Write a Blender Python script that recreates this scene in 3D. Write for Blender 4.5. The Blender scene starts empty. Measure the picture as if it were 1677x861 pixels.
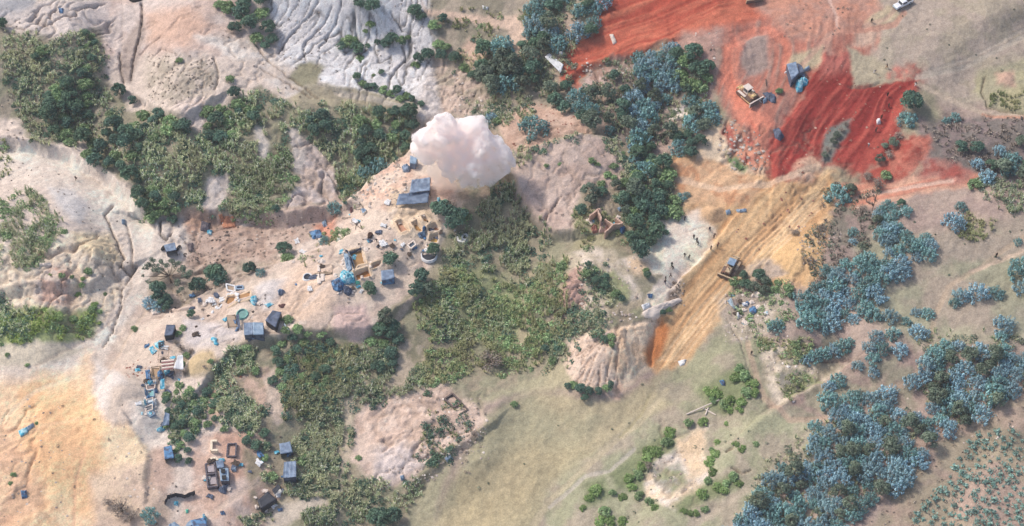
import bpy, bmesh, math, random
import numpy as np
from math import radians, sin, cos, pi, sqrt, atan2
from mathutils import Vector, Matrix, noise as mnoise

S = bpy.context.scene
C = bpy.data.collections.new("place")
S.collection.children.link(C)
rnd = random.Random(7)

# ---------------------------------------------------------------- camera
PW, PH = 1677.0, 861.0
HF = 17.5                       # half horizontal field of view, degrees
PITCH = radians(50.0)
DIST = 396.0
F = (PW / 2) / math.tan(radians(HF))
CY, CZ = -DIST * cos(PITCH), DIST * sin(PITCH)
cd = bpy.data.cameras.new("camera")
cam = bpy.data.objects.new("camera", cd)
S.collection.objects.link(cam)
cam.location = (0, CY, CZ)
cam.rotation_euler = (pi / 2 - PITCH, 0, 0)
cd.sensor_width = 36.0
cd.lens = 18.0 / math.tan(radians(HF))
cd.clip_start, cd.clip_end = 1.0, 9000.0
S.camera = cam

# ---------------------------------------------------------------- light
SUN_EL, SUN_AZ = 47.0, -60.0     # azimuth from +Y towards +X
S.world = bpy.data.worlds.new("World")
S.world.use_nodes = True
wn = S.world.node_tree
bg = wn.nodes["Background"]
sky = wn.nodes.new("ShaderNodeTexSky")
sky.sky_type = 'NISHITA'
sky.sun_disc = False
sky.sun_elevation = radians(SUN_EL)
sky.sun_rotation = radians(SUN_AZ)
sky.air_density = 1.0
sky.dust_density = 7.0
sky.ozone_density = 0.3
sky.altitude = 1200
wn.links.new(sky.outputs[0], bg.inputs[0])
bg.inputs[1].default_value = 0.14
sl = bpy.data.lights.new("sun", 'SUN')
sl.energy = 2.15
sl.angle = radians(8.0)
sl.color = (1.0, 0.93, 0.85)
sun = bpy.data.objects.new("sun", sl)
S.collection.objects.link(sun)
az, el = radians(SUN_AZ), radians(SUN_EL)
sdir = Vector((sin(az) * cos(el), cos(az) * cos(el), sin(el)))
sun.rotation_euler = sdir.to_track_quat('Z', 'Y').to_euler()
sun.location = sdir * 300
S.view_settings.view_transform = 'Standard'
S.view_settings.look = 'None'
S.view_settings.exposure = 0.40
S.view_settings.gamma = 1.0
S.view_settings.use_curve_mapping = False
S.render.engine = 'CYCLES'
S.cycles.use_denoising = True
S.cycles.max_bounces = 80
S.cycles.diffuse_bounces = 3
S.cycles.volume_bounces = 80
S.cycles.volume_step_rate = 2.0

HAZE = 0.00010

# ---------------------------------------------------------------- camera projection helpers: image pixel coordinates <-> the ground
sp_, cp_ = sin(PITCH), cos(PITCH)
def ray(u, v):
    dx = (u - PW / 2) / F; dy = (PH / 2 - v) / F
    return dx, cp_ + dy * sp_, -sp_ + dy * cp_
def plane(u, v, z):
    dx, dy, dz = ray(u, v)
    t = (z - CZ) / dz
    return dx * t, CY + dy * t
def image_px(x, y, z):  # world point to image pixel coordinates, through the camera
    yy, zz = y - CY, z - CZ
    fw = yy * cp_ - zz * sp_
    up = yy * sp_ + zz * cp_
    return PW / 2 + F * x / fw, PH / 2 - F * up / fw
def T(r, c, pts):
    ox = (0, 420, 840, 1257)[c]; oy = (0, 285, 571)[r]
    return [(ox + a * .3368, oy + b * .3368) for a, b in pts]
def lin(c):
    c = np.asarray(c, float) / 255.0
    return np.where(c <= .04045, c / 12.92, ((c + .055) / 1.055) ** 2.4)

_tb = np.random.RandomState(11).rand(16, 256, 256)
def vn(x, y, seed=0):
    t = _tb[seed % 16]
    xi = np.floor(x).astype(int); yi = np.floor(y).astype(int)
    fx = x - xi; fy = y - yi
    fx = fx * fx * (3 - 2 * fx); fy = fy * fy * (3 - 2 * fy)
    a = t[xi & 255, yi & 255]; b = t[(xi + 1) & 255, yi & 255]
    c = t[xi & 255, (yi + 1) & 255]; d = t[(xi + 1) & 255, (yi + 1) & 255]
    return (a * (1 - fx) + b * fx) * (1 - fy) + (c * (1 - fx) + d * fx) * fy
def fbm(x, y, sc, o=4, seed=0):
    s = 0; a = .5; f = 1.0 / sc; n = 0
    for k in range(o):
        s = s + a * vn(x * f + 31.7 * k + seed * 7.3, y * f + 17.1 * k + seed * 3.9, seed + k); n += a
        a *= .55; f *= 2.03
    return s / n
def sstep(a, b, x):
    t = np.clip((x - a) / (b - a), 0, 1)
    return t * t * (3 - 2 * t)
def sdf(px, py, poly):
    """signed distance, positive inside"""
    P = np.asarray(poly, float); n = len(P)
    d = np.full(px.shape, 1e9); ins = np.zeros(px.shape, bool)
    for i in range(n):
        x1, y1 = P[i]; x2, y2 = P[(i + 1) % n]
        ex, ey = x2 - x1, y2 - y1
        wx, wy = px - x1, py - y1
        t = np.clip((wx * ex + wy * ey) / (ex * ex + ey * ey + 1e-9), 0, 1)
        d = np.minimum(d, (wx - ex * t) ** 2 + (wy - ey * t) ** 2)
        c = (y1 > py) != (y2 > py)
        ins ^= c & (px < ex * (py - y1) / (ey if ey else 1e-9) + x1)
    d = np.sqrt(d)
    return np.where(ins, d, -d)
def pldist(px, py, pts):
    d = np.full(px.shape, 1e9)
    for (x1, y1), (x2, y2) in zip(pts[:-1], pts[1:]):
        ex, ey = x2 - x1, y2 - y1
        wx, wy = px - x1, py - y1
        t = np.clip((wx * ex + wy * ey) / (ex * ex + ey * ey + 1e-9), 0, 1)
        d = np.minimum(d, (wx - ex * t) ** 2 + (wy - ey * t) ** 2)
    return np.sqrt(d)

# ---------------------------------------------------------------- terrain
def axis(lo, hi, st, far):
    a = list(np.arange(lo, hi + 1e-6, st)); s = st
    r = []; x = a[-1]
    while x < far: s *= 1.35; x += s; r.append(x)
    l = []; s = st; x = a[0]
    while x > -far: s *= 1.35; x -= s; l.append(x)
    return np.array(l[::-1] + a + r)
XS = axis(-165, 165, .34, 4000); YS = axis(-92, 112, .34, 4000)
NX, NY = len(XS), len(YS)
GX, GY = np.meshgrid(XS, YS)
# broad heights (metres), estimated at image pixels
CTRL = [(-150,-80,14),(0,0,12),(100,0,9),(215,0,5),(215,110,3),(215,200,2),(320,60,9),(400,0,13),(330,130,8),(100,120,9),(40,200,4),(0,120,9),
 (130,260,0),(60,280,0),(0,240,1),(200,330,-1),(240,400,-2),(60,340,5),(100,420,4),(20,450,6),(150,470,1),(220,470,-3),(180,560,-3),(60,500,4),(0,560,2),
 (0,640,-1),(100,640,-1),(200,640,1),(60,740,1),(0,861,1),(150,840,-1),(230,780,0),(500,0,16),(600,0,15),(680,20,12),(480,110,6),(560,150,4),(640,160,3),
 (700,150,2),(720,60,8),(800,20,11),(820,100,8),(760,160,4),(400,110,7),(330,190,7),(470,190,5),(560,200,4),(620,190,3),(260,250,6),(250,340,0),(380,340,-1),
 (380,260,4),(500,300,2),(580,280,-1),(660,240,0),(330,400,-3),(430,400,-4),(520,350,-4),(290,460,-3),(340,480,-2),(430,450,0),(500,430,2),(600,400,3),(680,350,4),(720,300,4),
 (560,500,3),(460,500,2),(400,560,1),(300,560,1),(330,640,0),(440,620,-1),(620,500,2),(560,600,-2),(650,560,-3),(700,480,-1),(760,420,1),(800,340,3),(880,300,8),(940,250,10),(1000,260,9),
 (900,370,5),(850,450,-1),(800,540,-4),(880,560,-3),(940,480,4),(970,420,6),(1000,380,6),(1000,560,3),(960,620,-1),(1040,480,5),(1080,420,5),(1040,320,6),(1060,230,6),(980,170,6),(900,180,5),(900,100,9),
 (860,230,6),(1050,120,11),(960,60,14),(1100,40,16),(1200,0,18),(1180,140,14),(1230,200,11),(1160,260,8),(1150,340,6),(1220,330,7),(1300,300,8),(1280,220,12),(1320,140,16),(1420,200,14),(1400,280,10),(1480,130,18),
 (1500,250,13),(1600,60,20),(1677,0,21),(1677,200,16),(1560,300,12),(1340,400,6),(1200,430,4),(1130,520,1),(1080,600,-3),(1040,640,-4),(900,700,-5),(700,840,-7),(840,820,-6),(1000,780,-4),(1100,680,-2),(1200,560,2),
 (1300,520,5),(1400,440,8),(1500,400,10),(1677,400,12),(1600,520,9),(1480,560,7),(1300,640,2),(1400,700,3),(1250,800,0),(1150,840,-2),(1500,760,4),(1677,640,8),(1677,861,5),(1450,861,2),
 (640,700,-3),(740,680,-3),(560,720,-4),(660,780,-5),(480,780,-4),(380,760,-1),(300,740,0),(330,840,-2),(450,861,-5),(600,861,-7),(1800,400,13),(1800,800,7),(1800,0,23),(900,-80,16),(1300,-80,21),(600,-80,20),(800,940,-8),(1300,940,-1),(300,940,-4),(-120,400,5),(-120,700,0)]
def macro(U, V):
    num = np.zeros(U.shape); den = np.full(U.shape, 1e-9)
    for a, b, h in CTRL:
        w = np.exp(-((U - a) ** 2 + ((V - b) * 1.15) ** 2) / (2 * 42.0 ** 2)) + 1e-7
        num += w * h; den += w
    return num / den
U0, V0 = image_px(GX, GY, np.zeros_like(GX))
behind = (GY - CY) * cp_ + CZ * sp_ < 5
U0 = np.where(behind, 800, np.clip(U0, -400, 2100)); V0 = np.where(behind, 1200, np.clip(V0, -300, 1200))
H = macro(U0, V0) * 1.2
U, V = image_px(GX, GY, H)
U = np.where(behind, 800, np.clip(U, -600, 2300)); V = np.where(behind, 1400, np.clip(V, -500, 1400))
# wandering of every outline
WU = (fbm(GX, GY, 9, 4, 1) - .5) * 2; WV = (fbm(GX, GY, 9, 4, 5) - .5) * 2
FU = (fbm(GX, GY, 1.8, 3, 3) - .5) * 2; FV = (fbm(GX, GY, 1.8, 3, 8) - .5) * 2
H += (fbm(GX, GY, 14, 5, 2) - .5) * 2.2 + (fbm(GX, GY, 2.6, 3, 6) - .5) * .5
col = np.zeros(GX.shape + (3,)); col[:] = lin((208, 190, 175))

def region(poly, margin=40):
    P = np.asarray(poly); x0, y0 = P.min(0) - margin; x1, y1 = P.max(0) + margin
    m = (U > x0) & (U < x1) & (V > y0) & (V < y1)
    jj, ii = np.nonzero(m)
    if len(jj) == 0: return None
    return slice(jj.min(), jj.max() + 1), slice(ii.min(), ii.max() + 1)
def mask(poly, feather=5, warp=9, fine=4, sl=None):
    sl = sl or region(poly)
    u = U[sl] + WU[sl] * warp + FU[sl] * fine; v = V[sl] + WV[sl] * warp + FV[sl] * fine
    d = sdf(u, v, poly)
    return sstep(-feather, feather, d), sl
def lay(poly, c, feather=5, warp=9, fine=4, amt=1.0, c2=None, sc=4, streak=None, k2=.5):
    """a soil lying inside an outline; c2 mixes in as patches or (streak=angle) as drag marks"""
    m, sl = mask(poly, feather, warp, fine)
    cc = np.broadcast_to(lin(c), col[sl].shape).copy()
    if c2 is not None:
        x, y = GX[sl], GY[sl]
        if streak is not None:
            a = radians(streak); ca, sa = cos(a), sin(a)
            al = x * ca + y * sa; ac = -x * sa + y * ca + (fbm(x, y, 16, 2, 4) - .5) * 5
            n = vn(al / 26, ac / 1.5, 3) * .5 + vn(al / 12, ac / .6, 5) * .35 + .15 * vn(al / 4, ac / .4, 9)
            m2 = sstep(k2 - .17, k2 + .17, n)
            H[sl] += (n - .5) * .55 * m
        else:
            m2 = sstep(k2 - .12, k2 + .12, fbm(x, y, sc, 4, 7))
        cc += (lin(c2) - cc) * m2[..., None]
    col[sl] += (cc - col[sl]) * (m * amt)[..., None]
_lay = lay
def lay(poly, c, feather=5, warp=9, fine=4, amt=1.0, c2=None, sc=4, streak=None, k2=.5, dust=None):
    if dust is not None: _lay(poly, dust, 17, 15, 9, .55)
    _lay(poly, c, feather, warp, fine, amt, c2, sc, streak, k2)
def track(pts, w, c, amt=.8, depth=.1, feather=None):
    sl = region(pts, 30)
    if sl is None: return
    d = pldist(U[sl] + WU[sl] * 3 + FU[sl] * 1.5, V[sl] + WV[sl] * 3 + FV[sl] * 1.5, pts)
    m = 1 - sstep(w * .5, w * (1.1 if feather is None else feather), d)
    col[sl] += (lin(c) - col[sl]) * (m * amt)[..., None]
    H[sl] -= depth * m
def mound(u, v, ru, rv, h, rot=0, p=1.0):
    sl = region([(u - ru * 1.6, v - ru * 1.6), (u + ru * 1.6, v + ru * 1.6)], 10)
    a = radians(rot); dx = U[sl] - u + WU[sl] * 2.5; dy = V[sl] - v + WV[sl] * 2.5
    X = (dx * cos(a) + dy * sin(a)) / ru; Y = (-dx * sin(a) + dy * cos(a)) / rv
    r = np.sqrt(X * X + Y * Y)
    H[sl] += h * np.clip(1 - r ** p, 0, 1) * sstep(1.0, .85, r)
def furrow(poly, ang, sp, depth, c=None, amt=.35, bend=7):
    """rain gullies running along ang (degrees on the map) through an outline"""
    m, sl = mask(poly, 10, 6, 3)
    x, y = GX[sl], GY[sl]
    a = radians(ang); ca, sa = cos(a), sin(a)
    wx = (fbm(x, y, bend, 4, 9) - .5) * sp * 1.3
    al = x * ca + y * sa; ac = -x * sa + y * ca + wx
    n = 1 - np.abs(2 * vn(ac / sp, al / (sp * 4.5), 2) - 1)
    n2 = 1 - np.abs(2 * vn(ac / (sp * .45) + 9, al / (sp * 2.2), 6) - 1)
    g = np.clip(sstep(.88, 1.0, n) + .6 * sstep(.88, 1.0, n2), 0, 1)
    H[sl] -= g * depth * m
    if c is not None: col[sl] += (lin(c) - col[sl]) * (g * m * amt)[..., None]  # gully shade deepened in the soil colour along the grooves
def cut(pts, w, depth, c=(120, 105, 95), amt=.6):
    sl = region(pts, 20)
    d = pldist(U[sl] + FU[sl] * 2.5 + WU[sl] * 2, V[sl] + FV[sl] * 2.5 + WV[sl] * 2, pts)
    g = np.exp(-(d / (w * .42)) ** 2) * (.55 + .9 * fbm(GX[sl], GY[sl], 5, 3, 7))
    H[sl] -= g * depth * .8
    col[sl] += (lin(c) - col[sl]) * (g * amt)[..., None]  # groove colour darkened too, painting shade on top of the carved depth
def scarp(pts, w, drop):
    """bank: ground to the right of the walked line drops"""
    sl = region(pts, 60)
    u = U[sl] + WU[sl] * 5 + FU[sl] * 2; v = V[sl] + WV[sl] * 5 + FV[sl] * 2
    best = np.full(u.shape, 1e9); side = np.zeros(u.shape)
    for (x1, y1), (x2, y2) in zip(pts[:-1], pts[1:]):
        ex, ey = x2 - x1, y2 - y1; L = sqrt(ex * ex + ey * ey)
        t = np.clip(((u - x1) * ex + (v - y1) * ey) / (L * L), 0, 1)
        d = np.hypot(u - x1 - ex * t, v - y1 - ey * t)
        s = ((u - x1) * ey - (v - y1) * ex) / L
        b = d < best; best = np.where(b, d, best); side = np.where(b, np.where(s > 0, 1, -1), side)
    sd = best * side
    H[sl] += drop * .5 * np.where(sd > 0, -1, 1) * np.exp(-np.maximum(best - w, 0) / 22) * np.clip(best / w, 0, 1)

def fan(poly, c0, sp, depth, c, amt):
    """rain gullies spreading downhill from a head point"""
    m, sl = mask(poly, 6, 6, 3)
    h = G0(*c0); x, y = GX[sl] - h[0], GY[sl] - h[1]
    r = np.hypot(x, y) + .01; w = (fbm(GX[sl], GY[sl], 5, 4, 9) - .5)
    th = np.arctan2(y, x) + w * .10
    n = 1 - np.abs(2 * vn(th * 19 / sp, r / (sp * 11), 2) - 1); n2 = 1 - np.abs(2 * vn(th * 42 / sp + 9, r / (sp * 6), 6) - 1)
    g = np.clip(sstep(.80, 1.0, n) + .6 * sstep(.84, 1.0, n2), 0, 1)
    H[sl] -= g * depth * m; H[sl] += m * np.clip(1.2 - r / 16, 0, 1) * 1.6
    col[sl] += (lin(c) - col[sl]) * (g * m * amt)[..., None]  # fan grooves painted darker to strengthen their shade
def G0(u, v):
    j = np.argmin((U - u) ** 2 + (V - v) ** 2); return GX.flat[j], GY.flat[j]
def rills(poly, sp, depth, c, amt=.4, seed=2):
    """branching wash lines without one direction, as on bare slopes"""
    m, sl = mask(poly, 14, 8, 3)
    x, y = GX[sl] + WU[sl] * 2.5, GY[sl] + WV[sl] * 2.5
    n = fbm(x, y, sp, 4, seed); q = 1 - np.abs(2 * (n - .5)) * 5.5
    n2 = fbm(x + 40, y, sp * .45, 3, seed + 3); q2 = 1 - np.abs(2 * (n2 - .5)) * 5.5
    g = np.clip(sstep(.35, 1.0, q) + .4 * sstep(.4, 1.0, q2), 0, 1) * sstep(.36, .56, fbm(GX[sl], GY[sl], 18, 2, seed + 1))
    H[sl] -= g * depth * m; col[sl] += (lin(c) - col[sl]) * (g * m * amt)[..., None]  # wash lines also darkened in colour, as painted shade

# ---------------------------------------------------------------- soils
OL = (112, 112, 96)     # litter and low growth under thickets
# right hand grassland and plantations
lay([(715,-60),(1800,-60),(1800,960),(560,960),(560,700),(600,560),(700,440),(760,330),(745,200)], (152,142,120), 8, 10, c2=(134,128,104), sc=4)
lay([(640,900),(700,800),(760,740),(800,700),(790,650),(840,600),(930,600),(1060,620),(1060,700),(880,900)], (156,149,120), 8, 9, c2=(166,155,124), sc=14)
lay([(690,900),(745,760),(790,660),(900,640),(1010,640),(1075,600),(1150,500),(1200,470),(1290,440),(1350,350),(1370,300),(1600,290),(1510,120),(1380,70),(1395,-60),(1800,-60),(1800,900)], (162,142,128), 8, 9, c2=(148,128,118), sc=4)
lay([(1500,190),(1800,190),(1800,320),(1600,300),(1510,270)], (128,112,108), 8, 10, c2=(112,104,98), sc=3)
lay([(1350,300),(1450,310),(1420,420),(1330,470),(1300,440),(1340,380)], (136,118,110), 8, 8, c2=(120,112,100))
lay([(1280,560),(1360,540),(1420,600),(1500,560),(1500,680),(1420,640),(1360,700),(1290,690),(1260,640)], (148,126,116), 8, 9, c2=(140,132,112), sc=5)
lay([(1500,690),(1800,560),(1800,900),(1380,900),(1450,820)], (160,137,122), 8, 9, c2=(146,133,112), sc=7)
lay([(1400,400),(1800,330),(1800,560),(1500,560),(1430,520)], (152,138,122), 14, 12, c2=(146,142,118), sc=9)
lay([(1420,-40),(1800,-40),(1800,180),(1560,170),(1440,120)], (158,143,129), 12, 14, c2=(152,140,122), sc=4)
lay([(690,880),(760,760),(790,680),(880,640),(1000,660),(1060,630),(1100,580),(1130,640),(1060,700),(960,760),(900,820),(860,900)], (154,147,118), 10, 10, c2=(166,153,122), sc=14)
lay([(700,900),(760,780),(860,720),(960,740),(900,800),(840,900)], (172,156,120), 24, 14, amt=.7)
lay([(1040,690),(1180,640),(1260,680),(1360,700),(1330,760),(1220,840),(1160,900),(870,900),(900,800),(960,760)], (158,146,126), 12, 10, c2=(152,150,120), sc=6)
lay([(1110,560),(1200,500),(1260,560),(1260,680),(1130,680),(1070,640)], (147,137,117), 12, 10, c2=(140,138,110), sc=5)
# grey tailings face
lay([(425,-60),(705,-60),(718,60),(715,120),(690,165),(640,178),(560,160),(520,132),(450,104),(458,60)], (226,222,220), 5, 8, c2=(210,205,203), sc=5)
lay([(705,95),(740,90),(745,140),(725,210),(690,215),(680,170),(700,130)], (198,188,182), 6, 6)
lay([(-200,-60),(60,-60),(60,20),(20,40),(-200,60)], (166,163,163), 8, 8)
lay([(5,30),(80,0),(200,-40),(200,70),(60,62)], (206,192,182), 8, 8)
lay([(170,-60),(440,-60),(400,60),(330,110),(250,100),(160,95)], (196,172,158), 14, 14, c2=(202,186,176), sc=8)
lay([(230,20),(300,10),(350,40),(300,80),(235,70)], (198,160,136), 16, 10, amt=.8)
lay([(320,60),(400,60),(520,140),(540,180),(470,160),(400,110)], (214,203,192), 8, 8, c2=(196,180,166), sc=3)
lay([(200,70),(232,20),(234,60),(225,110),(215,140),(195,130),(192,95)], (150,134,124), 4, 4, amt=.85)
lay([(235,95),(340,90),(358,130),(350,165),(290,175),(240,160)], (196,180,164), 12, 10, c2=(164,152,136), sc=2.2)
lay([(290,168),(335,160),(345,200),(320,225),(290,200)], (208,190,178), 5, 5)
lay([(484,105),(508,96),(530,112),(520,140),(490,142),(472,128)], (140,134,108), 6, 6)
lay([(505,135),(620,155),(690,170),(660,190),(560,175),(500,180),(470,165)], (150,140,118), 6, 6, c2=(170,158,130), sc=3)
lay([(690,200),(740,200),(860,190),(850,240),(840,270),(830,320),(780,340),(745,330),(740,285),(700,240)], (150,132,112), 9, 10, c2=(120,114,94), sc=3)
lay([(1030,215),(1110,225),(1120,260),(1100,330),(1090,350),(1040,420),(1000,400),(950,345),(960,310),(1030,290)], (132,124,102), 7, 8, c2=(150,136,116), sc=3)
lay([(300,430),(450,410),(470,430),(330,500),(240,500),(250,450)], (186,164,146), 7, 8)
# vegetated banks: litter and humus under the growth
lay([(0,45),(90,60),(170,45),(170,120),(200,150),(210,195),(160,235),(60,240),(30,200),(-100,160),(-100,60)], (134,130,106), 7, 10, 6, c2=(140,130,114), sc=3)
lay([(140,210),(200,180),(250,175),(330,215),(380,165),(420,145),(480,170),(600,170),(680,190),(670,240),(610,290),(560,340),(470,360),(360,350),(290,345),(230,345),(215,300),(150,270)], (134,130,106), 7, 10, 6, c2=(138,130,110), sc=3)
lay([(480,235),(505,225),(550,280),(560,330),(500,345),(460,350),(490,300)], (196,180,172), 6, 8, c2=(180,160,146), sc=3)
lay([(468,215),(490,212),(500,270),(485,290)], (192,180,170), 5, 6); lay([(415,205),(432,205),(440,262),(425,262)], (188,178,168), 5, 6)
lay([(340,290),(372,280),(380,310),(350,350),(330,345)], (198,186,178), 5, 6)
lay([(700,-40),(860,-40),(960,-40),(940,60),(940,130),(1000,170),(1000,200),(900,190),(820,215),(760,200),(735,150),(712,120)], (132,124,106), 8, 9, c2=(156,142,124), sc=4)
lay([(690,0),(700,14),(760,24),(850,30),(870,60),(885,120),(850,100),(830,50),(760,36),(700,24)], (200,172,150), 4, 5)
lay([(715,100),(780,110),(800,160),(770,190),(725,200)], (186,164,148), 7, 8, c2=(160,146,128), sc=2.5)
lay([(770,60),(800,80),(790,120),(750,90)], (190,160,140), 6, 6)
lay([(900,15),(945,5),(950,40),(925,60),(900,40)], (180,156,136), 6, 6)
# river bed and wash
lay([(-200,225),(60,235),(110,250),(180,285),(235,340),(250,380),(262,440),(250,500),(215,540),(170,600),(100,640),(-200,650),(-200,600),(60,590),(140,560),(185,520),(200,450),(170,390),(110,340),(70,300),(-200,270)], (224,210,195), 7, 9, c2=(217,200,184), sc=6)
lay([(75,305),(120,310),(145,340),(130,370),(100,350)], (206,198,192), 8, 6)
lay([(60,400),(150,380),(195,420),(200,480),(160,540),(90,530),(40,500),(0,490),(-200,480),(-200,390)], (214,196,176), 6, 9, c2=(224,204,178), sc=4)
lay([(120,385),(180,385),(205,425),(180,440),(130,410)], (218,196,160), 8, 8)
lay([(85,430),(120,450),(110,510),(60,505),(50,470)], (196,160,140), 8, 8, c2=(206,186,170), sc=2.5)
lay([(-200,520),(60,500),(165,505),(150,555),(60,575),(-200,560)], (164,172,112), 7, 9, c2=(136,146,98), sc=3)
lay([(-200,575),(60,560),(140,575),(60,600),(-200,610)], (208,194,170), 6, 6)
# orange sand
lay([(-200,640),(40,618),(140,590),(165,625),(165,670),(215,700),(245,745),(225,800),(190,860),(190,960),(-200,960)], (230,194,156), 22, 20, 8, c2=(226,184,140), sc=9)
lay([(40,650),(150,640),(180,700),(190,770),(130,830),(60,800),(30,720)], (230,180,130), 30, 16, amt=.8)
lay([(-200,700),(30,700),(60,780),(40,870),(-200,900)], (208,168,136), 20, 12, amt=.8, c2=(222,184,146), sc=3)
lay([(180,700),(240,720),(245,790),(210,830),(170,780)], (218,194,160), 14, 10, amt=.9)
lay([(150,775),(260,760),(280,870),(160,880)], (206,182,156), 12, 12, c2=(190,166,146), sc=3)
lay([(150,590),(200,600),(235,620),(240,650),(225,690),(185,700),(160,670),(152,630)], (208,196,186), 9, 8, 6)
lay([(185,640),(232,625),(238,660),(200,702),(172,690)], (192,175,160), 8, 5)
lay([(215,660),(270,655),(285,690),(275,720),(245,740),(215,705)], (212,198,184), 6, 6, 5)
lay([(248,735),(275,728),(290,780),(270,815),(245,790)], (176,150,134), 7, 6)
# working terrace
lay([(165,600),(225,500),(300,490),(380,470),(470,430),(560,385),(565,330),(640,275),(680,235),(750,270),(740,330),(715,385),(700,430),(690,480),(650,500),(600,530),(590,560),(540,555),(470,540),(440,560),(360,570),(330,615),(285,610),(270,640),(230,640)], (203,184,166), 5, 7, c2=(196,174,157), sc=5)
lay([(420,470),(480,455),(500,480),(470,520),(420,500)], (200,190,184), 7, 6)
lay([(300,520),(400,545),(390,560),(330,570),(300,565)], (204,192,186), 8, 6)
lay([(545,500),(600,500),(610,545),(580,562),(548,545)], (200,172,162), 6, 5)
lay([(575,300),(640,270),(672,240),(678,290),(640,340),(600,340)], (204,170,148), 8, 7, c2=(214,190,170), sc=2.5)
lay([(480,440),(545,440),(550,500),(500,530),(440,510)], (212,184,160), 12, 8)
lay([(685,290),(745,285),(742,330),(700,330)], (188,154,134), 8, 8)
lay([(640,310),(700,325),(715,385),(660,390),(640,370)], (213,188,158), 8, 6)
lay([(300,585),(345,575),(362,595),(350,618),(305,618)], (196,172,132), 6, 4)
lay([(270,352),(340,345),(400,365),(450,350),(520,345),(560,310),(575,330),(560,370),(470,400),(430,425),(360,430),(300,440),(262,420)], (186,162,146), 6, 8, c2=(168,142,126), sc=3.5)
lay([(250,440),(440,425),(440,440),(300,500),(240,500)], (182,162,146), 6, 7, c2=(160,146,128), sc=3)
lay([(255,350),(300,350),(310,400),(300,430),(255,430)], (213,198,184), 8, 7)
lay([(298,345),(340,345),(350,372),(305,376)], (186,148,124), 8, 8, c2=(196,160,136), sc=2)
lay([(355,350),(388,355),(385,372),(360,368)], (182,146,124), 8, 6)
lay([(515,365),(545,355),(550,388),(530,392)], (192,134,110), 8, 7)
# slope below the terrace
lay([(335,625),(385,568),(470,545),(540,535),(590,560),(640,510),(690,480),(720,440),(740,380),(820,330),(860,330),(900,390),(960,400),(925,450),(930,520),(915,600),(850,630),(790,650),(740,630),(690,640),(600,660),(570,700),(600,800),(690,800),(660,870),(390,880),(380,800),(440,760),(400,640),(330,620)], (134,130,106), 7, 10, 6, c2=(150,138,116), sc=3)
lay([(740,430),(790,425),(860,470),(870,560),(800,575),(750,540)], (134,140,98), 16, 9, amt=.8, c2=(120,124,92), sc=4)
lay([(862,440),(880,450),(870,560),(852,600),(846,560),(858,500)], (160,146,118), 5, 5, amt=.8)
lay([(575,690),(610,650),(680,640),(730,632),(770,660),(795,690),(770,720),(740,740),(700,760),(670,800),(620,795),(580,750)], (208,184,166), 6, 10, 6, c2=(190,164,146), sc=2.5)
lay([(610,740),(660,730),(700,760),(660,790),(620,790)], (204,188,180), 12, 9)
lay([(335,625),(370,620),(440,600),(450,640),(430,680),(410,660),(380,640),(350,700),(330,660)], (186,158,138), 6, 7, c2=(150,134,112), sc=2.5)
lay([(305,715),(400,700),(435,730),(425,790),(460,800),(430,880),(280,880),(300,820),(320,790)], (196,164,144), 6, 7, c2=(206,182,166), sc=4)
lay([(355,710),(405,710),(420,770),(370,790)], (196,152,128), 9, 7, amt=.8)
lay([(400,720),(440,700),(450,770),(470,800),(430,860),(400,800)], (180,152,134), 8, 8, c2=(140,128,106), sc=3)
lay([(430,845),(470,820),(525,815),(540,826),(490,850),(440,870)], (188,174,156), 5, 5)
lay([(430,620),(450,600),(470,680),(455,700),(440,680)], (190,170,152), 4, 5)
lay([(565,650),(580,650),(575,740),(560,810),(555,860),(548,860),(560,740)], (184,168,146), 4, 5, amt=.8)
lay([(640,560),(690,540),(700,590),(660,640),(620,640)], (168,152,132), 8, 9, c2=(130,124,100), sc=2.5)
# pink hill and surroundings
lay([(815,205),(860,170),(905,175),(960,195),(975,215),(930,215),(880,240),(835,250)], (190,160,140), 6, 7, c2=(178,146,126), sc=2.5)
lay([(835,270),(880,245),(950,222),(990,225),(1020,250),(1030,285),(1005,310),(960,310),(945,340),(935,380),(905,385),(870,350),(845,320)], (190,168,154), 5, 8, c2=(178,154,140), sc=4)
lay([(940,350),(960,340),(985,350),(1020,370),(1040,400),(1000,415),(935,410)], (150,142,112), 6, 6, c2=(138,128,102))
lay([(925,420),(960,402),(1005,410),(1030,450),(1050,480),(1060,520),(1000,540),(930,520),(915,480),(935,450)], (180,166,142), 6, 7, c2=(210,194,176), sc=3)
lay([(905,530),(925,455),(955,440),(960,500),(945,530),(915,520)], (186,150,134), 6, 6)
lay([(980,455),(1005,445),(1030,470),(1030,500),(1000,505)], (140,142,104), 6, 6)
lay([(990,500),(1060,490),(1060,530),(1000,540)], (140,136,106), 8, 7, c2=(156,142,118), sc=3)
lay([(930,560),(990,545),(1060,530),(1085,520),(1090,560),(1060,600),(1030,625),(1010,655),(985,640),(940,635),(925,600)], (216,190,168), 5, 6)
lay([(1000,545),(1070,530),(1075,590),(1020,640),(995,600)], (218,184,150), 8, 7, c2=(222,196,168), sc=3)
lay([(1000,635),(1020,630),(1015,655),(1003,652)], (206,168,140), 4, 4)
# sand floor of the cut
lay([(1075,360),(1100,345),(1150,338),(1180,378),(1165,405),(1115,455),(1120,490),(1085,522),(1052,520),(1062,480),(1085,450),(1030,440),(1020,425),(1060,415)], (226,208,190), 4, 6, c2=(228,206,180), sc=5)
lay([(1030,425),(1065,425),(1065,455),(1035,450)], (206,178,146), 6, 5)
lay([(1095,480),(1115,468),(1112,500),(1092,505)], (134,118,106), 5, 5)
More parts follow.
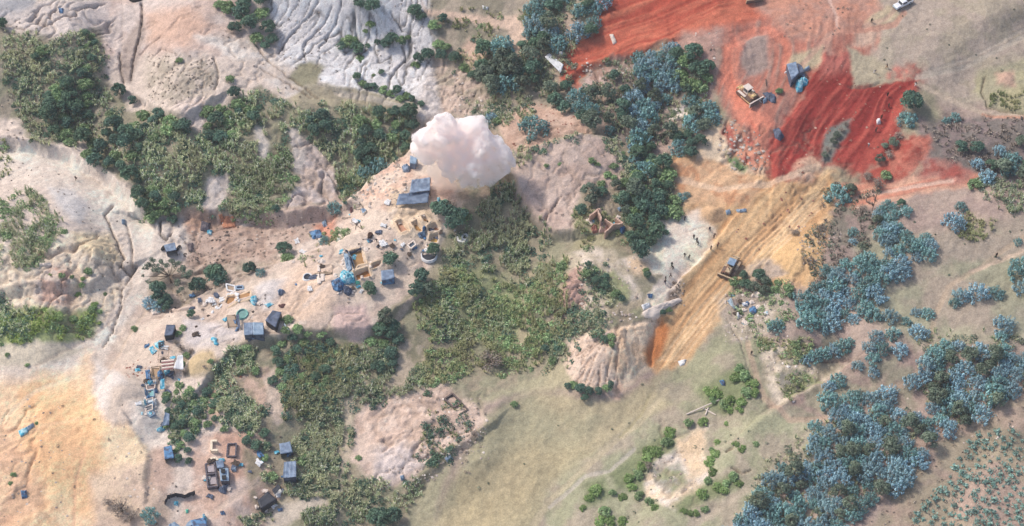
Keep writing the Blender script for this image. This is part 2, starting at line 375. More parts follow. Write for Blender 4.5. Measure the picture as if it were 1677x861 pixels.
# orange cut slope
lay([(1095,262),(1160,255),(1260,285),(1360,275),(1375,320),(1360,360),(1345,425),(1325,470),(1285,475),(1215,445),(1195,475),(1188,505),(1150,555),(1105,600),(1070,612),(1056,600),(1082,522),(1118,490),(1116,455),(1165,405),(1182,375),(1150,340),(1120,345)], (188,144,98), 9, 12, 9, c2=(206,170,124), streak=52, k2=.52, dust=(190,160,130))
lay([(1100,265),(1170,262),(1250,295),(1230,330),(1180,340),(1110,330)], (180,128,92), 10, 9, c2=(196,158,122), sc=3, amt=.85)
lay([(1240,400),(1330,380),(1340,430),(1300,465),(1240,440)], (206,168,116), 14, 8, amt=.8)
lay([(1205,440),(1260,420),(1290,450),(1240,462)], (176,156,138), 5, 6)
lay([(1062,560),(1085,520),(1098,535),(1085,570),(1070,600),(1056,598)], (192,118,62), 6, 5)
lay([(1290,260),(1330,245),(1350,260),(1330,290),(1290,290)], (196,160,134), 8, 10, 7, c2=(180,130,108), sc=2)
lay([(1145,215),(1180,208),(1195,240),(1250,250),(1255,285),(1215,285),(1170,260),(1140,265)], (216,192,162), 6, 6, c2=(206,180,150))
lay([(1190,250),(1210,250),(1232,275),(1220,282),(1195,268)], (108,126,88), 5, 4)
lay([(1370,300),(1450,290),(1600,280),(1620,300),(1500,320),(1400,345),(1372,330)], (196,150,124), 6, 7, c2=(186,124,100), streak=8)
lay([(1145,335),(1180,330),(1190,355),(1170,368),(1148,358)], (190,154,116), 6, 4)
# red earth
lay([(985,-60),(1260,-60),(1290,0),(1300,50),(1290,90),(1180,70),(1090,72),(1010,98),(960,112),(950,140),(925,135),(918,100),(935,75),(975,50)], (158,68,50), 5, 9, 6, c2=(180,98,72), streak=16, k2=.52, dust=(170,112,92))
lay([(950,60),(1040,50),(1050,75),(975,100),(945,100)], (178,88,64), 14, 8, amt=.6)
lay([(1160,40),(1300,30),(1420,10),(1440,60),(1400,130),(1340,100),(1320,150),(1300,200),(1290,290),(1240,250),(1190,190),(1170,140),(1180,80)], (166,104,86), 7, 9, c2=(152,116,102), streak=75, k2=.55)
lay([(1200,-60),(1400,-60),(1440,20),(1370,60),(1290,60),(1240,20)], (162,122,106), 10, 10, c2=(176,124,102), sc=3)
lay([(1215,60),(1255,55),(1262,110),(1225,125),(1208,95)], (148,128,118), 7, 7)
lay([(1120,50),(1180,45),(1175,110),(1160,200),(1120,190),(1100,90)], (156,124,112), 9, 8, c2=(170,134,120), sc=2)
lay([(1185,75),(1215,70),(1205,125),(1240,180),(1270,200),(1240,225),(1205,190),(1180,130)], (190,96,74), 8, 6, c2=(204,124,98), streak=110)
lay([(1340,92),(1400,85),(1405,130),(1500,112),(1506,128),(1490,160),(1468,200),(1472,250),(1455,262),(1430,262),(1405,284),(1385,272),(1350,262),(1330,248),(1300,256),(1285,290),(1262,300),(1252,268),(1270,215),(1310,165)], (126,40,36), 7, 12, 9, c2=(160,70,58), streak=58, k2=.54, dust=(156,92,78))
lay([(1340,92),(1400,88),(1395,110),(1345,125)], (180,110,96), 12, 8, amt=.7)
lay([(1392,75),(1440,100),(1480,130),(1440,138),(1400,138)], (160,148,124), 5, 6)
lay([(1298,85),(1345,72),(1340,100),(1310,120),(1290,105)], (166,150,122), 5, 5)
lay([(1475,225),(1518,222),(1522,255),(1490,285),(1440,300),(1400,290),(1440,262)], (150,66,54), 7, 11, 8, c2=(168,98,80), sc=2.5, dust=(160,110,96))
lay([(1520,262),(1590,275),(1592,300),(1560,300),(1500,290)], (150,76,66), 10, 12, 8, c2=(166,112,98), sc=3)
lay([(1360,205),(1392,195),(1388,220),(1360,262),(1345,262),(1350,235)], (106,108,102), 5, 5)
lay([(1460,110),(1500,115),(1498,130),(1450,128)], (176,112,96), 6, 5, c2=(160,130,112), sc=1.5)
lay([(1190,200),(1240,230),(1262,262),(1240,282),(1200,250),(1180,220)], (190,130,104), 7, 7, c2=(166,90,76), sc=2.5)
lay([(965,115),(1030,92),(1060,110),(1050,160),(990,160),(950,145)], (176,152,142), 7, 7, c2=(150,120,106), sc=2)
lay([(1000,100),(1120,80),(1150,130),(1160,200),(1150,240),(1080,260),(1000,220),(950,180),(1000,150)], (124,112,102), 8, 8, c2=(146,126,114), sc=2.5)
lay([(1095,180),(1130,170),(1135,185),(1105,195)], (190,180,176), 4, 4)
lay([(1050,222),(1110,225),(1110,245),(1060,245)], (176,150,136), 6, 6)
# pale scar in the lower meadow
lay([(1135,705),(1158,695),(1155,730),(1165,790),(1130,815),(1105,836),(1060,815),(1052,790),(1068,760),(1100,735)], (212,198,182), 5, 6, c2=(220,196,166), sc=3)
lay([(1110,720),(1155,700),(1150,770),(1130,780)], (214,184,146), 8, 6, amt=.8)
lay([(1070,765),(1115,755),(1125,790),(1100,812),(1075,785)], (150,146,132), 6, 6, c2=(134,136,104), sc=2)
lay([(1180,500),(1260,470),(1290,500),(1260,540),(1200,560)], (158,146,126), 8, 8, c2=(180,166,150), sc=2.5)
lay([(1170,480),(1255,475),(1240,520),(1185,520)], (150,136,122), 8, 8)
lay([(1245,570),(1290,560),(1330,590),(1390,590),(1350,625),(1300,655),(1270,670),(1255,630)], (204,188,166), 6, 7, c2=(160,148,124), sc=3)
lay([(1270,610),(1320,605),(1345,625),(1290,655)], (130,124,112), 6, 6, c2=(140,146,100), sc=2.5)
lay([(1600,115),(1677,100),(1800,100),(1800,190),(1677,195),(1615,175),(1595,150)], (142,136,112), 6, 7, c2=(158,150,116), sc=5)
lay([(1628,120),(1660,118),(1660,145),(1632,140)], (176,144,124), 6, 5)
lay([(1450,10),(1480,25),(1450,40),(1415,38)], (178,160,130), 6, 5)
lay([(1400,50),(1440,40),(1430,70),(1400,75)], (180,150,130), 8, 6)
# thickets' ground in the lower meadow
for P in ([(1000,770),(1060,730),(1100,700),(1110,735),(1060,760),(1050,800),(1010,800)], [(960,790),(990,780),(1000,810),(960,830)], [(1145,640),(1180,620),(1215,600),(1240,620),(1230,650),(1190,680),(1160,668)], [(1150,790),(1210,770),(1215,800),(1110,842),(1100,830)]):
    lay(P, (122, 128, 92), 8, 7)

# ---------------------------------------------------------------- tracks and footpaths
track([(1677,60),(1590,105),(1500,130)], 5, (172,160,144), .7); track([(1677,48),(1600,90),(1500,125)], 3, (170,158,142), .5)
track([(1500,140),(1560,165),(1610,185),(1677,195)], 5, (176,158,138), .8); track([(1610,187),(1677,197)], 3, (176,112,86), .6)
track([(1357,0),(1370,25),(1372,48)], 3, (190,156,140), .9); track([(1372,48),(1350,60),(1300,120)], 5, (176,136,118), .6)
track([(1210,170),(1192,120),(1190,80),(1215,55),(1260,50),(1290,75),(1285,110)], 9, (196,112,86), .5, .2)
track([(1225,170),(1204,120),(1200,85),(1222,62)], 4, (206,134,108), .5, .1)
track([(1480,20),(1465,38),(1430,45),(1380,50),(1330,30),(1290,35)], 6, (172,122,102), .7, .12); track([(1465,15),(1450,30),(1415,42)], 4, (178,146,126), .7, .1)
track([(1677,385),(1600,440),(1555,470),(1530,520),(1520,580),(1495,620),(1520,640)], 5, (172,150,126), .6); track([(1677,410),(1590,443)], 4, (186,162,140), .8)
track([(1495,625),(1400,650),(1350,685),(1290,690),(1250,650),(1235,600),(1225,560)], 6, (174,148,126), .7)
track([(1340,690),(1300,740),(1230,800),(1130,860)], 8, (176,160,140), .5); track([(1520,690),(1560,715)], 5, (170,130,110), .8)
track([(870,861),(905,815),(960,765),(1010,720),(1050,690),(1090,640)], 6, (178,164,134), .7); track([(900,830),(960,780),(1000,770),(1040,735)], 4, (178,168,154), .7)
track([(1015,715),(1050,678),(1062,650)], 3, (160,148,112), .7)
for k in range(5): track([(1080 + 8*k, 590),(1150 + 9*k, 500),(1240 + 10*k, 400),(1340 + 9*k, 310)], 3, (216,186,146), .5, .18)
for k in range(4): track([(1105 + 12*k, 530),(1180 + 12*k, 440),(1290 + 9*k, 330)], 2.5, (176,136,96), .5, .2)
track([(1100,290),(1180,310),(1260,300),(1340,270)], 6, (214,186,156), .6, .1); track([(1370,330),(1450,312),(1560,296)], 4, (208,176,156), .7, .1)
track([(170,620),(200,570),(230,520),(255,490),(300,500)], 3, (196,172,148), .5); track([(60,600),(140,560),(190,520),(215,470),(215,430)], 3, (190,168,146), .4)
track([(-10,700),(60,640),(130,615)], 5, (226,200,168), .5); track([(0,740),(70,700),(150,680)], 4, (220,180,140), .5)
track([(120,861),(125,780),(140,740)], 3, (206,160,126), .5); track([(300,861),(350,840),(420,790),(440,760)], 6, (200,176,156), .6)
track([(285,625),(300,600),(330,560),(400,550),(500,530)], 4, (218,202,186), .5); track([(500,500),(560,450),(610,400),(650,340)], 5, (216,198,184), .4)
track([(200,0),(200,60),(198,90)], 2, (184,166,154), .6); track([(700,170),(690,200),(700,215)], 3, (206,194,184), .8)
track([(550,150),(620,165),(675,180),(690,210)], 4, (190,178,162), .8); track([(290,430),(350,425),(400,410)], 3, (170,146,128), .5)
track([(880,590),(870,540),(885,480),(930,420)], 5, (166,150,120), .5); track([(430,850),(470,815),(540,800)], 4, (186,172,150), .4)
track([(580,590),(590,610),(605,640)], 4, (190,172,148), .7); track([(690,430),(690,480),(650,520)], 5, (206,180,166), .5)

# ---------------------------------------------------------------- relief
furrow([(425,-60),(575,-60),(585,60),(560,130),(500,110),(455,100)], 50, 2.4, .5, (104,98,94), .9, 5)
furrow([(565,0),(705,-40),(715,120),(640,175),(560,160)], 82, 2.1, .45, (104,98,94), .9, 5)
furrow([(0,30),(160,-20),(200,60),(60,62)], 50, 4, 1.2, (138,124,114), .5)
furrow([(240,90),(350,90),(355,165),(290,200),(240,165)], 66, 2.4, .4, (140,126,112), .35)
furrow([(285,165),(340,160),(345,215),(300,215)], 60, 2.6, .6, (160,140,126), .4)
fan([(925,575),(970,550),(1020,545),(1030,600),(1008,640),(985,640),(940,635)], (1015,525), .8, .6, (150,116,94), .6)
fan([(1015,545),(1060,535),(1062,590),(1030,620)], (1030,520), 1.4, .35, (176,134,98), .4)
furrow([(905,530),(955,440),(965,520),(920,560)], 50, 2.0, 1.0, (130,100,86), .6, 4)
furrow([(50,390),(200,380),(200,480),(150,560),(40,520)], 76, 4, .9, (166,136,112), .45)
furrow([(460,230),(560,230),(560,340),(460,350)], 75, 4, 1.2, (140,122,108), .4)
furrow([(0,680),(60,660),(80,840),(0,860)], 60, 5, .6, (186,140,108), .4)
furrow([(600,640),(790,640),(790,740),(640,800)], 15, 5, .7, (150,128,112), .35)
furrow([(830,240),(1030,220),(1020,320),(930,385),(850,350)], 70, 8, .6, (140,122,112), .35)
furrow([(720,90),(830,100),(800,200),(700,210)], 80, 4, .8, (140,122,106), .4)
furrow([(1185,190),(1260,240),(1250,290),(1180,270)], 75, 4, .9, (150,104,84), .45)
furrow([(240,440),(430,425),(440,440),(300,500)], 30, 3.5, .9, (130,112,98), .4)
G1 = (128, 112, 100)
for P_ in ([(0,0),(430,0),(530,150),(350,180),(200,160),(0,120)], [(0,390),(200,380),(200,560),(0,560)], [(270,350),(560,330),(560,400),(300,500),(240,480)], [(450,220),(570,250),(560,350),(340,350),(340,280)],
           [(560,270),(700,230),(700,480),(600,560),(300,600),(300,500),(470,430)], [(580,640),(800,640),(790,760),(600,800)], [(830,200),(1040,200),(1040,400),(860,400)], [(900,400),(1120,340),(1120,530),(940,600)], [(1160,190),(1400,190),(1400,320),(1160,330)], [(1190,380),(1380,280),(1370,480),(1200,480)], [(1240,560),(1400,560),(1300,680)], [(1050,690),(1170,690),(1170,830),(1050,830)], [(690,90),(840,100),(820,210),(690,210)]):
    rills(P_, 6.5, .42, (132,112,96), .34, len(P_) + int(P_[0][0]) % 7)
cut([(232,5),(230,35),(226,60),(218,95),(214,130)], 3.2, 2.0, (96,84,78), .7)
cut([(195,85),(196,110),(203,140)], 3, 1.4, (110,98,90)); cut([(262,62),(240,78),(228,92)], 2.4, 1.0, G1); cut([(290,90),(265,80),(245,100)], 2, .8, G1)
cut([(0,35),(40,50),(75,20)], 2.4, 1.0, G1); cut([(55,62),(85,20),(100,0)], 2.4, 1.0, G1)
cut([(185,335),(170,350),(180,370),(192,400),(205,425),(195,440)], 3.2, 1.6, (110,94,84)); cut([(205,360),(215,400),(218,440),(200,470),(198,500),(185,540),(170,570)], 2.8, 1.3, (120,102,90))
cut([(195,435),(215,445),(222,432)], 5, 1.6, (84,76,72)); cut([(262,355),(262,380),(272,388),(280,378)], 4, 1.6, (70,66,64), .8)
cut([(350,95),(358,125),(352,150)], 3, 1.2, (96,92,84)); cut([(410,60),(440,100),(480,130),(520,160)], 3, 1.2, (124,108,96))
cut([(420,110),(470,135),(510,160)], 2.4, 1.0, (120,104,92)); cut([(345,210),(335,222),(338,240)], 3, 1.2, G1)
cut([(640,20),(660,50),(680,60)], 3, 1.4, (110,104,98)); cut([(579,20),(585,60),(590,100)], 4, 1.6, (100,96,92)); cut([(660,75),(665,100),(640,125),(632,160)], 3, 1.4, (110,104,100))
cut([(500,95),(495,75),(530,40),(545,10)], 3, 1.2, (116,108,104)); cut([(455,85),(480,50),(510,20),(520,0)], 3, 1.2, (116,108,104)); cut([(522,80),(550,40),(560,0)], 2.5, 1.2, (116,108,104))
cut([(975,118),(985,150),(990,170)], 4, 1, (130,110,98)); cut([(920,322),(905,345),(895,365),(880,382)], 2.6, 1.0, (128,108,98))
cut([(1078,525),(1066,560),(1066,600)], 7, .7, (190,120,70), .6); cut([(1300,45),(1340,60)], 3, .4, (150,110,94)); cut([(1112,385),(1150,370),(1170,378)], 2, .3, (150,130,116))
cut([(1390,140),(1420,142),(1440,133)], 3, .7, (92,80,74)); cut([(1612,125),(1608,150),(1618,175),(1677,190)], 3, 1.2, (112,94,80))
cut([(1190,520),(1215,560),(1225,600),(1250,660)], 3, .6, (160,146,128), .5); cut([(560,330),(545,290),(520,260)], 4, 1.0, (170,156,146), .5)
cut([(280,470),(320,505),(250,520)], 3, .6, (150,128,112), .4); cut([(420,340),(380,365),(330,380)], 3, .6, (140,118,104), .5)
cut([(1200,765),(1215,775),(1230,768)], 3, .9, (96,80,68)); cut([(1190,738),(1200,733)], 4, .9, (90,66,52)); cut([(1340,590),(1395,585)], 3, .8, (128,104,88))
scarp([(560,390),(470,424),(400,443),(330,480),(290,505)][::-1], 5, 2.2)
scarp([(700,215),(640,270),(585,320),(560,345)][::-1], 6, 3.0)
scarp([(935,385),(905,388),(870,352),(838,300)], 5, 3.2); scarp([(835,262),(880,238),(950,216),(1000,222),(1032,262)], 6, 2.4)
scarp([(230,345),(170,285),(110,255),(60,240),(0,235)], 6, 3.0); scarp([(560,345),(470,362),(360,352),(290,345),(235,345)], 6, 3.0)
scarp([(690,490),(600,548),(540,545),(470,550),(385,578),(335,628)], 5, 2.0); scarp([(350,170),(300,205),(240,170)], 5, 2.0); scarp([(560,150),(640,175),(690,200)][::-1], 5, 1.5)
scarp([(800,700),(740,750),(680,800)][::-1], 5, -1.2)
scarp([(205,440),(150,470),(60,470),(0,480)], 6, 2.0)
scarp([(1060,530),(1010,545),(930,565)][::-1], 9, -1.2)
scarp([(1115,455),(1165,405),(1190,372)], 3, 1.4)
scarp([(1240,690),(1290,655),(1340,628),(1400,590)][::-1], 5, -1.6)
scarp([(215,700),(245,745),(240,800)], 5, 1.0)
scarp([(925,140),(960,112),(1010,98),(1090,72)][::-1], 4, 1.4)
scarp([(1265,300),(1275,215),(1310,165),(1345,92)], 4, .9)
mound(200,655,45,50,3.0); mound(232,690,40,35,2.2); mound(330,600,32,22,2.0); mound(1168,350,22,14,1.8); mound(378,500,40,25,.6)
mound(520,470,70,40,1.2); mound(612,300,26,16,1.0); mound(658,345,24,12,1.0); mound(318,357,16,12,1.2); mound(290,385,20,14,.4); mound(1314,270,34,24,1.0); mound(1642,132,20,14,1.0)
mound(575,535,34,28,1.4); mound(960,450,40,34,2.0); mound(930,480,22,40,1.6); mound(985,585,60,40,1.2); mound(160,420,40,32,2.4); mound(290,130,60,44,.9); mound(300,190,34,26,1.4)
mound(440,480,36,26,.9); mound(730,305,30,22,.9); mound(1305,425,44,30,1.6); mound(700,150,26,60,1.0); mound(1110,275,34,20,1.0); mound(1225,318,30,16,.8); mound(1490,250,26,22,1.2)
mound(650,765,44,30,.8); mound(705,690,60,26,1.0); mound(1110,780,30,26,.7); mound(600,545,22,22,.6)
# stony, knobbly ground
for P, a, s in (([(700,90),(830,100),(810,210),(700,215)],1.0,1.2), ([(560,340),(560,400),(290,440),(280,350),(440,360)],.7,1.1), ([(560,270),(690,240),(680,320),(590,340)],.7,1.3), ([(1180,190),(1290,200),(1260,300),(1180,290)],.8,1.2),
                ([(1190,480),(1270,460),(1290,520),(1200,560)],.7,1.0), ([(0,640),(80,640),(90,861),(0,861)],.4,1.2), ([(590,640),(800,640),(790,760),(600,800)],.6,1.1), ([(1000,90),(1160,80),(1160,240),(1000,220)],.8,1.5),
                ([(0,380),(200,380),(200,500),(0,560)],.7,1.2), ([(340,620),(450,600),(440,800),(340,790)],.4,1.0), ([(1240,560),(1400,560),(1380,660),(1260,680)],.6,1.4), ([(0,40),(210,40),(210,240),(0,240)],.8,1.5), ([(150,200),(680,180),(600,350),(230,350)],.9,1.6)):
    m, sl = mask(P, 12, 8, 3)
    H[sl] += (fbm(GX[sl], GY[sl], s, 3, 4) - .5) * a * m
    t = (fbm(GX[sl], GY[sl], s * .8, 3, 12) - .5) * m
    col[sl] *= (1 + t * .35)[..., None]

# settling ponds: sunk floors  (outline, water colour, depth, label)
def Z(x0, y0, k, pts): return [(x0 + a / k, y0 + b / k) for a, b in pts]
PONDS = [
 (Z(640,330,7.825,[(60,265),(135,235),(165,255),(245,370),(215,400),(135,420)]), (184,142,120), .8, 'dry pink settling pit with rounded corners, largest pit below the big blue-grey tarpaulin'),
 (Z(640,330,7.825,[(262,285),(330,240),(400,340),(395,385),(335,408),(285,350)]), (158,122,78), .8, 'square pit of brown water in a pale rim, right of the dry pink pit'),
 (Z(640,330,7.825,[(388,195),(440,175),(495,245),(480,275),(425,272)]), (178,134,84), .6, 'small pit of ochre water with a pale spot, uppermost of the pits under the trees'),
 (Z(640,330,7.825,[(470,340),(570,275),(620,340),(610,375),(500,395)]), (140,104,86), .6, 'brown mud pit with a stone curb on its lower side, beside the dark trees'),
 (Z(640,330,7.825,[(515,428),(608,428),(590,535),(484,520)]), (204,164,96), .6, 'square pit of yellow water, lowermost of the pits by the dark trees'),
 (Z(490,380,5.938,[(490,200),(600,170),(658,325),(585,355),(530,365)]), (160,124,80), .8, 'large pit of ochre water walled on its upper side with dark sheeting'),
 (Z(490,380,5.938,[(535,410),(665,362),(700,430),(560,470)]), (168,116,68), .7, 'pit of orange-brown water with a white bag in it, beside the heap of turquoise sheeting'),
 (Z(490,380,5.938,[(705,320),(795,285),(790,320),(715,355)]), (196,152,116), .3, 'shallow dry pit of orange mud left of the round dark tree'),
 (Z(360,440,7.17,[(65,395),(100,345),(185,318),(195,385),(95,440)]), (158,118,74), .6, 'five sided pit of brown water edged with white sacks'),
 (Z(360,440,7.17,[(220,320),(350,282),(362,330),(235,375)]), (176,134,90), .5, 'long rectangular pit of tan water beside the blue heap of sheeting'),
]
BERM = 3.0
for P, wc, dp, lb in PONDS:
    sl = region(P, 30)
    d = sdf(U[sl], V[sl], P)
    H[sl] += np.exp(-((d + 3.0) / 2.6) ** 2) * .45 - sstep(-1.2, 1.6, d) * dp
# level places for footings
rimc = lin((212,192,168))
for P, wc, dp, lb in PONDS[1:5] + PONDS[5:7]:
    sl = region(P, 30); d = sdf(U[sl], V[sl], P)
    m = np.exp(-((d + 2.5) / 3.0) ** 2) * .8
    col[sl] += (rimc - col[sl]) * m[..., None]

# overall mottling
n1 = fbm(GX, GY, 5, 5, 10); n2 = fbm(GX, GY, .9, 3, 13)
n3 = np.random.RandomState(3).rand(*GX.shape) - .5
col *= (1 + (n1 - .5) * .34 + (n2 - .5) * .34 + n3 * .15)[..., None]
lum = (col * [.3, .55, .15]).sum(-1, keepdims=True)
col = np.clip((lum + (col - lum) * .90) * 1.12, .01, .8)
lum = (col * [.3, .55, .15]).sum(-1, keepdims=True); col *= np.where(lum > .30, (.30 + (lum - .30) * .80) / lum, 1)
# far ground beyond the viewed place: plain grassland
far = sstep(0, 250, np.maximum(np.abs(GX) - 150, 0) + np.maximum(GY - 105, 0) + np.maximum(-95 - GY, 0))
col += (lin((140,134,112)) - col) * far[..., None]
H = H * (1 - .6 * far)

def hsample(x, y):
    x = np.asarray(x, float); y = np.asarray(y, float)
    i = np.clip(np.searchsorted(XS, x) - 1, 0, NX - 2); j = np.clip(np.searchsorted(YS, y) - 1, 0, NY - 2)
    fx = np.clip((x - XS[i]) / (XS[i + 1] - XS[i]), 0, 1); fy = np.clip((y - YS[j]) / (YS[j + 1] - YS[j]), 0, 1)
    return (H[j, i] * (1 - fx) + H[j, i + 1] * fx) * (1 - fy) + (H[j + 1, i] * (1 - fx) + H[j + 1, i + 1] * fx) * fy
def ground(u, v, it=14):
    """where an image pixel lies on the terrain"""
    u = np.asarray(u, float); v = np.asarray(v, float)
    z = np.zeros(np.broadcast(u, v).shape)
    for k in range(it):
        x, y = plane(u, v, z)
        z = z + (hsample(x, y) - z) * .7
    x, y = plane(u, v, z)
    return x, y, hsample(x, y)
def G(u, v):
    x, y, z = ground(u, v)
    return Vector((float(x), float(y), float(z)))
def R(u, v, z):
    x, y = plane(u, v, z)
    return Vector((float(x), float(y), float(z)))

# ---------------------------------------------------------------- object helpers
def tag(o, label=None, cat=None, group=None, kind=None):
    if label: o['label'] = label
    if cat: o['category'] = cat
    if group: o['group'] = group
    if kind: o['kind'] = kind
    return o
def empty(name, loc, rz=0, **k):
    o = bpy.data.objects.new(name, None); C.objects.link(o)
    o.location = loc; o.rotation_euler = (0, 0, rz); o.empty_display_size = .3
    return tag(o, **k)
def mk(name, verts, faces, m, parent=None, smooth=False, world=True):
    """one mesh object; world coordinates are made local to the parent"""
    me = bpy.data.meshes.new(name)
    if parent is not None and world:
        q = Matrix.Translation(parent.location) @ Matrix.Rotation(parent.rotation_euler.z, 4, 'Z')
        q = q.inverted(); verts = [q @ Vector(v) for v in verts]
    me.from_pydata([tuple(v) for v in verts], [], faces)
    if smooth: me.polygons.foreach_set('use_smooth', [True] * len(me.polygons))
    me.materials.append(m); me.update()
    o = bpy.data.objects.new(name, me); C.objects.link(o)
    if parent is not None: o.parent = parent
    return o
def big(name, V3, Fq, m, cols=None, smooth=False, k=4):
    me = bpy.data.meshes.new(name)
    V3 = np.ascontiguousarray(V3, np.float32); Fq = np.ascontiguousarray(Fq, np.int32)
    me.vertices.add(len(V3)); me.vertices.foreach_set('co', V3.ravel())
    me.loops.add(Fq.size); me.loops.foreach_set('vertex_index', Fq.ravel())
    me.polygons.add(len(Fq)); me.polygons.foreach_set('loop_start', np.arange(0, Fq.size, k, dtype=np.int32))
    if smooth: me.polygons.foreach_set('use_smooth', np.ones(len(Fq), bool))
    if cols is not None:
        at = me.color_attributes.new('tint', 'FLOAT_COLOR', 'POINT')
        c4 = np.ones((len(V3), 4), np.float32); c4[:, :3] = cols
        at.data.foreach_set('color', c4.ravel())
    me.materials.append(m); me.update(calc_edges=True); me.validate()
    o = bpy.data.objects.new(name, me); C.objects.link(o)
    return o

# ---------------------------------------------------------------- materials
def nt(name):
    m = bpy.data.materials.new(name); m.use_nodes = True
    n = m.node_tree; b = n.nodes['Principled BSDF']
    return m, n, b
def N(n, t, **k):
    x = n.nodes.new(t)
    for a, v in k.items():
        if a in x.inputs: x.inputs[a].default_value = v
        else: setattr(x, a, v)
    return x
def noise_mul(n, src, coord, scale, lo, hi, detail=4):
    t = N(n, 'ShaderNodeTexNoise', Scale=scale, Detail=detail)
    n.links.new(coord, t.inputs['Vector'])
    mr = N(n, 'ShaderNodeMapRange'); mr.inputs[1].default_value = .3; mr.inputs[2].default_value = .7
    mr.inputs[3].default_value = lo; mr.inputs[4].default_value = hi
    n.links.new(t.outputs[0], mr.inputs[0])
    x = N(n, 'ShaderNodeVectorMath', operation='SCALE')
    n.links.new(src, x.inputs[0]); n.links.new(mr.outputs[0], x.inputs['Scale'])
    return x.outputs[0], t
MATS = {}
def mat(name, c, rough=.8, var=.12, scale=2.0, bump=.3, c2=None, spec=.3, metal=0):
    if name in MATS: return MATS[name]
    m, n, b = nt(name)
    tc = N(n, 'ShaderNodeNewGeometry').outputs['Position']
    rgb = N(n, 'ShaderNodeRGB'); rgb.outputs[0].default_value = (*lin(c), 1)
    src = rgb.outputs[0]
    if c2 is not None:
        mx = N(n, 'ShaderNodeMix', data_type='RGBA'); t = N(n, 'ShaderNodeTexNoise', Scale=scale * .7, Detail=5)
        cr = N(n, 'ShaderNodeMapRange'); cr.inputs[1].default_value = .47; cr.inputs[2].default_value = .56
        n.links.new(tc, t.inputs['Vector']); n.links.new(t.outputs[0], cr.inputs[0]); n.links.new(cr.outputs[0], mx.inputs[0])
        mx.inputs[6].default_value = (*lin(c), 1); mx.inputs[7].default_value = (*lin(c2), 1); src = mx.outputs[2]
    out, t = noise_mul(n, src, tc, scale, 1 - var, 1 + var)
    n.links.new(out, b.inputs['Base Color'])
    b.inputs['Roughness'].default_value = rough; b.inputs['Specular IOR Level'].default_value = spec; b.inputs['Metallic'].default_value = metal
    if bump:
        bp = N(n, 'ShaderNodeBump', Strength=bump, Distance=.1); n.links.new(t.outputs[0], bp.inputs['Height']); n.links.new(bp.outputs[0], b.inputs['Normal'])
    MATS[name] = m
    return m
def leafmat(name, ramp, rough=.65, trans=.12, tint=False, mixc=None, mf=.6):
    """leaf colours differ from leaf to leaf and from plant to plant"""
    m, n, b = nt(name)
    g = N(n, 'ShaderNodeNewGeometry'); oi = N(n, 'ShaderNodeObjectInfo')
    cr = N(n, 'ShaderNodeValToRGB'); e = cr.color_ramp.elements
    while len(e) > 1: e.remove(e[-1])
    for i, (p, c) in enumerate(ramp):
        x = e[0] if i == 0 else e.new(p)
        x.position = p; x.color = (*lin(c), 1)
    n.links.new(g.outputs['Random Per Island'], cr.inputs[0])
    mr = N(n, 'ShaderNodeMapRange'); mr.inputs[3].default_value = .78; mr.inputs[4].default_value = 1.22
    n.links.new(oi.outputs['Random'], mr.inputs[0])
    x = N(n, 'ShaderNodeVectorMath', operation='SCALE'); n.links.new(cr.outputs[0], x.inputs[0]); n.links.new(mr.outputs[0], x.inputs['Scale'])
    src = x.outputs[0]
    if mixc:
        tn = N(n, 'ShaderNodeTexNoise', Scale=.13, Detail=4); n.links.new(g.outputs['Position'], tn.inputs['Vector'])
        r_ = N(n, 'ShaderNodeMapRange'); r_.inputs[1].default_value = .42; r_.inputs[2].default_value = .62; r_.inputs[4].default_value = mf; n.links.new(tn.outputs[0], r_.inputs[0])
        mx = N(n, 'ShaderNodeMix', data_type='RGBA'); n.links.new(r_.outputs[0], mx.inputs[0]); n.links.new(src, mx.inputs[6]); mx.inputs[7].default_value = (*lin(mixc), 1); src = mx.outputs[2]
    out, t = noise_mul(n, src, g.outputs['Position'], .35, .74, 1.22)
    if tint:
        a = N(n, 'ShaderNodeVertexColor', layer_name='tint'); mu = N(n, 'ShaderNodeVectorMath', operation='MULTIPLY')
        n.links.new(out, mu.inputs[0]); n.links.new(a.outputs[0], mu.inputs[1]); out = mu.outputs[0]
    n.links.new(out, b.inputs['Base Color']); b.inputs['Roughness'].default_value = rough; b.inputs['Specular IOR Level'].default_value = .25
    tr = N(n, 'ShaderNodeBsdfTranslucent'); n.links.new(out, tr.inputs[0])
    ms = N(n, 'ShaderNodeMixShader', Fac=trans); n.links.new(b.outputs[0], ms.inputs[1]); n.links.new(tr.outputs[0], ms.inputs[2])
    n.links.new(ms.outputs[0], n.nodes['Material Output'].inputs[0])
    MATS[name] = m
    return m

gm, n, b = nt('soil')
va = N(n, 'ShaderNodeVertexColor', layer_name='tint'); ps = N(n, 'ShaderNodeNewGeometry').outputs['Position']
o1, t1 = noise_mul(n, va.outputs[0], ps, .9, .90, 1.08, 8)
o2, t2 = noise_mul(n, o1, ps, 3.2, .78, 1.18, 7)
vo = N(n, 'ShaderNodeTexVoronoi', Scale=1.1); n.links.new(ps, vo.inputs['Vector'])
mr = N(n, 'ShaderNodeMapRange'); mr.inputs[1].default_value = .05; mr.inputs[2].default_value = .16; mr.inputs[3].default_value = .72; mr.inputs[4].default_value = 1.0
n.links.new(vo.outputs['Distance'], mr.inputs[0])
tn = N(n, 'ShaderNodeTexNoise', Scale=.25, Detail=2); n.links.new(ps, tn.inputs['Vector'])
mk_ = N(n, 'ShaderNodeMapRange'); mk_.inputs[1].default_value = .48; mk_.inputs[2].default_value = .6; n.links.new(tn.outputs[0], mk_.inputs[0])
mf = N(n, 'ShaderNodeMix'); mf.inputs[2].default_value = 1.0; n.links.new(mk_.outputs[0], mf.inputs[0]); n.links.new(mr.outputs[0], mf.inputs[3])
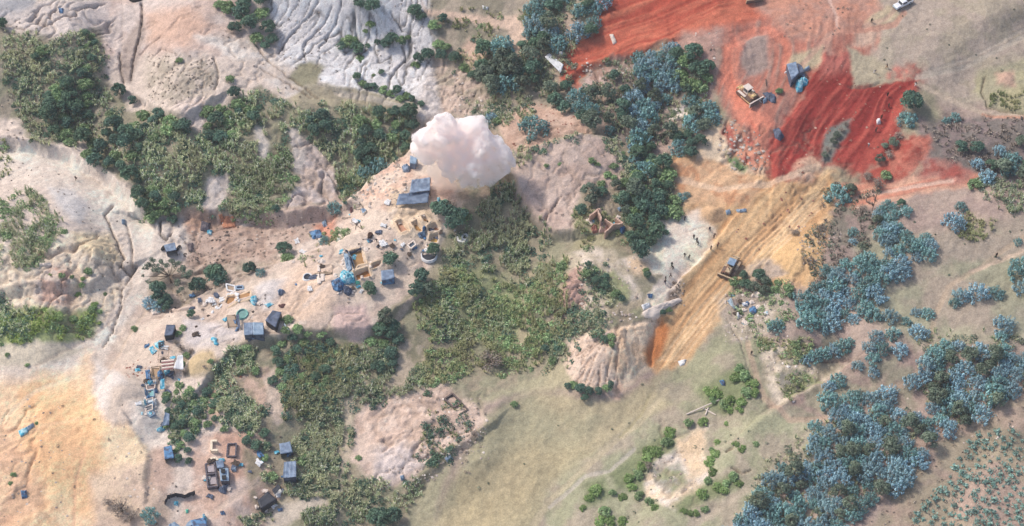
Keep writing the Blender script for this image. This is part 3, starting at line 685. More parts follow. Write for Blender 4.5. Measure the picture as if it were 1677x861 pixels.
sc_ = N(n, 'ShaderNodeVectorMath', operation='SCALE'); n.links.new(o2, sc_.inputs[0]); n.links.new(mf.outputs[0], sc_.inputs['Scale'])
n.links.new(sc_.outputs[0], b.inputs['Base Color'])
b.inputs['Roughness'].default_value = .95; b.inputs['Specular IOR Level'].default_value = .1
bp = N(n, 'ShaderNodeBump', Strength=.55, Distance=.35); n.links.new(t1.outputs[0], bp.inputs['Height'])
bp2 = N(n, 'ShaderNodeBump', Strength=.4, Distance=.12); n.links.new(t2.outputs[0], bp2.inputs['Height']); n.links.new(bp.outputs[0], bp2.inputs['Normal'])
n.links.new(bp2.outputs[0], b.inputs['Normal'])

idx = np.arange(NX * NY).reshape(NY, NX)
Fq = np.stack([idx[:-1, :-1], idx[:-1, 1:], idx[1:, 1:], idx[1:, :-1]], -1).reshape(-1, 4)
gnd = big('ground', np.stack([GX, GY, H], -1).reshape(-1, 3), Fq, gm, col.reshape(-1, 3), smooth=True)
tag(gnd, 'bare sand, red earth and dry grass of the mined hillside', 'ground', kind='structure')

# ---------------------------------------------------------------- the air
hz = bpy.data.meshes.new('haze'); zl_, zh_ = float(H.min()) - 1.0, CZ + 6
hx = float(max(abs(XS[0]), XS[-1])) + 20; hy = float(max(abs(YS[0]), YS[-1])) + 20
hz.from_pydata([(x, y, z) for z in (zl_, zh_) for x, y in ((-hx, -hy), (hx, -hy), (hx, hy), (-hx, hy))], [], [(3, 2, 1, 0), (4, 5, 6, 7), (0, 1, 5, 4), (1, 2, 6, 5), (2, 3, 7, 6), (3, 0, 4, 7)])
hm = bpy.data.materials.new('air'); hm.use_nodes = True; hn = hm.node_tree; hn.nodes.remove(hn.nodes['Principled BSDF'])
hv = N(hn, 'ShaderNodeVolumePrincipled'); hv.inputs['Color'].default_value = (.93, .95, 1, 1); hv.inputs['Density'].default_value = HAZE; hv.inputs['Anisotropy'].default_value = 0
hn.links.new(hv.outputs[0], hn.nodes['Material Output'].inputs['Volume']); hz.materials.append(hm)
ho = bpy.data.objects.new('haze', hz); C.objects.link(ho); tag(ho, 'thin milky air over the whole valley', 'haze', kind='stuff')

# ---------------------------------------------------------------- plants: shapes
def leaves(P, Nrm, size, rs, asp=1.7, tilt=.6, tri=False):
    """rhombic leaves at points P facing roughly Nrm; returns verts, faces"""
    n = len(P)
    d = Nrm + rs.normal(0, tilt, (n, 3)); d /= np.linalg.norm(d, axis=1)[:, None] + 1e-9
    t = rs.normal(0, 1, (n, 3)); a = np.cross(d, t); a /= np.linalg.norm(a, axis=1)[:, None] + 1e-9
    b = np.cross(d, a); s = (size * rs.uniform(.7, 1.3, n))[:, None] * .5
    V = np.stack([P - a * s * asp, P - b * s * .8, P + a * s * asp, P + b * s * .8], 1).reshape(-1, 3)
    return V, np.arange(4 * n).reshape(n, 4)
def blades(base, rs, n, h, w, spread, droop=.35):
    """arching grass blades from base points (k,3): n per point, each a bent two-face ribbon"""
    k = len(base); B = np.repeat(base, n, 0); m = k * n
    a = rs.uniform(0, 2 * pi, m); o = rs.uniform(.15, 1, m) * spread; hh = h * rs.uniform(.55, 1.15, m) if np.isscalar(h) else np.repeat(h, n) * rs.uniform(.55, 1.15, m)
    dx, dy = np.cos(a), np.sin(a); ww = w * rs.uniform(.6, 1.3, m) * .5
    sx, sy = -dy * ww, dx * ww; z = np.zeros(m)
    p0 = B + np.stack([dx * .12 * o, dy * .12 * o, z - .1], 1)
    p1 = B + np.stack([dx * o * .5, dy * o * .5, hh * .75], 1)
    p2 = B + np.stack([dx * o * 1.15, dy * o * 1.15, hh * (1 - droop * rs.uniform(0, 1.3, m))], 1)
    s = np.stack([sx, sy, z], 1)
    V = np.stack([p0 - s, p0 + s, p1 - s * 1.2, p1 + s * 1.2, p2 - s * .4, p2 + s * .4], 1).reshape(-1, 3)
    i = np.arange(m)[:, None] * 6
    Fq = np.concatenate([i + [0, 1, 3, 2], i + [2, 3, 5, 4]], 0)
    return V, Fq
def join(parts):
    V, Fq, o = [], [], 0
    for v, f in parts: V.append(v); Fq.append(f + o); o += len(v)
    return np.concatenate(V), np.concatenate(Fq)
def crown_lumps(rs, R0, hz, nl, nleaf, size, lump=.42, base=.5, up=.5):
    parts = []
    for i in range(nl):
        a = rs.uniform(0, 2 * pi); q = sqrt(rs.uniform(0, 1)); r = q * R0 * .72
        c = np.array([r * cos(a), r * sin(a), base + hz * sqrt(max(0, 1 - .85 * q * q)) * rs.uniform(.7, 1.0)])
        lr = R0 * lump * rs.uniform(.65, 1.25)
        d = rs.normal(0, 1, (nleaf, 3)); d[:, 2] = np.abs(d[:, 2]) * 1.1 - .35; d /= np.linalg.norm(d, axis=1)[:, None]
        P = c + d * lr * rs.uniform(.55, 1.08, nleaf)[:, None] * [1, 1, .85]
        parts.append(leaves(P, d + [0, 0, up], size, rs))
    return join(parts)
def crown_shoots(rs, R0, hz, ns, nleaf, size):
    """juvenile eucalyptus: many upright shoots, leaves set round each"""
    parts = []
    for i in range(ns):
        a = i * 2.4 + rs.uniform(-.5, .5); q = sqrt((i + .5) / ns); r = q * R0 * .85
        x, y = r * cos(a), r * sin(a)
        top = hz * (1 - .55 * q ** 2.2) * rs.uniform(.82, 1.1); L = hz * rs.uniform(.45, .7)
        ax = np.array([cos(a) * q * .55, sin(a) * q * .55, 1.0]); ax /= np.linalg.norm(ax)
        t = rs.uniform(0, 1, nleaf) ** .8; ang = rs.uniform(0, 2 * pi, nleaf)
        rr = R0 * .2 * (1.15 - t) ** .6 + .03
        P = np.array([x, y, top - L]) + ax * (t * L)[:, None] + np.stack([np.cos(ang) * rr, np.sin(ang) * rr, 0 * t], 1)
        d = np.stack([np.cos(ang), np.sin(ang), .7 + t], 1)
        parts.append(leaves(P, d, size, rs, 1.5, .35))
    return join(parts)
def limb_mesh(rs, h, r0, nb, spread):
    """tapered trunk with limbs, one mesh"""
    V, Fc = [], []
    def tube(p, q, ra, rb, k=6):
        p, q = Vector(p), Vector(q); ax = (q - p).normalized(); s = ax.orthogonal().normalized(); t = ax.cross(s); o = len(V)
        for c, r in ((p, ra), ((p + q) / 2 + Vector((rs.uniform(-.06, .06), rs.uniform(-.06, .06), 0)), (ra + rb) / 2), (q, rb)):
            for i in range(k): V.append(c + (s * cos(i * 2 * pi / k) + t * sin(i * 2 * pi / k)) * r)
        for l in range(2):
            for i in range(k): Fc.append((o + l * k + i, o + l * k + (i + 1) % k, o + (l + 1) * k + (i + 1) % k, o + (l + 1) * k + i))
    tube((0, 0, -.4), (0, 0, h * .45), r0, r0 * .75); tube((0, 0, h * .42), (rs.uniform(-.2, .2), rs.uniform(-.2, .2), h), r0 * .75, r0 * .25)
    for i in range(nb):
        a = i * 2.4 + rs.uniform(-.4, .4); z = h * rs.uniform(.3, .7); L = spread * rs.uniform(.6, 1)
        e = (cos(a) * L, sin(a) * L, z + h * rs.uniform(.2, .45)); tube((0, 0, z), e, r0 * .45, r0 * .14, 5)
    return V, Fc
def npmesh(name, V3, Fq, m):
    me = bpy.data.meshes.new(name); V3 = np.ascontiguousarray(V3, np.float32); Fq = np.ascontiguousarray(Fq, np.int32)
    me.vertices.add(len(V3)); me.vertices.foreach_set('co', V3.ravel()); me.loops.add(Fq.size); me.loops.foreach_set('vertex_index', Fq.ravel())
    me.polygons.add(len(Fq)); me.polygons.foreach_set('loop_start', np.arange(0, Fq.size, 4, dtype=np.int32))
    me.materials.append(m); me.update(calc_edges=True); return me

BLUE = leafmat('juvenile_eucalyptus_leaf', [(0, (76, 109, 118)), (.3, (101, 138, 149)), (.6, (132, 170, 185)), (.85, (161, 199, 216)), (1, (178, 212, 221))], .5, .12, mixc=(122, 150, 145), mf=.5)
TEAL = leafmat('bluegreen_eucalyptus_leaf', [(0, (73, 108, 100)), (.4, (99, 141, 136)), (.75, (125, 168, 167)), (1, (155, 193, 195))], .55, .12)
OLIVE = leafmat('adult_eucalyptus_leaf', [(0, (79, 97, 79)), (.5, (102, 118, 100)), (1, (131, 142, 122))], .6, .12)
DARK = leafmat('dark_acacia_leaf', [(0, (57, 84, 73)), (.45, (74, 105, 90)), (.8, (96, 129, 110)), (1, (124, 154, 135))], .6, .14, mixc=(102, 130, 96), mf=.5)
GREEN = leafmat('green_shrub_leaf', [(0, (93, 119, 81)), (.4, (121, 149, 101)), (.8, (154, 183, 128)), (1, (189, 207, 160))], .6, .2)
BRIGHT = leafmat('bright_herb_leaf', [(0, (105, 134, 75)), (.5, (134, 163, 96)), (1, (168, 189, 130))], .6, .25)
GREYT = leafmat('bare_twigs', [(0, (114, 100, 91)), (.5, (146, 132, 121)), (1, (178, 167, 153))], .8, 0)
GRASS = leafmat('tall_grass_blade', [(0, (116, 141, 102)), (.35, (145, 169, 125)), (.62, (187, 200, 159)), (.82, (231, 233, 194)), (1, (236, 236, 234))], .7, .4, mixc=(208, 205, 168))
LUSH = leafmat('fresh_grass_blade', [(0, (117, 136, 89)), (.5, (151, 163, 114)), (1, (198, 200, 156))], .7, .4, mixc=(186, 179, 140))
VIVID = leafmat('vivid_grass_blade', [(0, (116, 142, 70)), (.5, (148, 172, 92)), (1, (184, 198, 130))], .7, .4)
BARK = mat('bark', (118, 102, 88), .9, .2, 6)
KINDS = {}
def protos(kind, fn, n, m, h, r0, nb, sp, trunk=True):
    out = []
    for k in range(n):
        rs = np.random.RandomState(hash_(kind) + k)
        V3, Fq = fn(rs); cm = npmesh('crown', V3, Fq, m); tm = None
        if trunk:
            tv, tf = limb_mesh(rs, h, r0, nb, sp); tm = npmesh('trunk', np.array([tuple(v) for v in tv]), np.array(tf), BARK)
        out.append((cm, tm))
    KINDS[kind] = out
def hash_(s): return sum(ord(c) * (i + 3) for i, c in enumerate(s)) % 9000
# all prototypes have a crown radius of 1 m
protos('euc', lambda rs: crown_shoots(rs, 1.0, 1.4, 28, 34, .125), 7, BLUE, 1.2, .05, 5, .5)
protos('teal', lambda rs: crown_shoots(rs, 1.0, 1.3, 28, 32, .13), 6, TEAL, 1.2, .05, 5, .5)
protos('olive', lambda rs: crown_lumps(rs, 1.0, 1.5, 16, 60, .15, .36, .3), 4, OLIVE, 1.3, .05, 5, .6)
protos('dark', lambda rs: crown_lumps(rs, 1.0, .95, 26, 62, .125, .30, .3), 6, DARK, 1.0, .06, 6, .6)
protos('green', lambda rs: crown_lumps(rs, 1.0, .6, 24, 44, .14, .28, .08), 5, GREEN, .7, .04, 4, .5)
protos('bright', lambda rs: crown_lumps(rs, 1.0, .4, 22, 42, .15, .28, .04), 5, BRIGHT, .5, .03, 4, .4)
protos('grey', lambda rs: join([crown_lumps(rs, 1.0, .9, 12, 32, .10, .4, .2), blades(np.zeros((1, 3)) , rs, 40, 1.1, .05, .9, 0)]), 3, GREYT, .8, .05, 8, .8)
protos('tuft', lambda rs: blades(rs.normal(0, .22, (9, 3)) * [1, 1, 0], rs, 16, 1.05, .075, .62, .5), 4, GRASS, .3, .03, 2, .3, False)
NAME = dict(euc='eucalyptus_sapling', teal='eucalyptus_sapling', olive='eucalyptus_tree', dark='acacia_tree', green='green_shrub', bright='leafy_bush', grey='bare_shrub', tuft='grass_tussock')
CAT = dict(euc='young tree', teal='young tree', olive='tree', dark='tree', green='shrub', bright='bush', grey='shrub', tuft='grass tussock')
nplant = 0
def plant(kind, u, v, r, label, group=None, name=None, cat=None, hs=1.0):
    """r: crown radius in image pixels"""
    global nplant
    nplant += 1
    p = G(u, v + r * .35)
    fw = (p.y - CY) * cp_ - (p.z - CZ) * sp_
    rad = r * fw / F
    q = KINDS[kind][nplant % len(KINDS[kind])]
    e = empty(name or NAME[kind], (p.x, p.y, p.z - .12), rnd.uniform(0, 6.28), label=label, cat=cat or CAT[kind], group=group)
    s = (rad * rnd.uniform(.94, 1.08), rad * rnd.uniform(.94, 1.08), rad * hs * rnd.uniform(.9, 1.1))
    for nm, me in (('crown', q[0]), ('trunk', q[1])):
        if me is None: continue
        o = bpy.data.objects.new(nm if kind != 'tuft' else 'blades', me); C.objects.link(o); o.parent = e; o.scale = s
    return e
def scatter(poly, dist, seed=1, jitter=True):
    """spaced points inside an outline"""
    P = np.asarray(poly); rs = np.random.RandomState(seed); x0, y0 = P.min(0); x1, y1 = P.max(0); out = []
    c = rs.uniform([x0, y0], [x1, y1], (int((x1 - x0) * (y1 - y0) / dist ** 2 * 22) + 30, 2))
    c = c[sdf(c[:, 0], c[:, 1], P) > 0]
    cell = {}
    for a, b in c:
        i, j = int(a // dist), int(b // (dist * .8))
        if all((a - p) ** 2 + ((b - q) * 1.25) ** 2 >= dist * dist for di in (-1, 0, 1) for dj in (-1, 0, 1) for p, q in cell.get((i + di, j + dj), ())):
            cell.setdefault((i, j), []).append((a, b)); out.append((a, b))
    return sorted(out, key=lambda t: t[1])
KEEP = [(907,104,32),(1002,345,24),(985,365,24),(1020,222,16),(1005,170,14),(930,28,22),(960,120,18),(1030,130,14),(1085,190,16),(1085,232,18),(1000,140,12),(1068,60,20),(1045,165,10),(1110,150,10)]
def grove(poly, dist, kinds, rr, label, group, seed=1, hs=1.0, lim=400):
    """label per kind; every tree a thing"""
    pts = scatter(poly, dist, seed); A = np.asarray(poly); lo, hi = A.min(0), A.max(0)
    for a, b in pts[:lim]:
        if any((a - p) ** 2 + (b - q - r_ * .4) ** 2 < r_ * r_ for p, q, r_ in KEEP): continue
        k = rnd.choice(kinds); sx = int(min(2, 3 * (a - lo[0]) / (hi[0] - lo[0]))); sy = int(min(2, 3 * (b - lo[1]) / (hi[1] - lo[1])))
        sec = ('top ', 'middle ', 'bottom ')[sy] + ('left', 'centre', 'right')[sx]; sec = 'very centre' if (sx, sy) == (1, 1) else sec; q_ = rr * rnd.uniform(.72, 1.32)
        szw = 'small ' if q_ < rr * .9 else 'broad ' if q_ > rr * 1.14 else 'mid-sized '
        lb = szw + label[k]; lb = lb if len(lb.split()) > 14 else lb + ', ' + sec; lb = ' '.join(lb.split()[1:]) if len(lb.split()) > 16 else lb
        plant(k, a, b, q_, lb, group + ', ' + dict(euc='blue ones', teal='blue-green ones', olive='olive ones', dark='dark ones', green='green ones', bright='bright ones', grey='bare ones', tuft='tussocks')[k], hs=hs)

# --- eucalyptus plantations
def L3(where):
    return dict(euc='pale blue eucalyptus ' + where, teal='blue-green eucalyptus ' + where, olive='olive eucalyptus ' + where,
                dark='dark acacia ' + where, green='green shrub ' + where, grey='bare grey-brown shrub ' + where, tuft='grass tussock ' + where, bright='bright green bush ' + where)
grove(T(2,3,[(360,270),(430,215),(600,200),(640,330),(740,320),(800,400),(790,480),(740,560),(640,650),(520,760),(420,800),(380,900),(-220,900),(-100,800),(0,640),(80,560),(230,560),(215,430),(230,340),(330,360)]), 18, ['euc','euc','euc','teal','teal','olive'], 13, L3('in the largest plantation block'), 'trees of the largest plantation block', 3, 1.1)
grove(T(2,3,[(800,20),(900,-30),(1000,-20),(1247,20),(1330,60),(1247,180),(1120,250),(1040,330),(960,370),(880,395),(830,360),(770,300),(790,220),(700,160),(720,90)]), 19, ['euc','euc','teal','olive','olive'], 14, L3('in the second plantation block'), 'trees of the second plantation block', 5, 1.1)
grove(T(1,3,[(490,400),(560,450),(575,530),(530,600),(510,690),(400,710),(360,700),(240,740),(170,700),(150,620),(230,540),(320,520),(320,460),(400,420)]), 17, ['euc','teal','teal'], 13, L3('in the long clump east of the lower bulldozer'), 'saplings of the long clump', 8)
grove(T(1,3,[(600,260),(690,270),(790,290),(800,380),(740,420),(650,420),(660,490),(600,500),(550,430),(600,340)]), 16, ['euc','teal'], 12, L3('in the rounded clump above the long clump'), 'saplings of the rounded clump', 9)
grove(T(1,3,[(520,190),(640,190),(650,250),(590,320),(530,310)]), 14, ['euc','teal','olive'], 10, L3('at the upper end of the rounded clump'), 'saplings above the rounded clump', 10)
grove(T(1,3,[(540,140),(660,140),(680,180),(550,185)]), 13, ['teal','dark'], 9, L3('on the edge of the reddish track below the red earth'), 'saplings by the reddish track', 12)
grove(T(0,2,[(570,290),(700,200),(760,210),(800,270),(800,400),(760,560),(700,560),(620,480),(640,330)]), 17, ['euc','euc','teal','olive'], 12, L3('in the mixed grove below the upper red earth'), 'trees of the mixed grove', 14)
grove(T(0,2,[(440,380),(560,330),(640,340),(620,480),(700,560),(780,640),(700,700),(560,690),(450,620),(440,500)]), 19, ['dark','teal','olive','euc'], 14, L3('in the lower part of the mixed grove'), 'trees of the lower mixed grove', 15, 1.2)
grove(T(0,2,[(790,270),(880,250),(950,300),(950,380),(900,440),(800,460),(780,360)]), 18, ['dark','green','dark'], 15, L3('at the rounded eastern end of the mixed grove'), 'trees at the eastern end of the mixed grove', 16, 1.2)
grove(T(0,2,[(850,490),(920,480),(990,560),(940,620),(870,620),(840,560)]), 18, ['teal','olive'], 13, L3('above the pale sand at the foot of the red slope'), 'trees above the pale sand', 17)
grove(T(0,2,[(790,640),(850,630),(910,680),(900,720),(830,760),(780,700)]), 16, ['dark','teal'], 13, L3('left of the pale sand at the foot of the red slope'), 'trees left of the pale sand', 18)
grove(T(0,2,[(500,640),(560,630),(660,700),(720,790),(720,861),(650,861),(570,760)]), 19, ['dark','teal','olive','euc'], 13, L3('on the bank between the pink hill and the orange cut'), 'trees between pink hill and cut', 19)
grove(T(0,2,[(40,160),(60,60),(180,-20),(420,0),(480,-10),(400,60),(340,80),(410,100),(400,150),(330,170),(230,170),(215,260),(150,330),(90,320),(30,230)]), 18, ['teal','dark','olive','euc'], 13, L3('on the slope left of the upper red earth'), 'trees left of the upper red earth', 20)
grove(T(0,2,[(0,260),(60,330),(130,350),(240,370),(320,430),(400,480),(430,600),(370,620),(280,560),(240,520),(160,470),(60,430),(-60,440),(-150,400),(-100,300)]), 19, ['dark','dark','teal','olive'], 14, L3('in the dark belt between the grey strip and the mixed grove'), 'trees of the dark belt', 21, 1.2)
grove(T(0,1,[(1090,230),(1230,200),(1250,420),(1160,480),(1080,440),(1060,320)]), 20, ['dark','teal','olive'], 15, L3('in the hollow below the footpath above the dust cloud'), 'trees of the hollow above the dust cloud', 22, 1.2)
grove([(1050,265),(1085,262),(1098,290),(1115,330),(1090,360),(1080,395),(1050,415),(1025,400),(1030,375),(1050,360),(1020,340),(1040,300)], 19, ['dark','dark','green'], 15, L3('in the dark thicket right of the ruined brick house'), 'trees right of the ruined house', 23, 1.2)
grove(T(1,2,[(330,80),(420,60),(600,20),(640,90),(600,200),(520,180),(430,160),(330,180)]), 19, ['olive','dark','green'], 13, L3('behind the ruined brick house'), 'trees behind the ruined house', 24)
grove([(1560,235),(1600,228),(1640,240),(1677,232),(1700,300),(1677,300),(1600,285),(1590,260)], 22, ['teal','olive','euc','dark'], 12, L3('in the brown scrub below the earth track'), 'trees in the brown scrub', 25)
grove([(1540,195),(1565,188),(1572,200),(1545,205)], 12, ['euc','teal'], 8, L3('beside the ring ditch on the grassland'), 'saplings by the ring ditch', 26)
# lone and small-clump saplings, each told apart by where it stands
for k, u, v, r, lb in [
 ('euc',1562,362,17,'large lone pale blue eucalyptus standing beside pale grass on the grassland'),
 ('teal',1574,338,10,'small blue-green tree just above the large lone pale blue eucalyptus'),
 ('teal',1397,380,9,'small blue-green sapling between two clumps beside the bare grey shrubs'),
 ('euc',1397,395,7,'smallest sapling at the foot of the pair beside the bare grey shrubs'),
 ('teal',1372,318,18,'dark blue-green bush at the top end of the orange cut'),
 ('olive',1390,312,12,'olive bush touching the dark blue-green one at the top of the orange cut'),
 ('teal',1352,443,11,'lone blue-green sapling at the upper left end of the long clump'),
 ('euc',1350,540,8,'small pale sapling just under the long clump'),
 ('teal',1270,533,13,'lone blue-green sapling beside the litter heap'),
 ('euc',1458,517,14,'oval pale blue sapling standing alone under the long clump'),
 ('teal',1484,525,8,'little blue-green sapling right of the oval one'),
 ('euc',1500,511,8,'little pale sapling joined to a rounder sapling on its right'),
 ('teal',1519,512,11,'round blue-green sapling at the end of a row of three'),
 ('euc',1504,543,14,'round pale blue sapling below a row of three'),
 ('euc',1600,478,17,'tallest sapling in the row of four by the footpath bend'),
 ('euc',1573,482,13,'second sapling in the row of four by the footpath bend'),
 ('teal',1563,495,9,'lowest sapling in the row of four by the footpath bend'),
 ('teal',1631,478,12,'right end sapling of the row of four by the footpath bend'),
 ('euc',1643,530,17,'lone pale eucalyptus standing above the second plantation block'),
 ('teal',1640,550,10,'blue-green sapling touching the foot of the lone pale eucalyptus'),
 ('teal',1667,395,7,'tiny lone sapling at the edge of the view above the footpath'),
 ('teal',1672,440,22,'large blue-green tree cut by the edge of the view, by the footpath'),
 ('euc',1680,470,18,'pale eucalyptus cut by the edge of the view, by the footpath'),
 ('teal',1462,545,12,'blue-green sapling topping the crooked row of saplings'),('euc',1435,550,12,'pale sapling second in the crooked row of saplings'),('teal',1445,570,12,'blue-green sapling in the middle of the crooked row'),
 ('euc',1424,567,11,'pale sapling on the outer side of the crooked row'),('teal',1430,585,12,'blue-green sapling low in the crooked row'),('euc',1405,597,9,'small pale sapling at the left foot of the crooked row'),('euc',1431,607,10,'small pale sapling at the right foot of the crooked row'),
 ('euc',1473,572,13,'pale sapling standing apart right of the crooked row'),
 ('teal',1380,566,13,'sapling at the right end of the hedge-like row over the ravine'),('euc',1365,572,12,'second sapling from the right end of the row over the ravine'),('teal',1350,578,12,'third sapling in the row over the ravine'),('teal',1334,582,12,'fourth sapling in the row over the ravine'),('euc',1321,588,10,'left end sapling of the row over the ravine'),('teal',1392,560,9,'tiny sapling at the tip of the row over the ravine'),
 ('teal',1372,622,12,'upper sapling of the pair beside the bend of the earth track'),('euc',1358,633,11,'small sapling between the pair beside the track bend'),('teal',1355,655,18,'broad lower sapling of the pair beside the bend of the earth track'),
 ('teal',875,208,21,'dark blue-green tree alone on the orange-pink hillside above the hill'),
 ('euc',804,192,10,'blue-green bush just above the dust cloud'),
 ('euc',1041,240,12,'bright blue eucalyptus in the gap below the mixed grove'),
 ('teal',998,212,9,'small pale blue sapling near the red soil pocket of the grove'),
 ('dark',1490,168,22,'broad dark green shrub at the top right edge of the red slope'),
 ('teal',1484,195,15,'dull grey-green bush at the foot of the broad dark shrub'),
 ('dark',640,425,15,'round dark green tree beside the tarpaulin hut on the sand terrace'),
 ('dark',606,473,15,'dark feathery tree on the terrace edge below the tarpaulin hut'),
 ('dark',725,345,22,'dark tree at the corner of the big blue-grey tarpaulin'),
 ('dark',748,362,22,'dark green tree under the dust cloud beside the settling pits'),
 ('green',755,350,20,'green-leaved tree at the right of the dark trees by the pits'),
 ('grey',738,335,14,'dusty grey tree between dust cloud and big tarpaulin'),
 ('dark',710,410,13,'dark tree leaning over the white-rimmed round pit'),
 ('dark',690,455,17,'dark blue-green tree at the right edge of the sand terrace'),('dark',682,475,15,'dark tree just below it on the right edge of the sand terrace'),('olive',700,475,14,'olive tree behind the pair on the right terrace edge'),
 ('olive',633,520,15,'dull olive tree below the pinkish spoil mound'),('dark',625,540,16,'dark tree below the dull olive one under the spoil mound'),('dark',645,535,14,'dark tree right of the dull olive one'),
 ('dark',262,478,20,'large dark tree below the spreading tree by the river bed'),('dark',272,496,17,'dark tree at the lower side of the group by the river bed'),('euc',245,495,11,'blue-grey bush at the left foot of the group by the river bed'),('euc',262,500,12,'blue-grey bush in the shade of the group by the river bed'),
 ('dark',326,468,16,'left tree of the dark pair above the white sacks'),('dark',358,455,22,'large right tree of the dark pair above the white sacks'),('dark',345,445,12,'small dark tree behind the dark pair above the white sacks'),
 ('dark',314,514,9,'small dark grey-green bush alone on the sand below the dark pair'),
 ('dark',409,440,13,'dark tree in the middle of the muddy valley'),('teal',427,445,8,'small blue-green tree next to the valley tree'),
 ('dark',466,408,14,'dark round tree on the bank edge of the muddy valley'),('green',470,420,13,'green bush under the round tree of the muddy valley'),
 ('dark',452,342,9,'round dark bush on the pale scree above the muddy valley'),
 ('teal',548,340,11,'blue-green tree on the bank above the blue litter'),('teal',532,393,9,'blue-green bush beside the blue litter heap'),
 ('dark',385,152,12,'round dark bush at the lower end of the pale path'),('green',377,128,9,'small green bush up the slope from the round dark bush'),('green',294,97,7,'tiny green bush on the crest of the tufted mound'),
 ('dark',218,165,10,'dusky round bush in the mouth of the upper gully'),('dark',196,150,14,'dark bush on the left lip of the upper gully mouth'),
 ('dark',5,40,12,'dark bush at the edge of the view on the grey corner slope'),
 ('green',842,660,7,'tiny green bush alone at the meadow edge'),('green',1372,690,6,'tiny tree on the bare earth track verge'),
 ('green',435,748,9,'small bush left of the blue-roofed huts'),('green',445,778,12,'dusky bush between the huts and the black-roofed hut'),('green',497,750,13,'green bush right of the upper blue-roofed hut'),
 ('green',587,748,6,'tiny bush on the left rim of the pink spoil heap'),('dark',620,850,22,'dark shrub at the bottom edge of the meadow'),('dark',645,845,16,'smaller dark shrub next to the bottom edge one'),
 ('grey',200,830,18,'bare grey-green shrub at the foot of the orange sand'),('grey',215,845,15,'second bare shrub at the foot of the orange sand'),('grey',178,822,12,'left one of the bare shrubs at the foot of the orange sand'),('teal',246,843,13,'blue-green bush in front of the black sheeting'),
 ('grey',805,590,22,'smoky grey leafless bush at the top corner of the meadow'),
 ('grey',1300,380,9,'bare bush with black scraps on the edge of the orange cut'),('grey',1345,375,9,'grey bush in the rubble at the edge of the orange cut'),('grey',1410,345,13,'tall leafless bush above the rounded clump'),
 ('grey',1437,300,13,'grey wiry bush on the crest right of the orange cut'),('grey',1420,290,10,'grey wiry bush left of another on the crest'),('green',1450,285,12,'yellow-green bush on the crest right of the orange cut'),
 ('grey',1062,762,9,'grey stump bush on the pale scar in the lower meadow'),('grey',778,712,9,'grey spiky bush on the right rim of the pink spoil heap'),
 ('dark',1000,630,8,'small dark bush at the bottom tip of the furrowed fan'),
 ('olive',1640,275,16,'olive shrub above the pale grass at the edge of the view'),('green',1595,300,14,'wide green shrub under the brown scrub'),
]: plant(k, u, v, r, lb, hs=1.15 if k in ('dark', 'teal') else 1.0)
# bushes in rows and clumps
def clump(pts, kinds, label, group, hs=1.0):
    for i, (u, v, r) in enumerate(pts):
        k = kinds[i % len(kinds)]; plant(k, u, v, r, L3(label)[k], group + ', ' + k.replace('euc', 'pale blue').replace('teal', 'blue-green'), hs=hs)
clump([(965,640,9),(950,635,10),(940,628,9),(980,640,9),(958,650,8),(995,632,9),(930,632,7)], ['dark','dark','green'], 'along the foot of the furrowed fan', 'bushes along the furrowed fan')
clump([(1205,615,12),(1220,612,13),(1232,625,12),(1235,640,10),(1222,640,12),(1215,655,11),(1198,652,12),(1185,660,11),(1175,640,13),(1160,638,11),(1168,652,10),(1195,668,10),(1212,668,9),(1210,600,9)], ['bright','green','bright'], 'in the bright thicket round the hollow with the pale logs', 'bushes round the hollow')
clump([(1098,705,13),(1092,722,13),(1075,735,13),(1062,745,12),(1055,760,12),(1045,775,11),(1030,780,11),(1035,795,10),(1020,812,9),(1047,810,10),(1062,735,10)], ['bright','green','bright','bright'], 'in the green belt left of the pale scar', 'bushes left of the pale scar')
clump([(975,800,14),(965,812,10),(990,835,12),(1000,850,12),(985,850,12),(1003,805,8),(1020,850,10),(955,830,7),(1063,820,10),(1072,828,8)], ['bright','bright','green'], 'in the scattered patch at the bottom of the meadow', 'bushes at the bottom of the meadow')
clump([(1172,740,10),(1165,735,7),(1205,725,8),(1215,732,8),(1238,725,6),(1190,692,6),(1152,688,10),(1128,690,10),(1162,752,12),(1168,770,10),(1200,778,11),(1150,805,12),(1175,795,10),(1190,790,9),(1210,790,9),(1185,800,10),(1160,785,9),(1120,835,7),(1140,838,7),(1155,832,8),(1130,838,7),(1175,722,7)], ['bright','green','bright'], 'scattered right of the pale scar', 'bushes right of the pale scar')
clump([(790,212,9),(815,195,9),(700,90,13),(718,70,12),(722,90,12),(712,40,13),(725,30,10),(730,75,10),(745,95,12),(760,110,13),(775,125,11)], ['dark','green'], 'beside the top of the grey strip', 'bushes beside the grey strip')
clump([(572,66,16),(560,75,10),(585,80,14),(590,95,10),(610,10,15),(590,8,10),(607,38,9),(585,5,8),(642,65,13),(655,62,11),(632,72,10),(660,72,8),(668,60,7),(618,70,7),(686,95,11),(680,105,9),(680,18,14),(690,28,10),(598,50,6),(602,75,6),(625,118,6),(612,122,4)], ['green','dark','dark'], 'on the furrowed grey tailings face', 'bushes on the grey tailings face')
clump([(585,125,8),(595,135,9),(612,142,9),(628,145,10),(650,148,10),(665,155,10),(602,142,8),(640,152,9),(675,162,8),(655,160,8),(690,170,7)], ['dark','green'], 'in the hedge at the foot of the grey tailings', 'hedge at the foot of the tailings')
clump([(375,10,16),(395,22,17),(410,40,17),(430,20,15),(440,45,15),(445,65,12),(420,60,14),(400,5,14),(430,0,14),(360,5,12),(435,75,10),(385,45,12)], ['green','dark','dark'], 'in the clump left of the grey tailings', 'bushes left of the grey tailings')
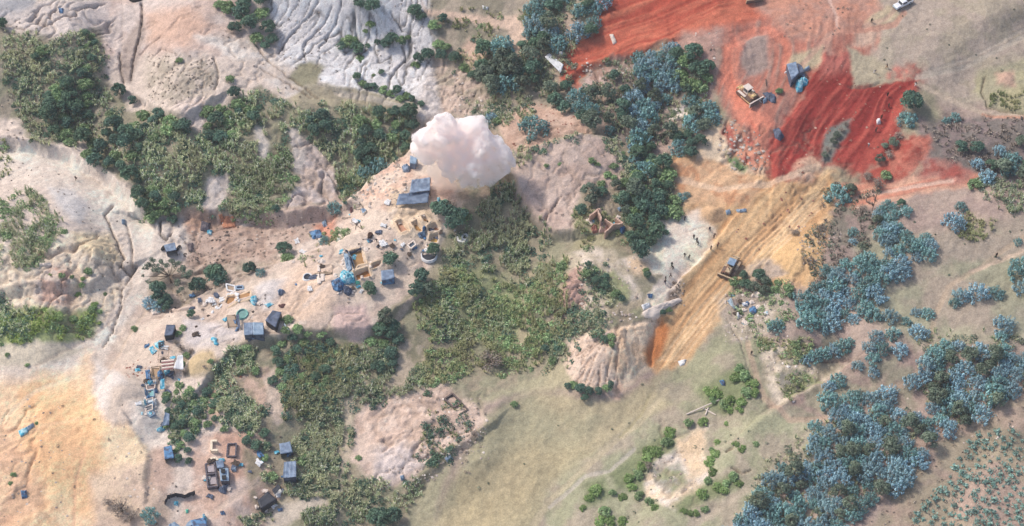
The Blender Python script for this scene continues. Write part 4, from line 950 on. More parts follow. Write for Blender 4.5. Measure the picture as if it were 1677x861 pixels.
clump([(140,55,9),(150,58,9),(155,70,8),(140,75,8),(150,95,10),(140,110,11),(135,120,11),(130,100,9),(145,125,8),(70,82,13),(60,92,9),(180,185,9),(195,195,7)], ['dark','green'], 'on the ridge of the upper left bank', 'bushes on the upper left ridge')
grove(T(0,0,[(230,420),(330,390),(420,400),(450,560),(420,690),(330,700),(250,620)]), 17, ['dark','dark','green'], 14, L3('in the dark wood on the upper left bank'), 'trees of the upper left wood', 31, 1.1)
grove(T(0,0,[(430,700),(500,620),(600,600),(640,640),(650,760),(640,861),(560,800),(430,790)]), 18, ['dark','dark','dark','green'], 15, L3('in the dark wood at the river bend'), 'trees of the river bend wood', 32, 1.2)
grove(T(0,0,[(640,600),(700,540),(850,560),(900,620),(760,660),(680,720)]), 17, ['dark','dark','green'], 13, L3('below the tufted mound on the long bank'), 'trees below the tufted mound', 33)
grove(T(0,0,[(1010,520),(1200,500),(1247,560),(1200,610),(1080,700),(1010,690)]), 17, ['green','dark'], 12, L3('on the bank east of the tufted mound'), 'bushes east of the tufted mound', 34)
grove(T(1,0,[(670,80),(850,60),(860,180),(850,230),(720,200),(680,160)]), 16, ['dark','green'], 13, L3('at the lowest tongue of the long bank'), 'trees at the lowest tongue of the bank', 35, 1.2)
grove(T(0,1,[(240,560),(360,560),(370,640),(280,650)]), 16, ['dark'], 13, L3('in the middle of the long bank'), 'trees in the middle of the long bank', 36)
grove(T(0,1,[(470,590),(600,500),(760,520),(775,590),(740,740),(640,700),(560,680)]), 20, ['dark','green','dark'], 14, L3('at the head of the long bank near the dust cloud'), 'trees at the head of the long bank', 37, 1.1)
grove(T(0,1,[(480,690),(560,700),(600,800),(580,861),(500,861)]), 18, ['teal','dark'], 14, L3('on the shaded lower side of the long bank'), 'trees on the lower side of the bank', 38, 1.2)
grove([(470,515),(500,540),(540,540),(580,600),(560,640),(520,640),(450,640),(440,590),(460,560)], 17, ['green','dark','green'], 9, L3('in the scrub below the black tarpaulin hut'), 'shrubs below the black tarpaulin hut', 39, .8)
grove([(270,640),(300,620),(320,650),(330,690),(310,720),(320,760),(290,750),(275,700)], 13, ['green','dark'], 8.5, L3('between washing boxes and yard'), 'shrubs between boxes and yard', 40)
grove([(325,640),(360,640),(400,690),(440,700),(440,740),(410,730),(390,700),(340,700)], 15, ['green','dark'], 8.5, L3('on the bank above the walled yard'), 'shrubs above the walled yard', 41, .8)
grove([(380,570),(410,565),(420,610),(390,610)], 13, ['green'], 8, L3('beside the tan sand mound'), 'shrubs beside the tan sand mound', 42)
clump([(292,545,7),(288,560,7),(300,535,7),(298,570,8),(305,580,8),(312,575,6),(300,595,6),(303,610,6),(345,590,0.1+6),(335,600,4)], ['green','grey'], 'on the crest between the grey hut and the corrugated roof', 'shrubs by the corrugated roof')
grove([(600,560),(640,540),(660,560),(640,610),(600,600)], 19, ['dark','green'], 12, L3('in the hollow below the pinkish spoil mound'), 'shrubs in the hollow below the spoil mound', 43)
grove([(1200,455),(1230,445),(1290,460),(1300,490),(1270,480),(1215,475)], 15, ['dark','green','olive'], 10, L3('behind the litter heap by the lower bulldozer'), 'bushes behind the litter heap', 44)
grove([(900,430),(925,430),(915,480),(925,590),(895,590),(885,500)], 21, ['dark','green'], 11, L3('on the slope left of the pink gullied ridge'), 'shrubs left of the pink ridge', 45)
grove([(960,425),(990,440),(1000,460),(985,470),(960,450)], 15, ['dark','green'], 9, L3('on the top of the pink gullied ridge'), 'shrubs on top of the pink ridge', 46)
clump([(1008,478,10),(1018,488,7),(1058,442,7),(1060,450,8),(1095,505,8),(1085,512,7),(1000,550,9),(990,555,8),(1002,562,7)], ['green','dark'], 'by the white sand apron', 'bushes by the white sand apron')
clump([(970,262,8),(978,268,6),(1005,270,9),(995,285,9),(1005,290,8),(895,270,5),(917,267,4),(985,300,9),(1020,250,6)], ['green'], 'on the crown of the pink hill', 'bushes on the pink hill')
clump([(145,442,9),(135,455,5),(102,449,7),(82,448,4),(134,465,7),(128,480,8),(118,452,5),(155,498,9),(150,505,8),(95,515,12),(120,520,9),(72,505,7)], ['green','bright'], 'on the pale eroded mound beside the river bed', 'bushes on the eroded mound')
clump([(220,537,7),(163,528,5),(172,480,4),(45,597,5),(12,580,5),(22,776,6),(17,790,5),(60,692,4)], ['green'], 'alone on the bare sand of the river side', 'small bushes on bare sand')
clump([(1365,232,7),(1378,212,7),(1370,222,7),(1355,245,7),(1350,255,6),(1385,203,6)], ['olive','grey'], 'in the strip across the red slope', 'bushes across the red slope')
clump([(1462,235,9),(1455,252,10),(1440,262,9),(1470,222,8),(1448,240,7)], ['olive','grey'], 'between the red slope and the red spur', 'bushes beside the red spur')
clump([(1196,262,5),(1205,268,6),(1214,273,6)], ['green'], 'in the line of green on the pale sand', 'green line on the pale sand')
clump([(1276,147,8)], ['green'], 'on the mound beside the turquoise tarpaulin', 'bush by the turquoise tarpaulin')
clump([(1115,322,8),(1125,318,6)], ['teal'], 'at the left end of the orange cut', 'bushes at the end of the orange cut')

# the large spreading tree by the river bed, limbs showing between small crowns
p = G(280, 462)
st = empty('spreading_tree', p, label='wide spreading tree with bare limbs and several small olive crowns by the river bed', cat='tree')
limbs = []; rs = np.random.RandomState(5)
sv, sf = [], []
def tube_pts(pts, r, k=6):
    V, Fc = [], []
    for i, (q, rr) in enumerate(zip(pts, r)):
        d = (Vector(pts[min(i + 1, len(pts) - 1)]) - Vector(pts[max(i - 1, 0)])).normalized(); s = d.orthogonal().normalized(); t = d.cross(s)
        for j in range(k): V.append(Vector(q) + (s * cos(j * 2 * pi / k) + t * sin(j * 2 * pi / k)) * rr)
    for i in range(len(pts) - 1):
        for j in range(k): Fc.append((i * k + j, i * k + (j + 1) % k, (i + 1) * k + (j + 1) % k, (i + 1) * k + j))
    return V, Fc
mk('trunk', *tube_pts([p + Vector((0, 0, -.3)), p + Vector((.1, 0, 1.5)), p + Vector((0, .2, 2.6))], [.28, .22, .18]), BARK, st)
for (u, v, r) in [(241,438,8),(255,440,9),(264,432,8),(262,445,8),(282,430,7),(291,435,8),(300,443,9),(306,452,8),(250,428,7),(235,452,4),(290,464,8),(296,476,7),(273,436,6),(243,462,5),(312,448,6)]:
    z = p.z + 4.2 + rnd.uniform(-.6, .8); e = R(u, v, z); m = (p + Vector((0, 0, 2.5))) * .5 + e * .5 + Vector((rnd.uniform(-.3, .3), 0, -.3))
    b_ = mk('limb', *tube_pts([p + Vector((0, .1, 2.3)), m, e], [.12, .08, .04], 5), BARK, st)
    V3, Fq = crown_lumps(rs, 1.0, .6, 7, 40, .2, .45, 0)
    cme = npmesh('crown', V3 * (r * .15), Fq, OLIVE); co = bpy.data.objects.new('crown', cme); C.objects.link(co); co.parent = st; co.location = e - p

# seedlings in the field at the lower right
SEED = leafmat('seedling_leaf', [(0, (100, 134, 122)), (.5, (126, 160, 148)), (1, (160, 186, 176))], .6, .15)
rsd = np.random.RandomState(4)
sm = [npmesh('seedling', *join([leaves(rsd.normal(0, .28, (34, 3)) * [1.1, 1.1, .6] + [0, 0, .4], np.tile([0, 0, 1.0], (34, 1)), .34, rsd, 1.7, .8)]), SEED) for k in range(4)]
for i, (a, b) in enumerate(scatter(T(2,3,[(730,800),(840,680),(930,540),(1000,420),(1180,400),(1320,420),(1330,900),(690,900)]), 11.5, 6)):
    q = G(a, b); s = rnd.choice([.6, .75, .9, 1.1, 1.3])
    o = bpy.data.objects.new('eucalyptus_seedling', sm[i % 4]); C.objects.link(o); o.location = q; o.scale = (s, s, s); o.rotation_euler = (0, 0, rnd.uniform(0, 6))
    tag(o, 'knee-high blue-green eucalyptus seedling in the open field', 'seedling', 'seedlings in the open field')

# ---------------------------------------------------------------- thickets and tall grass, too dense to count
CLEAR = [[(415,205),(432,205),(440,262),(425,262)], [(468,215),(490,212),(500,270),(485,290)], [(340,290),(372,280),(380,310),(350,350),(330,345)], [(480,235),(505,225),(550,280),(560,330),(500,345),(465,345),(490,300)],
 [(700,14),(760,22),(850,30),(870,60),(885,118),(875,118),(850,62),(830,48),(760,34),(700,24)], [(432,620),(448,610),(466,680),(455,700),(440,680)], [(568,650),(578,650),(573,740),(562,800),(557,861),(549,861),(560,740)],
 [(380,620),(440,600),(445,640),(430,672),(412,655)], [(330,640),(350,630),(360,690),(345,700)], [(300,712),(430,712),(430,790),(470,800),(440,840),(290,860)], [(440,850),(470,818),(540,812),(540,826),(490,848)], [(655,560),(690,545),(695,590),(660,630),(630,640)], [(700,120),(740,90),(745,210),(700,215)],
 [(960,290),(940,340),(880,340),(850,300),(900,250),(990,240)], [(1112,580),(1235,600),(1330,690),(1060,700)], [(780,320),(770,350),(760,340)], [(575,690),(610,670),(700,650),(690,740),(620,780),(590,760)], [(1175,70),(1210,60),(1210,180),(1170,180)],
 [(200,90),(235,60),(240,150),(205,170)], [(95,0),(200,0),(200,60),(110,50)], [(280,170),(330,162),(345,205),(320,225)]]
def pts_in(poly, dens, seed, gap=0.0):
    P = np.asarray(poly, float); rs = np.random.RandomState(seed); x0, y0 = P.min(0); x1, y1 = P.max(0)
    A = (x1 - x0) * (y1 - y0); c = rs.uniform([x0, y0], [x1, y1], (int(A * dens), 2))
    wob = (vn(c[:, 0] / 9, c[:, 1] / 9, 3) - .5) * 14 + (vn(c[:, 0] / 24, c[:, 1] / 24, 5) - .5) * 26 + rs.normal(0, 3.5, len(c))
    k = sdf(c[:, 0], c[:, 1], P) + wob > 0
    if gap: k &= fbm(c[:, 0], c[:, 1], 16, 3, seed % 12) > gap
    for Q in CLEAR:
        k &= sdf(c[:, 0] + wob * .3, c[:, 1] + wob * .3, Q) < 0
    c = c[k]
    x, y, z = ground(c[:, 0], c[:, 1])
    return np.stack([x, y, z], 1), rs
def grassland(poly, dens, h, label, seed, m=GRASS, nb=9, w=.13, gap=.43, shr=.0, sm_=DARK, slab=None):
    B, rs = pts_in(poly, dens, seed, gap)
    hh = h * (.6 + .9 * fbm(B[:, 0], B[:, 1], 4, 2, 5))
    V3, Fq = blades(B, rs, nb, hh, w, .75, .45)
    o = big('tall_grass', V3, Fq, m, None)
    tag(o, label, 'tall grass', kind='stuff')
    if shr:
        B, rs = pts_in(poly, dens * shr, seed + 77, .46)
        n = 34; k = len(B); d = rs.normal(0, 1, (k * n, 3)); d[:, 2] = np.abs(d[:, 2]); d /= np.linalg.norm(d, axis=1)[:, None]
        rr = np.repeat(rs.uniform(.6, 1.3, k), n)[:, None]
        P = np.repeat(B, n, 0) + d * rr * rs.uniform(.7, 1.05, (k * n, 1)) * [1, 1, .8]
        V3, Fq = leaves(P, d + [0, 0, .5], .3, rs)
        o = big('low_scrub', V3, Fq, sm_); tag(o, slab or label.replace('grass', 'scrub'), 'scrub', kind='stuff')
D = .05
grassland([(0,60),(50,60),(90,80),(140,50),(165,70),(165,110),(185,150),(205,190),(150,230),(90,245),(50,225),(30,180),(0,130)], D, 1.5, 'dry grey-green tall grass over the upper left bank', 1, shr=.35, sm_=DARK)
grassland([(225,205),(300,210),(340,230),(385,160),(430,150),(500,190),(560,170),(670,190),(665,240),(610,290),(560,335),(470,235),(440,200),(420,350),(360,350),(290,345),(230,340),(215,280),(170,270)], D, 1.7, 'grey-green tall grass over the long bank in the middle', 2, shr=.4)
grassland([(355,300),(470,235),(500,260),(470,330),(430,370),(380,360)], D, 1.7, 'dense tall grass on the lower flank of the long bank', 3, shr=.25, sm_=GREEN)
grassland([(10,320),(40,310),(70,330),(95,370),(115,375),(70,420),(50,440),(20,440),(-10,420),(-10,330)], D, 1.5, 'dark green tall grass beside the river bend', 4, shr=.5, sm_=GREEN)
grassland([(-10,525),(50,515),(100,530),(165,505),(150,550),(60,555),(-10,570)], D, 1.0, 'bright green grass and weeds at the foot of the eroded mound', 5, VIVID, shr=.3, sm_=GREEN)
grassland([(-10,480),(60,510),(50,540),(-10,560)], D*.8, 1.2, 'dark weeds at the edge of the view below the eroded mound', 6, shr=.6)
grassland([(-10,225),(15,240),(25,275),(20,290),(-10,300)], D*.6, .8, 'small green verge at the left edge of the river bed', 7, LUSH, shr=.3, sm_=GREEN)
grassland([(720,20),(860,15),(880,50),(830,45),(795,60),(790,45),(730,45)], D*.8, 1.0, 'bright grass along the footpath at the top', 8, LUSH, gap=.4, shr=.2, sm_=GREEN)
grassland([(720,110),(780,60),(810,70),(870,110),(850,150),(880,190),(820,215),(760,200),(800,160),(770,110),(735,120)], D*.7, 1.2, 'patchy dry grass in the hollow above the dust cloud', 9, gap=.42, shr=.4)
grassland([(840,262),(860,240),(920,218),(960,212),(1000,225),(1040,250),(1060,300),(1035,310),(1010,260),(990,235),(950,226),(905,240),(880,255),(845,275)], D, 1.3, 'band of tall grass over the crest of the pink hill', 10, shr=.5)
grassland([(780,320),(850,300),(850,340),(890,390),(910,430),(880,470),(860,470),(800,450),(760,430),(720,430),(740,390),(790,380)], D, 1.8, 'pale plumed tall grass in the centre below the dust cloud', 11, nb=11, shr=.25)
grassland([(690,480),(740,430),(870,470),(925,420),(930,470),(915,590),(860,600),(830,620),(760,610),(700,640),(670,600),(700,560),(680,520)], D*.9, 1.4, 'mixed green grass on the slope left of the pink ridge', 12, LUSH, gap=.43, shr=.4, sm_=GREEN)
grassland([(720,440),(790,470),(840,540),(760,560),(690,540)], D*.6, 1.3, 'straw coloured tussocky grass in the middle slope', 13, GRASS, gap=.38, shr=.4)
grassland([(550,580),(600,570),(680,560),(700,620),(660,650),(600,660),(575,690),(565,760),(560,861),(500,861),(480,780),(500,700),(470,640),(540,640)], D, 1.5, 'grey spiky tall grass on the lower slope right of the huts', 14, shr=.3)
grassland([(455,600),(500,560),(570,560),(590,620),(540,680),(500,690),(460,680)], D, 1.3, 'green tall grass below the black tarpaulin hut', 15, LUSH, shr=.5, sm_=DARK)
grassland([(280,640),(320,650),(345,700),(330,720),(320,760),(280,720)], D, 1.2, 'dark grass between washing boxes and walled yard', 16, shr=.7)
grassland([(325,625),(350,620),(380,575),(410,570),(425,615),(440,640),(430,700),(440,740),(400,720),(380,700),(350,690)], D*1.1, 1.3, 'green growth on the bank above the walled yard', 17, gap=.4, shr=.6)
grassland([(570,790),(600,795),(690,795),(680,820),(620,861),(540,861),(480,861),(500,800),(560,780)], D, 1.3, 'pale dry tall grass below the pink spoil heap', 18, shr=.2)
grassland([(500,690),(560,690),(570,780),(560,800),(480,800),(470,740)], D, 1.4, 'grey tussock grass right of the blue-roofed huts', 19, shr=.15)
grassland([(385,790),(430,760),(470,790),(500,790),(540,800),(440,850),(400,861)], D*.8, 1.0, 'rough grass round the black-roofed hut', 20, gap=.42, shr=.2)
grassland([(945,440),(990,430),(1010,470),(1000,520),(960,540),(940,520),(960,480)], D*.8, 1.1, 'rough grass on the pink gullied ridge', 21, gap=.42, shr=.4)
grassland([(900,540),(920,500),(985,500),(990,545),(930,560),(925,600),(890,610)], D, 1.3, 'dark tall grass at the left of the furrowed fan', 22, shr=.5)
grassland([(940,350),(960,335),(1000,340),(1020,360),(1050,340),(1060,380),(1030,410),(940,400)], D*.6, .9, 'yellowish grass round the ruined brick house', 23, LUSH, gap=.45, shr=.2, sm_=GREEN)
grassland([(1240,555),(1330,560),(1330,600),(1290,600),(1245,580)], D*.8, .8, 'green weeds above the ravine', 24, LUSH, gap=.4, shr=.3, sm_=GREEN)
grassland([(1270,640),(1300,610),(1330,610),(1310,640),(1285,662)], D*.6, .8, 'green weeds inside the ravine', 25, LUSH, gap=.42, shr=.2, sm_=GREEN)
grassland([(1570,355),(1590,345),(1630,370),(1600,395),(1570,395)], D, 1.1, 'yellow-green grass right of the large lone eucalyptus', 26, LUSH, gap=.3)
grassland([(1600,290),(1677,300),(1677,350),(1640,350),(1610,320)], D*.8, 1.3, 'grey-green tall grass at the right edge below the brown scrub', 27, gap=.35, shr=.3, sm_=OLIVE)
grassland([(1620,150),(1677,150),(1677,182),(1622,175)], D, .9, 'yellow grass inside the ring ditch', 28, LUSH, gap=.3)
grassland([(1500,200),(1677,190),(1677,290),(1600,280),(1560,260),(1520,240)], D*.35, .7, 'brown scrub below the earth track', 29, GREYT, gap=.35, shr=.3, sm_=GREYT)
grassland([(545,300),(570,290),(670,200),(680,215),(640,260),(580,310),(560,340),(545,330)], D, 1.3, 'bright fringe of grass on the bank above the terrace', 30, LUSH, shr=.5, sm_=GREEN)
grassland([(475,430),(520,400),(560,380),(600,370),(570,385),(530,410),(490,435),(460,445)], D*.8, .8, 'low weeds on the upper edge of the terrace', 31, LUSH, shr=.6, sm_=GREEN)
grassland([(1350,300),(1440,310),(1420,410),(1330,460),(1310,380),(1345,360)], D*.4, .8, 'sparse scrub and rubble growth right of the orange cut', 32, GREYT, gap=.4, shr=.4, sm_=OLIVE)
grassland([(1000,100),(1150,90),(1160,200),(1120,240),(1040,230),(950,180)], D*.5, 1.2, 'undergrowth of the mixed grove', 33, GRASS, gap=.3, shr=.6, sm_=OLIVE)
grassland([(880,0),(960,0),(930,120),(900,160),(860,120),(850,60)], D*.5, 1.2, 'undergrowth left of the upper red earth', 34, GRASS, gap=.35, shr=.6, sm_=OLIVE)
grassland([(1050,240),(1090,260),(1110,330),(1060,400),(1020,360),(1000,320),(1040,300)], D*.6, 1.2, 'undergrowth between pink hill and orange cut', 35, GRASS, gap=.3, shr=.6, sm_=DARK)
grassland([(1500,540),(1677,550),(1677,640),(1560,700),(1500,640)], D*.25, .8, 'undergrowth of the second plantation block', 36, GRASS, gap=.3, shr=.4, sm_=OLIVE)
grassland([(1190,861),(1260,760),(1330,700),(1440,640),(1520,700),(1420,800),(1380,861)], D*.25, .8, 'undergrowth of the largest plantation block', 37, GRASS, gap=.3, shr=.4, sm_=OLIVE)
grassland([(840,205),(850,190),(870,175),(890,180),(850,200)], D*.6, 1, 'grass fringe above the dust cloud', 38, LUSH)
grassland([(1180,440),(1210,470),(1300,470),(1300,520),(1250,560),(1190,520)], D*.4, .8, 'weeds round the litter heap', 39, GRASS, gap=.45, shr=.3, sm_=GREEN)
grassland([(620,660),(700,640),(760,660),(770,700),(745,760),(700,770),(640,730),(600,680)], D*.35, .7, 'weeds on the pink spoil heap', 40, LUSH, gap=.52, shr=.6, sm_=DARK)
# scattered low tufts on bare ground
for P, dn, lb in (([(240,90),(350,95),(350,165),(240,170)], .03, 'small dry tufts over the tufted mound'), ([(0,30),(180,60),(200,220),(0,240)], .01, 'small tufts between bushes of the upper left bank'),
                  ([(0,640),(240,680),(240,861),(0,861)], .0022, 'tiny dark tufts scattered on the orange sand'), ([(250,20),(480,90),(520,170),(340,120)], .003, 'tiny tufts on the pale upper slope'),
                  ([(840,240),(1030,230),(1000,330),(900,380)], .002, 'tiny tufts on the pink hill'), ([(1400,380),(1677,330),(1677,560),(1450,640),(1400,560)], .004, 'small tufts on the right grassland'),
                  ([(1400,0),(1677,0),(1677,190),(1520,180),(1420,80)], .0035, 'small tufts on the upper grassland'), ([(1380,861),(1540,690),(1677,640),(1677,861)], .007, 'weeds among the seedlings'),
                  ([(700,861),(800,660),(1050,640),(960,780),(880,861)], .0012, 'dark tufts on the mown meadow'), ([(1060,620),(1330,690),(1200,861),(900,861)], .006, 'tufts on the rough lower meadow'),
                  ([(0,370),(200,370),(200,500),(0,560)], .004, 'tufts on the eroded mound'), ([(270,350),(560,330),(560,400),(300,450)], .004, 'tufts in the muddy valley'), ([(590,640),(800,640),(790,760),(600,800)], .006, 'tufts on the spoil heap'),
                  ([(1110,90),(1180,60),(1170,200),(1110,180)], .006, 'tufts beside the mixed grove'), ([(1280,0),(1400,0),(1340,90),(1280,60)], .006, 'tufts between the red tracks'), ([(450,0),(715,0),(700,170),(500,120)], .0025, 'tufts on the grey tailings'), ([(270,560),(600,400),(700,300),(700,440),(560,560),(330,600)], .0008, 'tufts on the working terrace'),
                  ([(380,700),(460,700),(460,861),(250,861),(300,720)], .006, 'tufts round the walled yard')):
    B, rs = pts_in(P, dn * (.1 if 'orange sand' in lb or 'grassland' in lb or 'meadow' in lb else .5), len(lb), 0)
    n = 16; k = len(B); d = rs.normal(0, 1, (k * n, 3)); d[:, 2] = np.abs(d[:, 2]); d /= np.linalg.norm(d, axis=1)[:, None]
    rr = np.repeat(rs.uniform(.12, .4, k), n)[:, None]
    V3, Fq = leaves(np.repeat(B, n, 0) + d * rr, d, .2, rs)
    tag(big('low_tufts', V3, Fq, OLIVE if 'grass' in lb or 'meadow' in lb else GREYT), lb, 'weeds', kind='stuff')

# ---------------------------------------------------------------- man-made things
TARP = mat('blue_grey_tarpaulin', (124, 141, 162), .55, .2, 1.2, .6, c2=(104, 120, 142))
SLATE = mat('slate_tarpaulin', (88, 98, 118), .6, .2, 1.2, .6, c2=(70, 80, 98))
BLACKT = mat('black_tarpaulin', (46, 50, 60), .55, .2, 2, .5)
PALEB = mat('pale_blue_sheet', (140, 160, 178), .5, .14, 1.5, .4, c2=(120, 142, 164))
TURQ = mat('turquoise_tarpaulin', (84, 172, 196), .5, .14, 1.6, .6, c2=(168, 204, 212))
BLUET = mat('bright_blue_tarpaulin', (84, 128, 168), .5, .2, 1.6, .6, c2=(70, 84, 110))
GREENT = mat('green_sheet', (112, 160, 156), .5, .2, 1.6, .5, c2=(126, 180, 166))
WHITE = mat('white_sheet', (214, 214, 214), .6, .08, 1.5, .4)
OFFW = mat('dusty_white', (214, 200, 188), .8, .12, 2, .4)
RUST = mat('rusty_corrugated_iron', (148, 104, 100), .7, .2, 1.5, .3, c2=(122, 84, 80))
ZINC = mat('zinc_sheet', (176, 192, 200), .4, .1, 1.2, .2, c2=(150, 166, 176), metal=.2)
WOOD = mat('weathered_wood', (150, 132, 112), .9, .2, 4, .3)
DWOOD = mat('dark_wood', (84, 72, 64), .9, .2, 4, .3)
MUDB = mat('mud_brick', (196, 166, 148), .95, .14, 3, .5, c2=(182, 148, 130))
DBRICK = mat('dark_brick', (104, 98, 104), .95, .2, 3, .5, c2=(84, 80, 88))
CREAM = mat('cream_plaster', (226, 210, 186), .9, .1, 3, .3)
YEL = mat('faded_yellow_paint', (218, 190, 134), .6, .2, 2.5, .2, c2=(196, 158, 128))
TANP = mat('dusty_tan_paint', (188, 166, 136), .7, .14, 3, .2, c2=(170, 146, 118))
STEEL = mat('worn_steel', (130, 116, 108), .55, .2, 3, .2, metal=.3)
TRK = mat('track_steel', (104, 84, 74), .8, .3, 5, .5, c2=(138, 98, 82))
GLASS = mat('dark_glass', (52, 60, 70), .15, .05, 2, 0, spec=.6)
CARW = mat('white_car_paint', (222, 224, 228), .3, .03, 1, 0, spec=.5)
RUB = mat('black_rubber', (40, 40, 42), .8, .1, 4, 0)
SKIN = mat('brown_skin', (112, 78, 60), .7, .05, 4, 0)
HAIR = mat('black_hair', (28, 24, 24), .9, .05, 4, 0)

def cen(P): return sum(p[0] for p in P) / len(P), sum(p[1] for p in P) / len(P)
def sheet(name, a, b, c, d, m, root, nx=9, ny=7, sag=.15, wr=.06, th=.05, ridge=0, per=.45, seed=0):
    """a sheet stretched between four corners, with sag, wrinkles or corrugation, and thickness"""
    V = []
    for k in (0, 1):
        for j in range(ny + 1):
            for i in range(nx + 1):
                s, t = i / nx, j / ny
                p = (a * (1 - s) + b * s) * (1 - t) + (d * (1 - s) + c * s) * t
                z = -sag * 4 * s * (1 - s) * 4 * t * (1 - t) * .5
                if ridge: z += ridge * sin(2 * pi * s * (b - a).length / per)
                q = mnoise.noise(Vector((p.x * .9, p.y * .9, seed * 3.1))) + .5 * mnoise.noise(Vector((p.x * 2.6, p.y * 2.6, seed)))
                V.append(p + Vector((0, 0, z + q * wr - k * th)))
    n = (nx + 1) * (ny + 1); Fc = []; I = lambda i, j, k=0: k * n + j * (nx + 1) + i
    for j in range(ny):
        for i in range(nx):
            Fc.append((I(i, j), I(i, j + 1), I(i + 1, j + 1), I(i + 1, j))); Fc.append((I(i, j, 1), I(i + 1, j, 1), I(i + 1, j + 1, 1), I(i, j + 1, 1)))
    for i in range(nx): Fc.append((I(i, 0), I(i + 1, 0), I(i + 1, 0, 1), I(i, 0, 1))); Fc.append((I(i, ny), I(i, ny, 1), I(i + 1, ny, 1), I(i + 1, ny)))
    for j in range(ny): Fc.append((I(0, j), I(0, j, 1), I(0, j + 1, 1), I(0, j + 1))); Fc.append((I(nx, j), I(nx, j + 1), I(nx, j + 1, 1), I(nx, j, 1)))
    return mk(name, V, Fc, m, root, smooth=not ridge)
def prism(name, P, z0, z1, m, root=None):
    n = len(P); V = [Vector((p.x, p.y, z0 if not callable(z0) else z0(p))) for p in P] + [Vector((p.x, p.y, z1)) for p in P]
    Fc = [tuple(range(n, 2 * n)), tuple(reversed(range(n)))] + [(i, (i + 1) % n, n + (i + 1) % n, n + i) for i in range(n)]
    return mk(name, V, Fc, m, root)
def bar(name, p, q, r, m, root, k=6):
    V, Fc = tube_pts([p, (Vector(p) + Vector(q)) / 2, q], [r, r, r * .9], k)
    Fc += [tuple(range(k))[::-1], tuple(range(2 * k, 3 * k))]
    return mk(name, V, Fc, m, root)
def wallseg(name, p, q, h, t, m, root, rag=0, base=None, seed=0):
    """a standing wall between two foot points, its top worn by rag metres"""
    p, q = Vector(p), Vector(q); d = (q - p); L = d.length; d.normalize(); s = Vector((-d.y, d.x, 0)).normalized() * t / 2
    n = max(2, int(L / .5)); V = []
    for i in range(n + 1):
        c = p + (q - p) * (i / n); zt = c.z + h + rag * mnoise.noise(Vector((i * .7, seed, 0)))
        for w, z in ((s, c.z - .4), (s, zt), (-s, zt + .01), (-s, c.z - .4)): V.append(Vector((c.x + w.x, c.y + w.y, z)))
    Fc = [(0, 1, 2, 3), (4 * n + 3, 4 * n + 2, 4 * n + 1, 4 * n)]
    for i in range(n):
        for j in range(4): Fc.append((4 * i + j, 4 * i + 4 + j, 4 * i + 4 + (j + 1) % 4, 4 * i + (j + 1) % 4))
    return mk(name, V, Fc, m, root)
def hut(P, h, m, label, wm=None, walls=(1, 2, 3), name='tarpaulin_hut', cat='hut', tilt=(0, 0, 0, 0), sag=.15, wr=.07, ridge=0, posts=True):
    cu, cv = cen(P); zg = G(cu, cv + h * 3.2).z
    q = [R(u, v, zg + h + tilt[i]) for i, (u, v) in enumerate(P)]
    c0 = sum(q, Vector()) / 4
    root = empty(name, (c0.x, c0.y, float(hsample(c0.x, c0.y))), label=label, cat=cat)
    sheet('roof', *q, m, root, sag=sag, wr=wr, ridge=ridge, seed=cu)
    ins = [c0 + (p - c0) * .93 for p in q]
    foot = [Vector((p.x, p.y, float(hsample(p.x, p.y)) - .15)) for p in ins]
    if posts:
        for p, f in zip(ins, foot): bar('post', f, Vector((p.x, p.y, p.z - .08)), .06, DWOOD, root)
    for w in walls:      # 0 back, 1 right, 2 front, 3 left
        i, j = w, (w + 1) % 4
        a, b = c0 + (q[i] - c0) * .95, c0 + (q[j] - c0) * .95
        fa, fb = Vector((a.x, a.y, foot[i].z)), Vector((b.x, b.y, foot[j].z))
        up = Vector((0, 0, -.1)); nrm = (b - a).cross(Vector((0, 0, 1))).normalized() * .05
        n = 6; V = []
        for k in range(n + 1):
            for zt, (s, e) in enumerate(((a + up, b + up), ((a + up + fa) / 2, (b + up + fb) / 2), (fa, fb))):
                p = s.lerp(e, k / n) + nrm * (mnoise.noise(Vector((k * 1.3, zt, cu))) * 1.5)
                V += [p + nrm * .4, p - nrm * .4]
        Fc = []
        for k in range(n):
            for r in range(2):
                A = k * 6 + r * 2; B = A + 6
                Fc += [(A, B, B + 2, A + 2), (A + 1, A + 3, B + 3, B + 1)]
        mk('wall', V, Fc, wm or m, root, smooth=True)
    return root
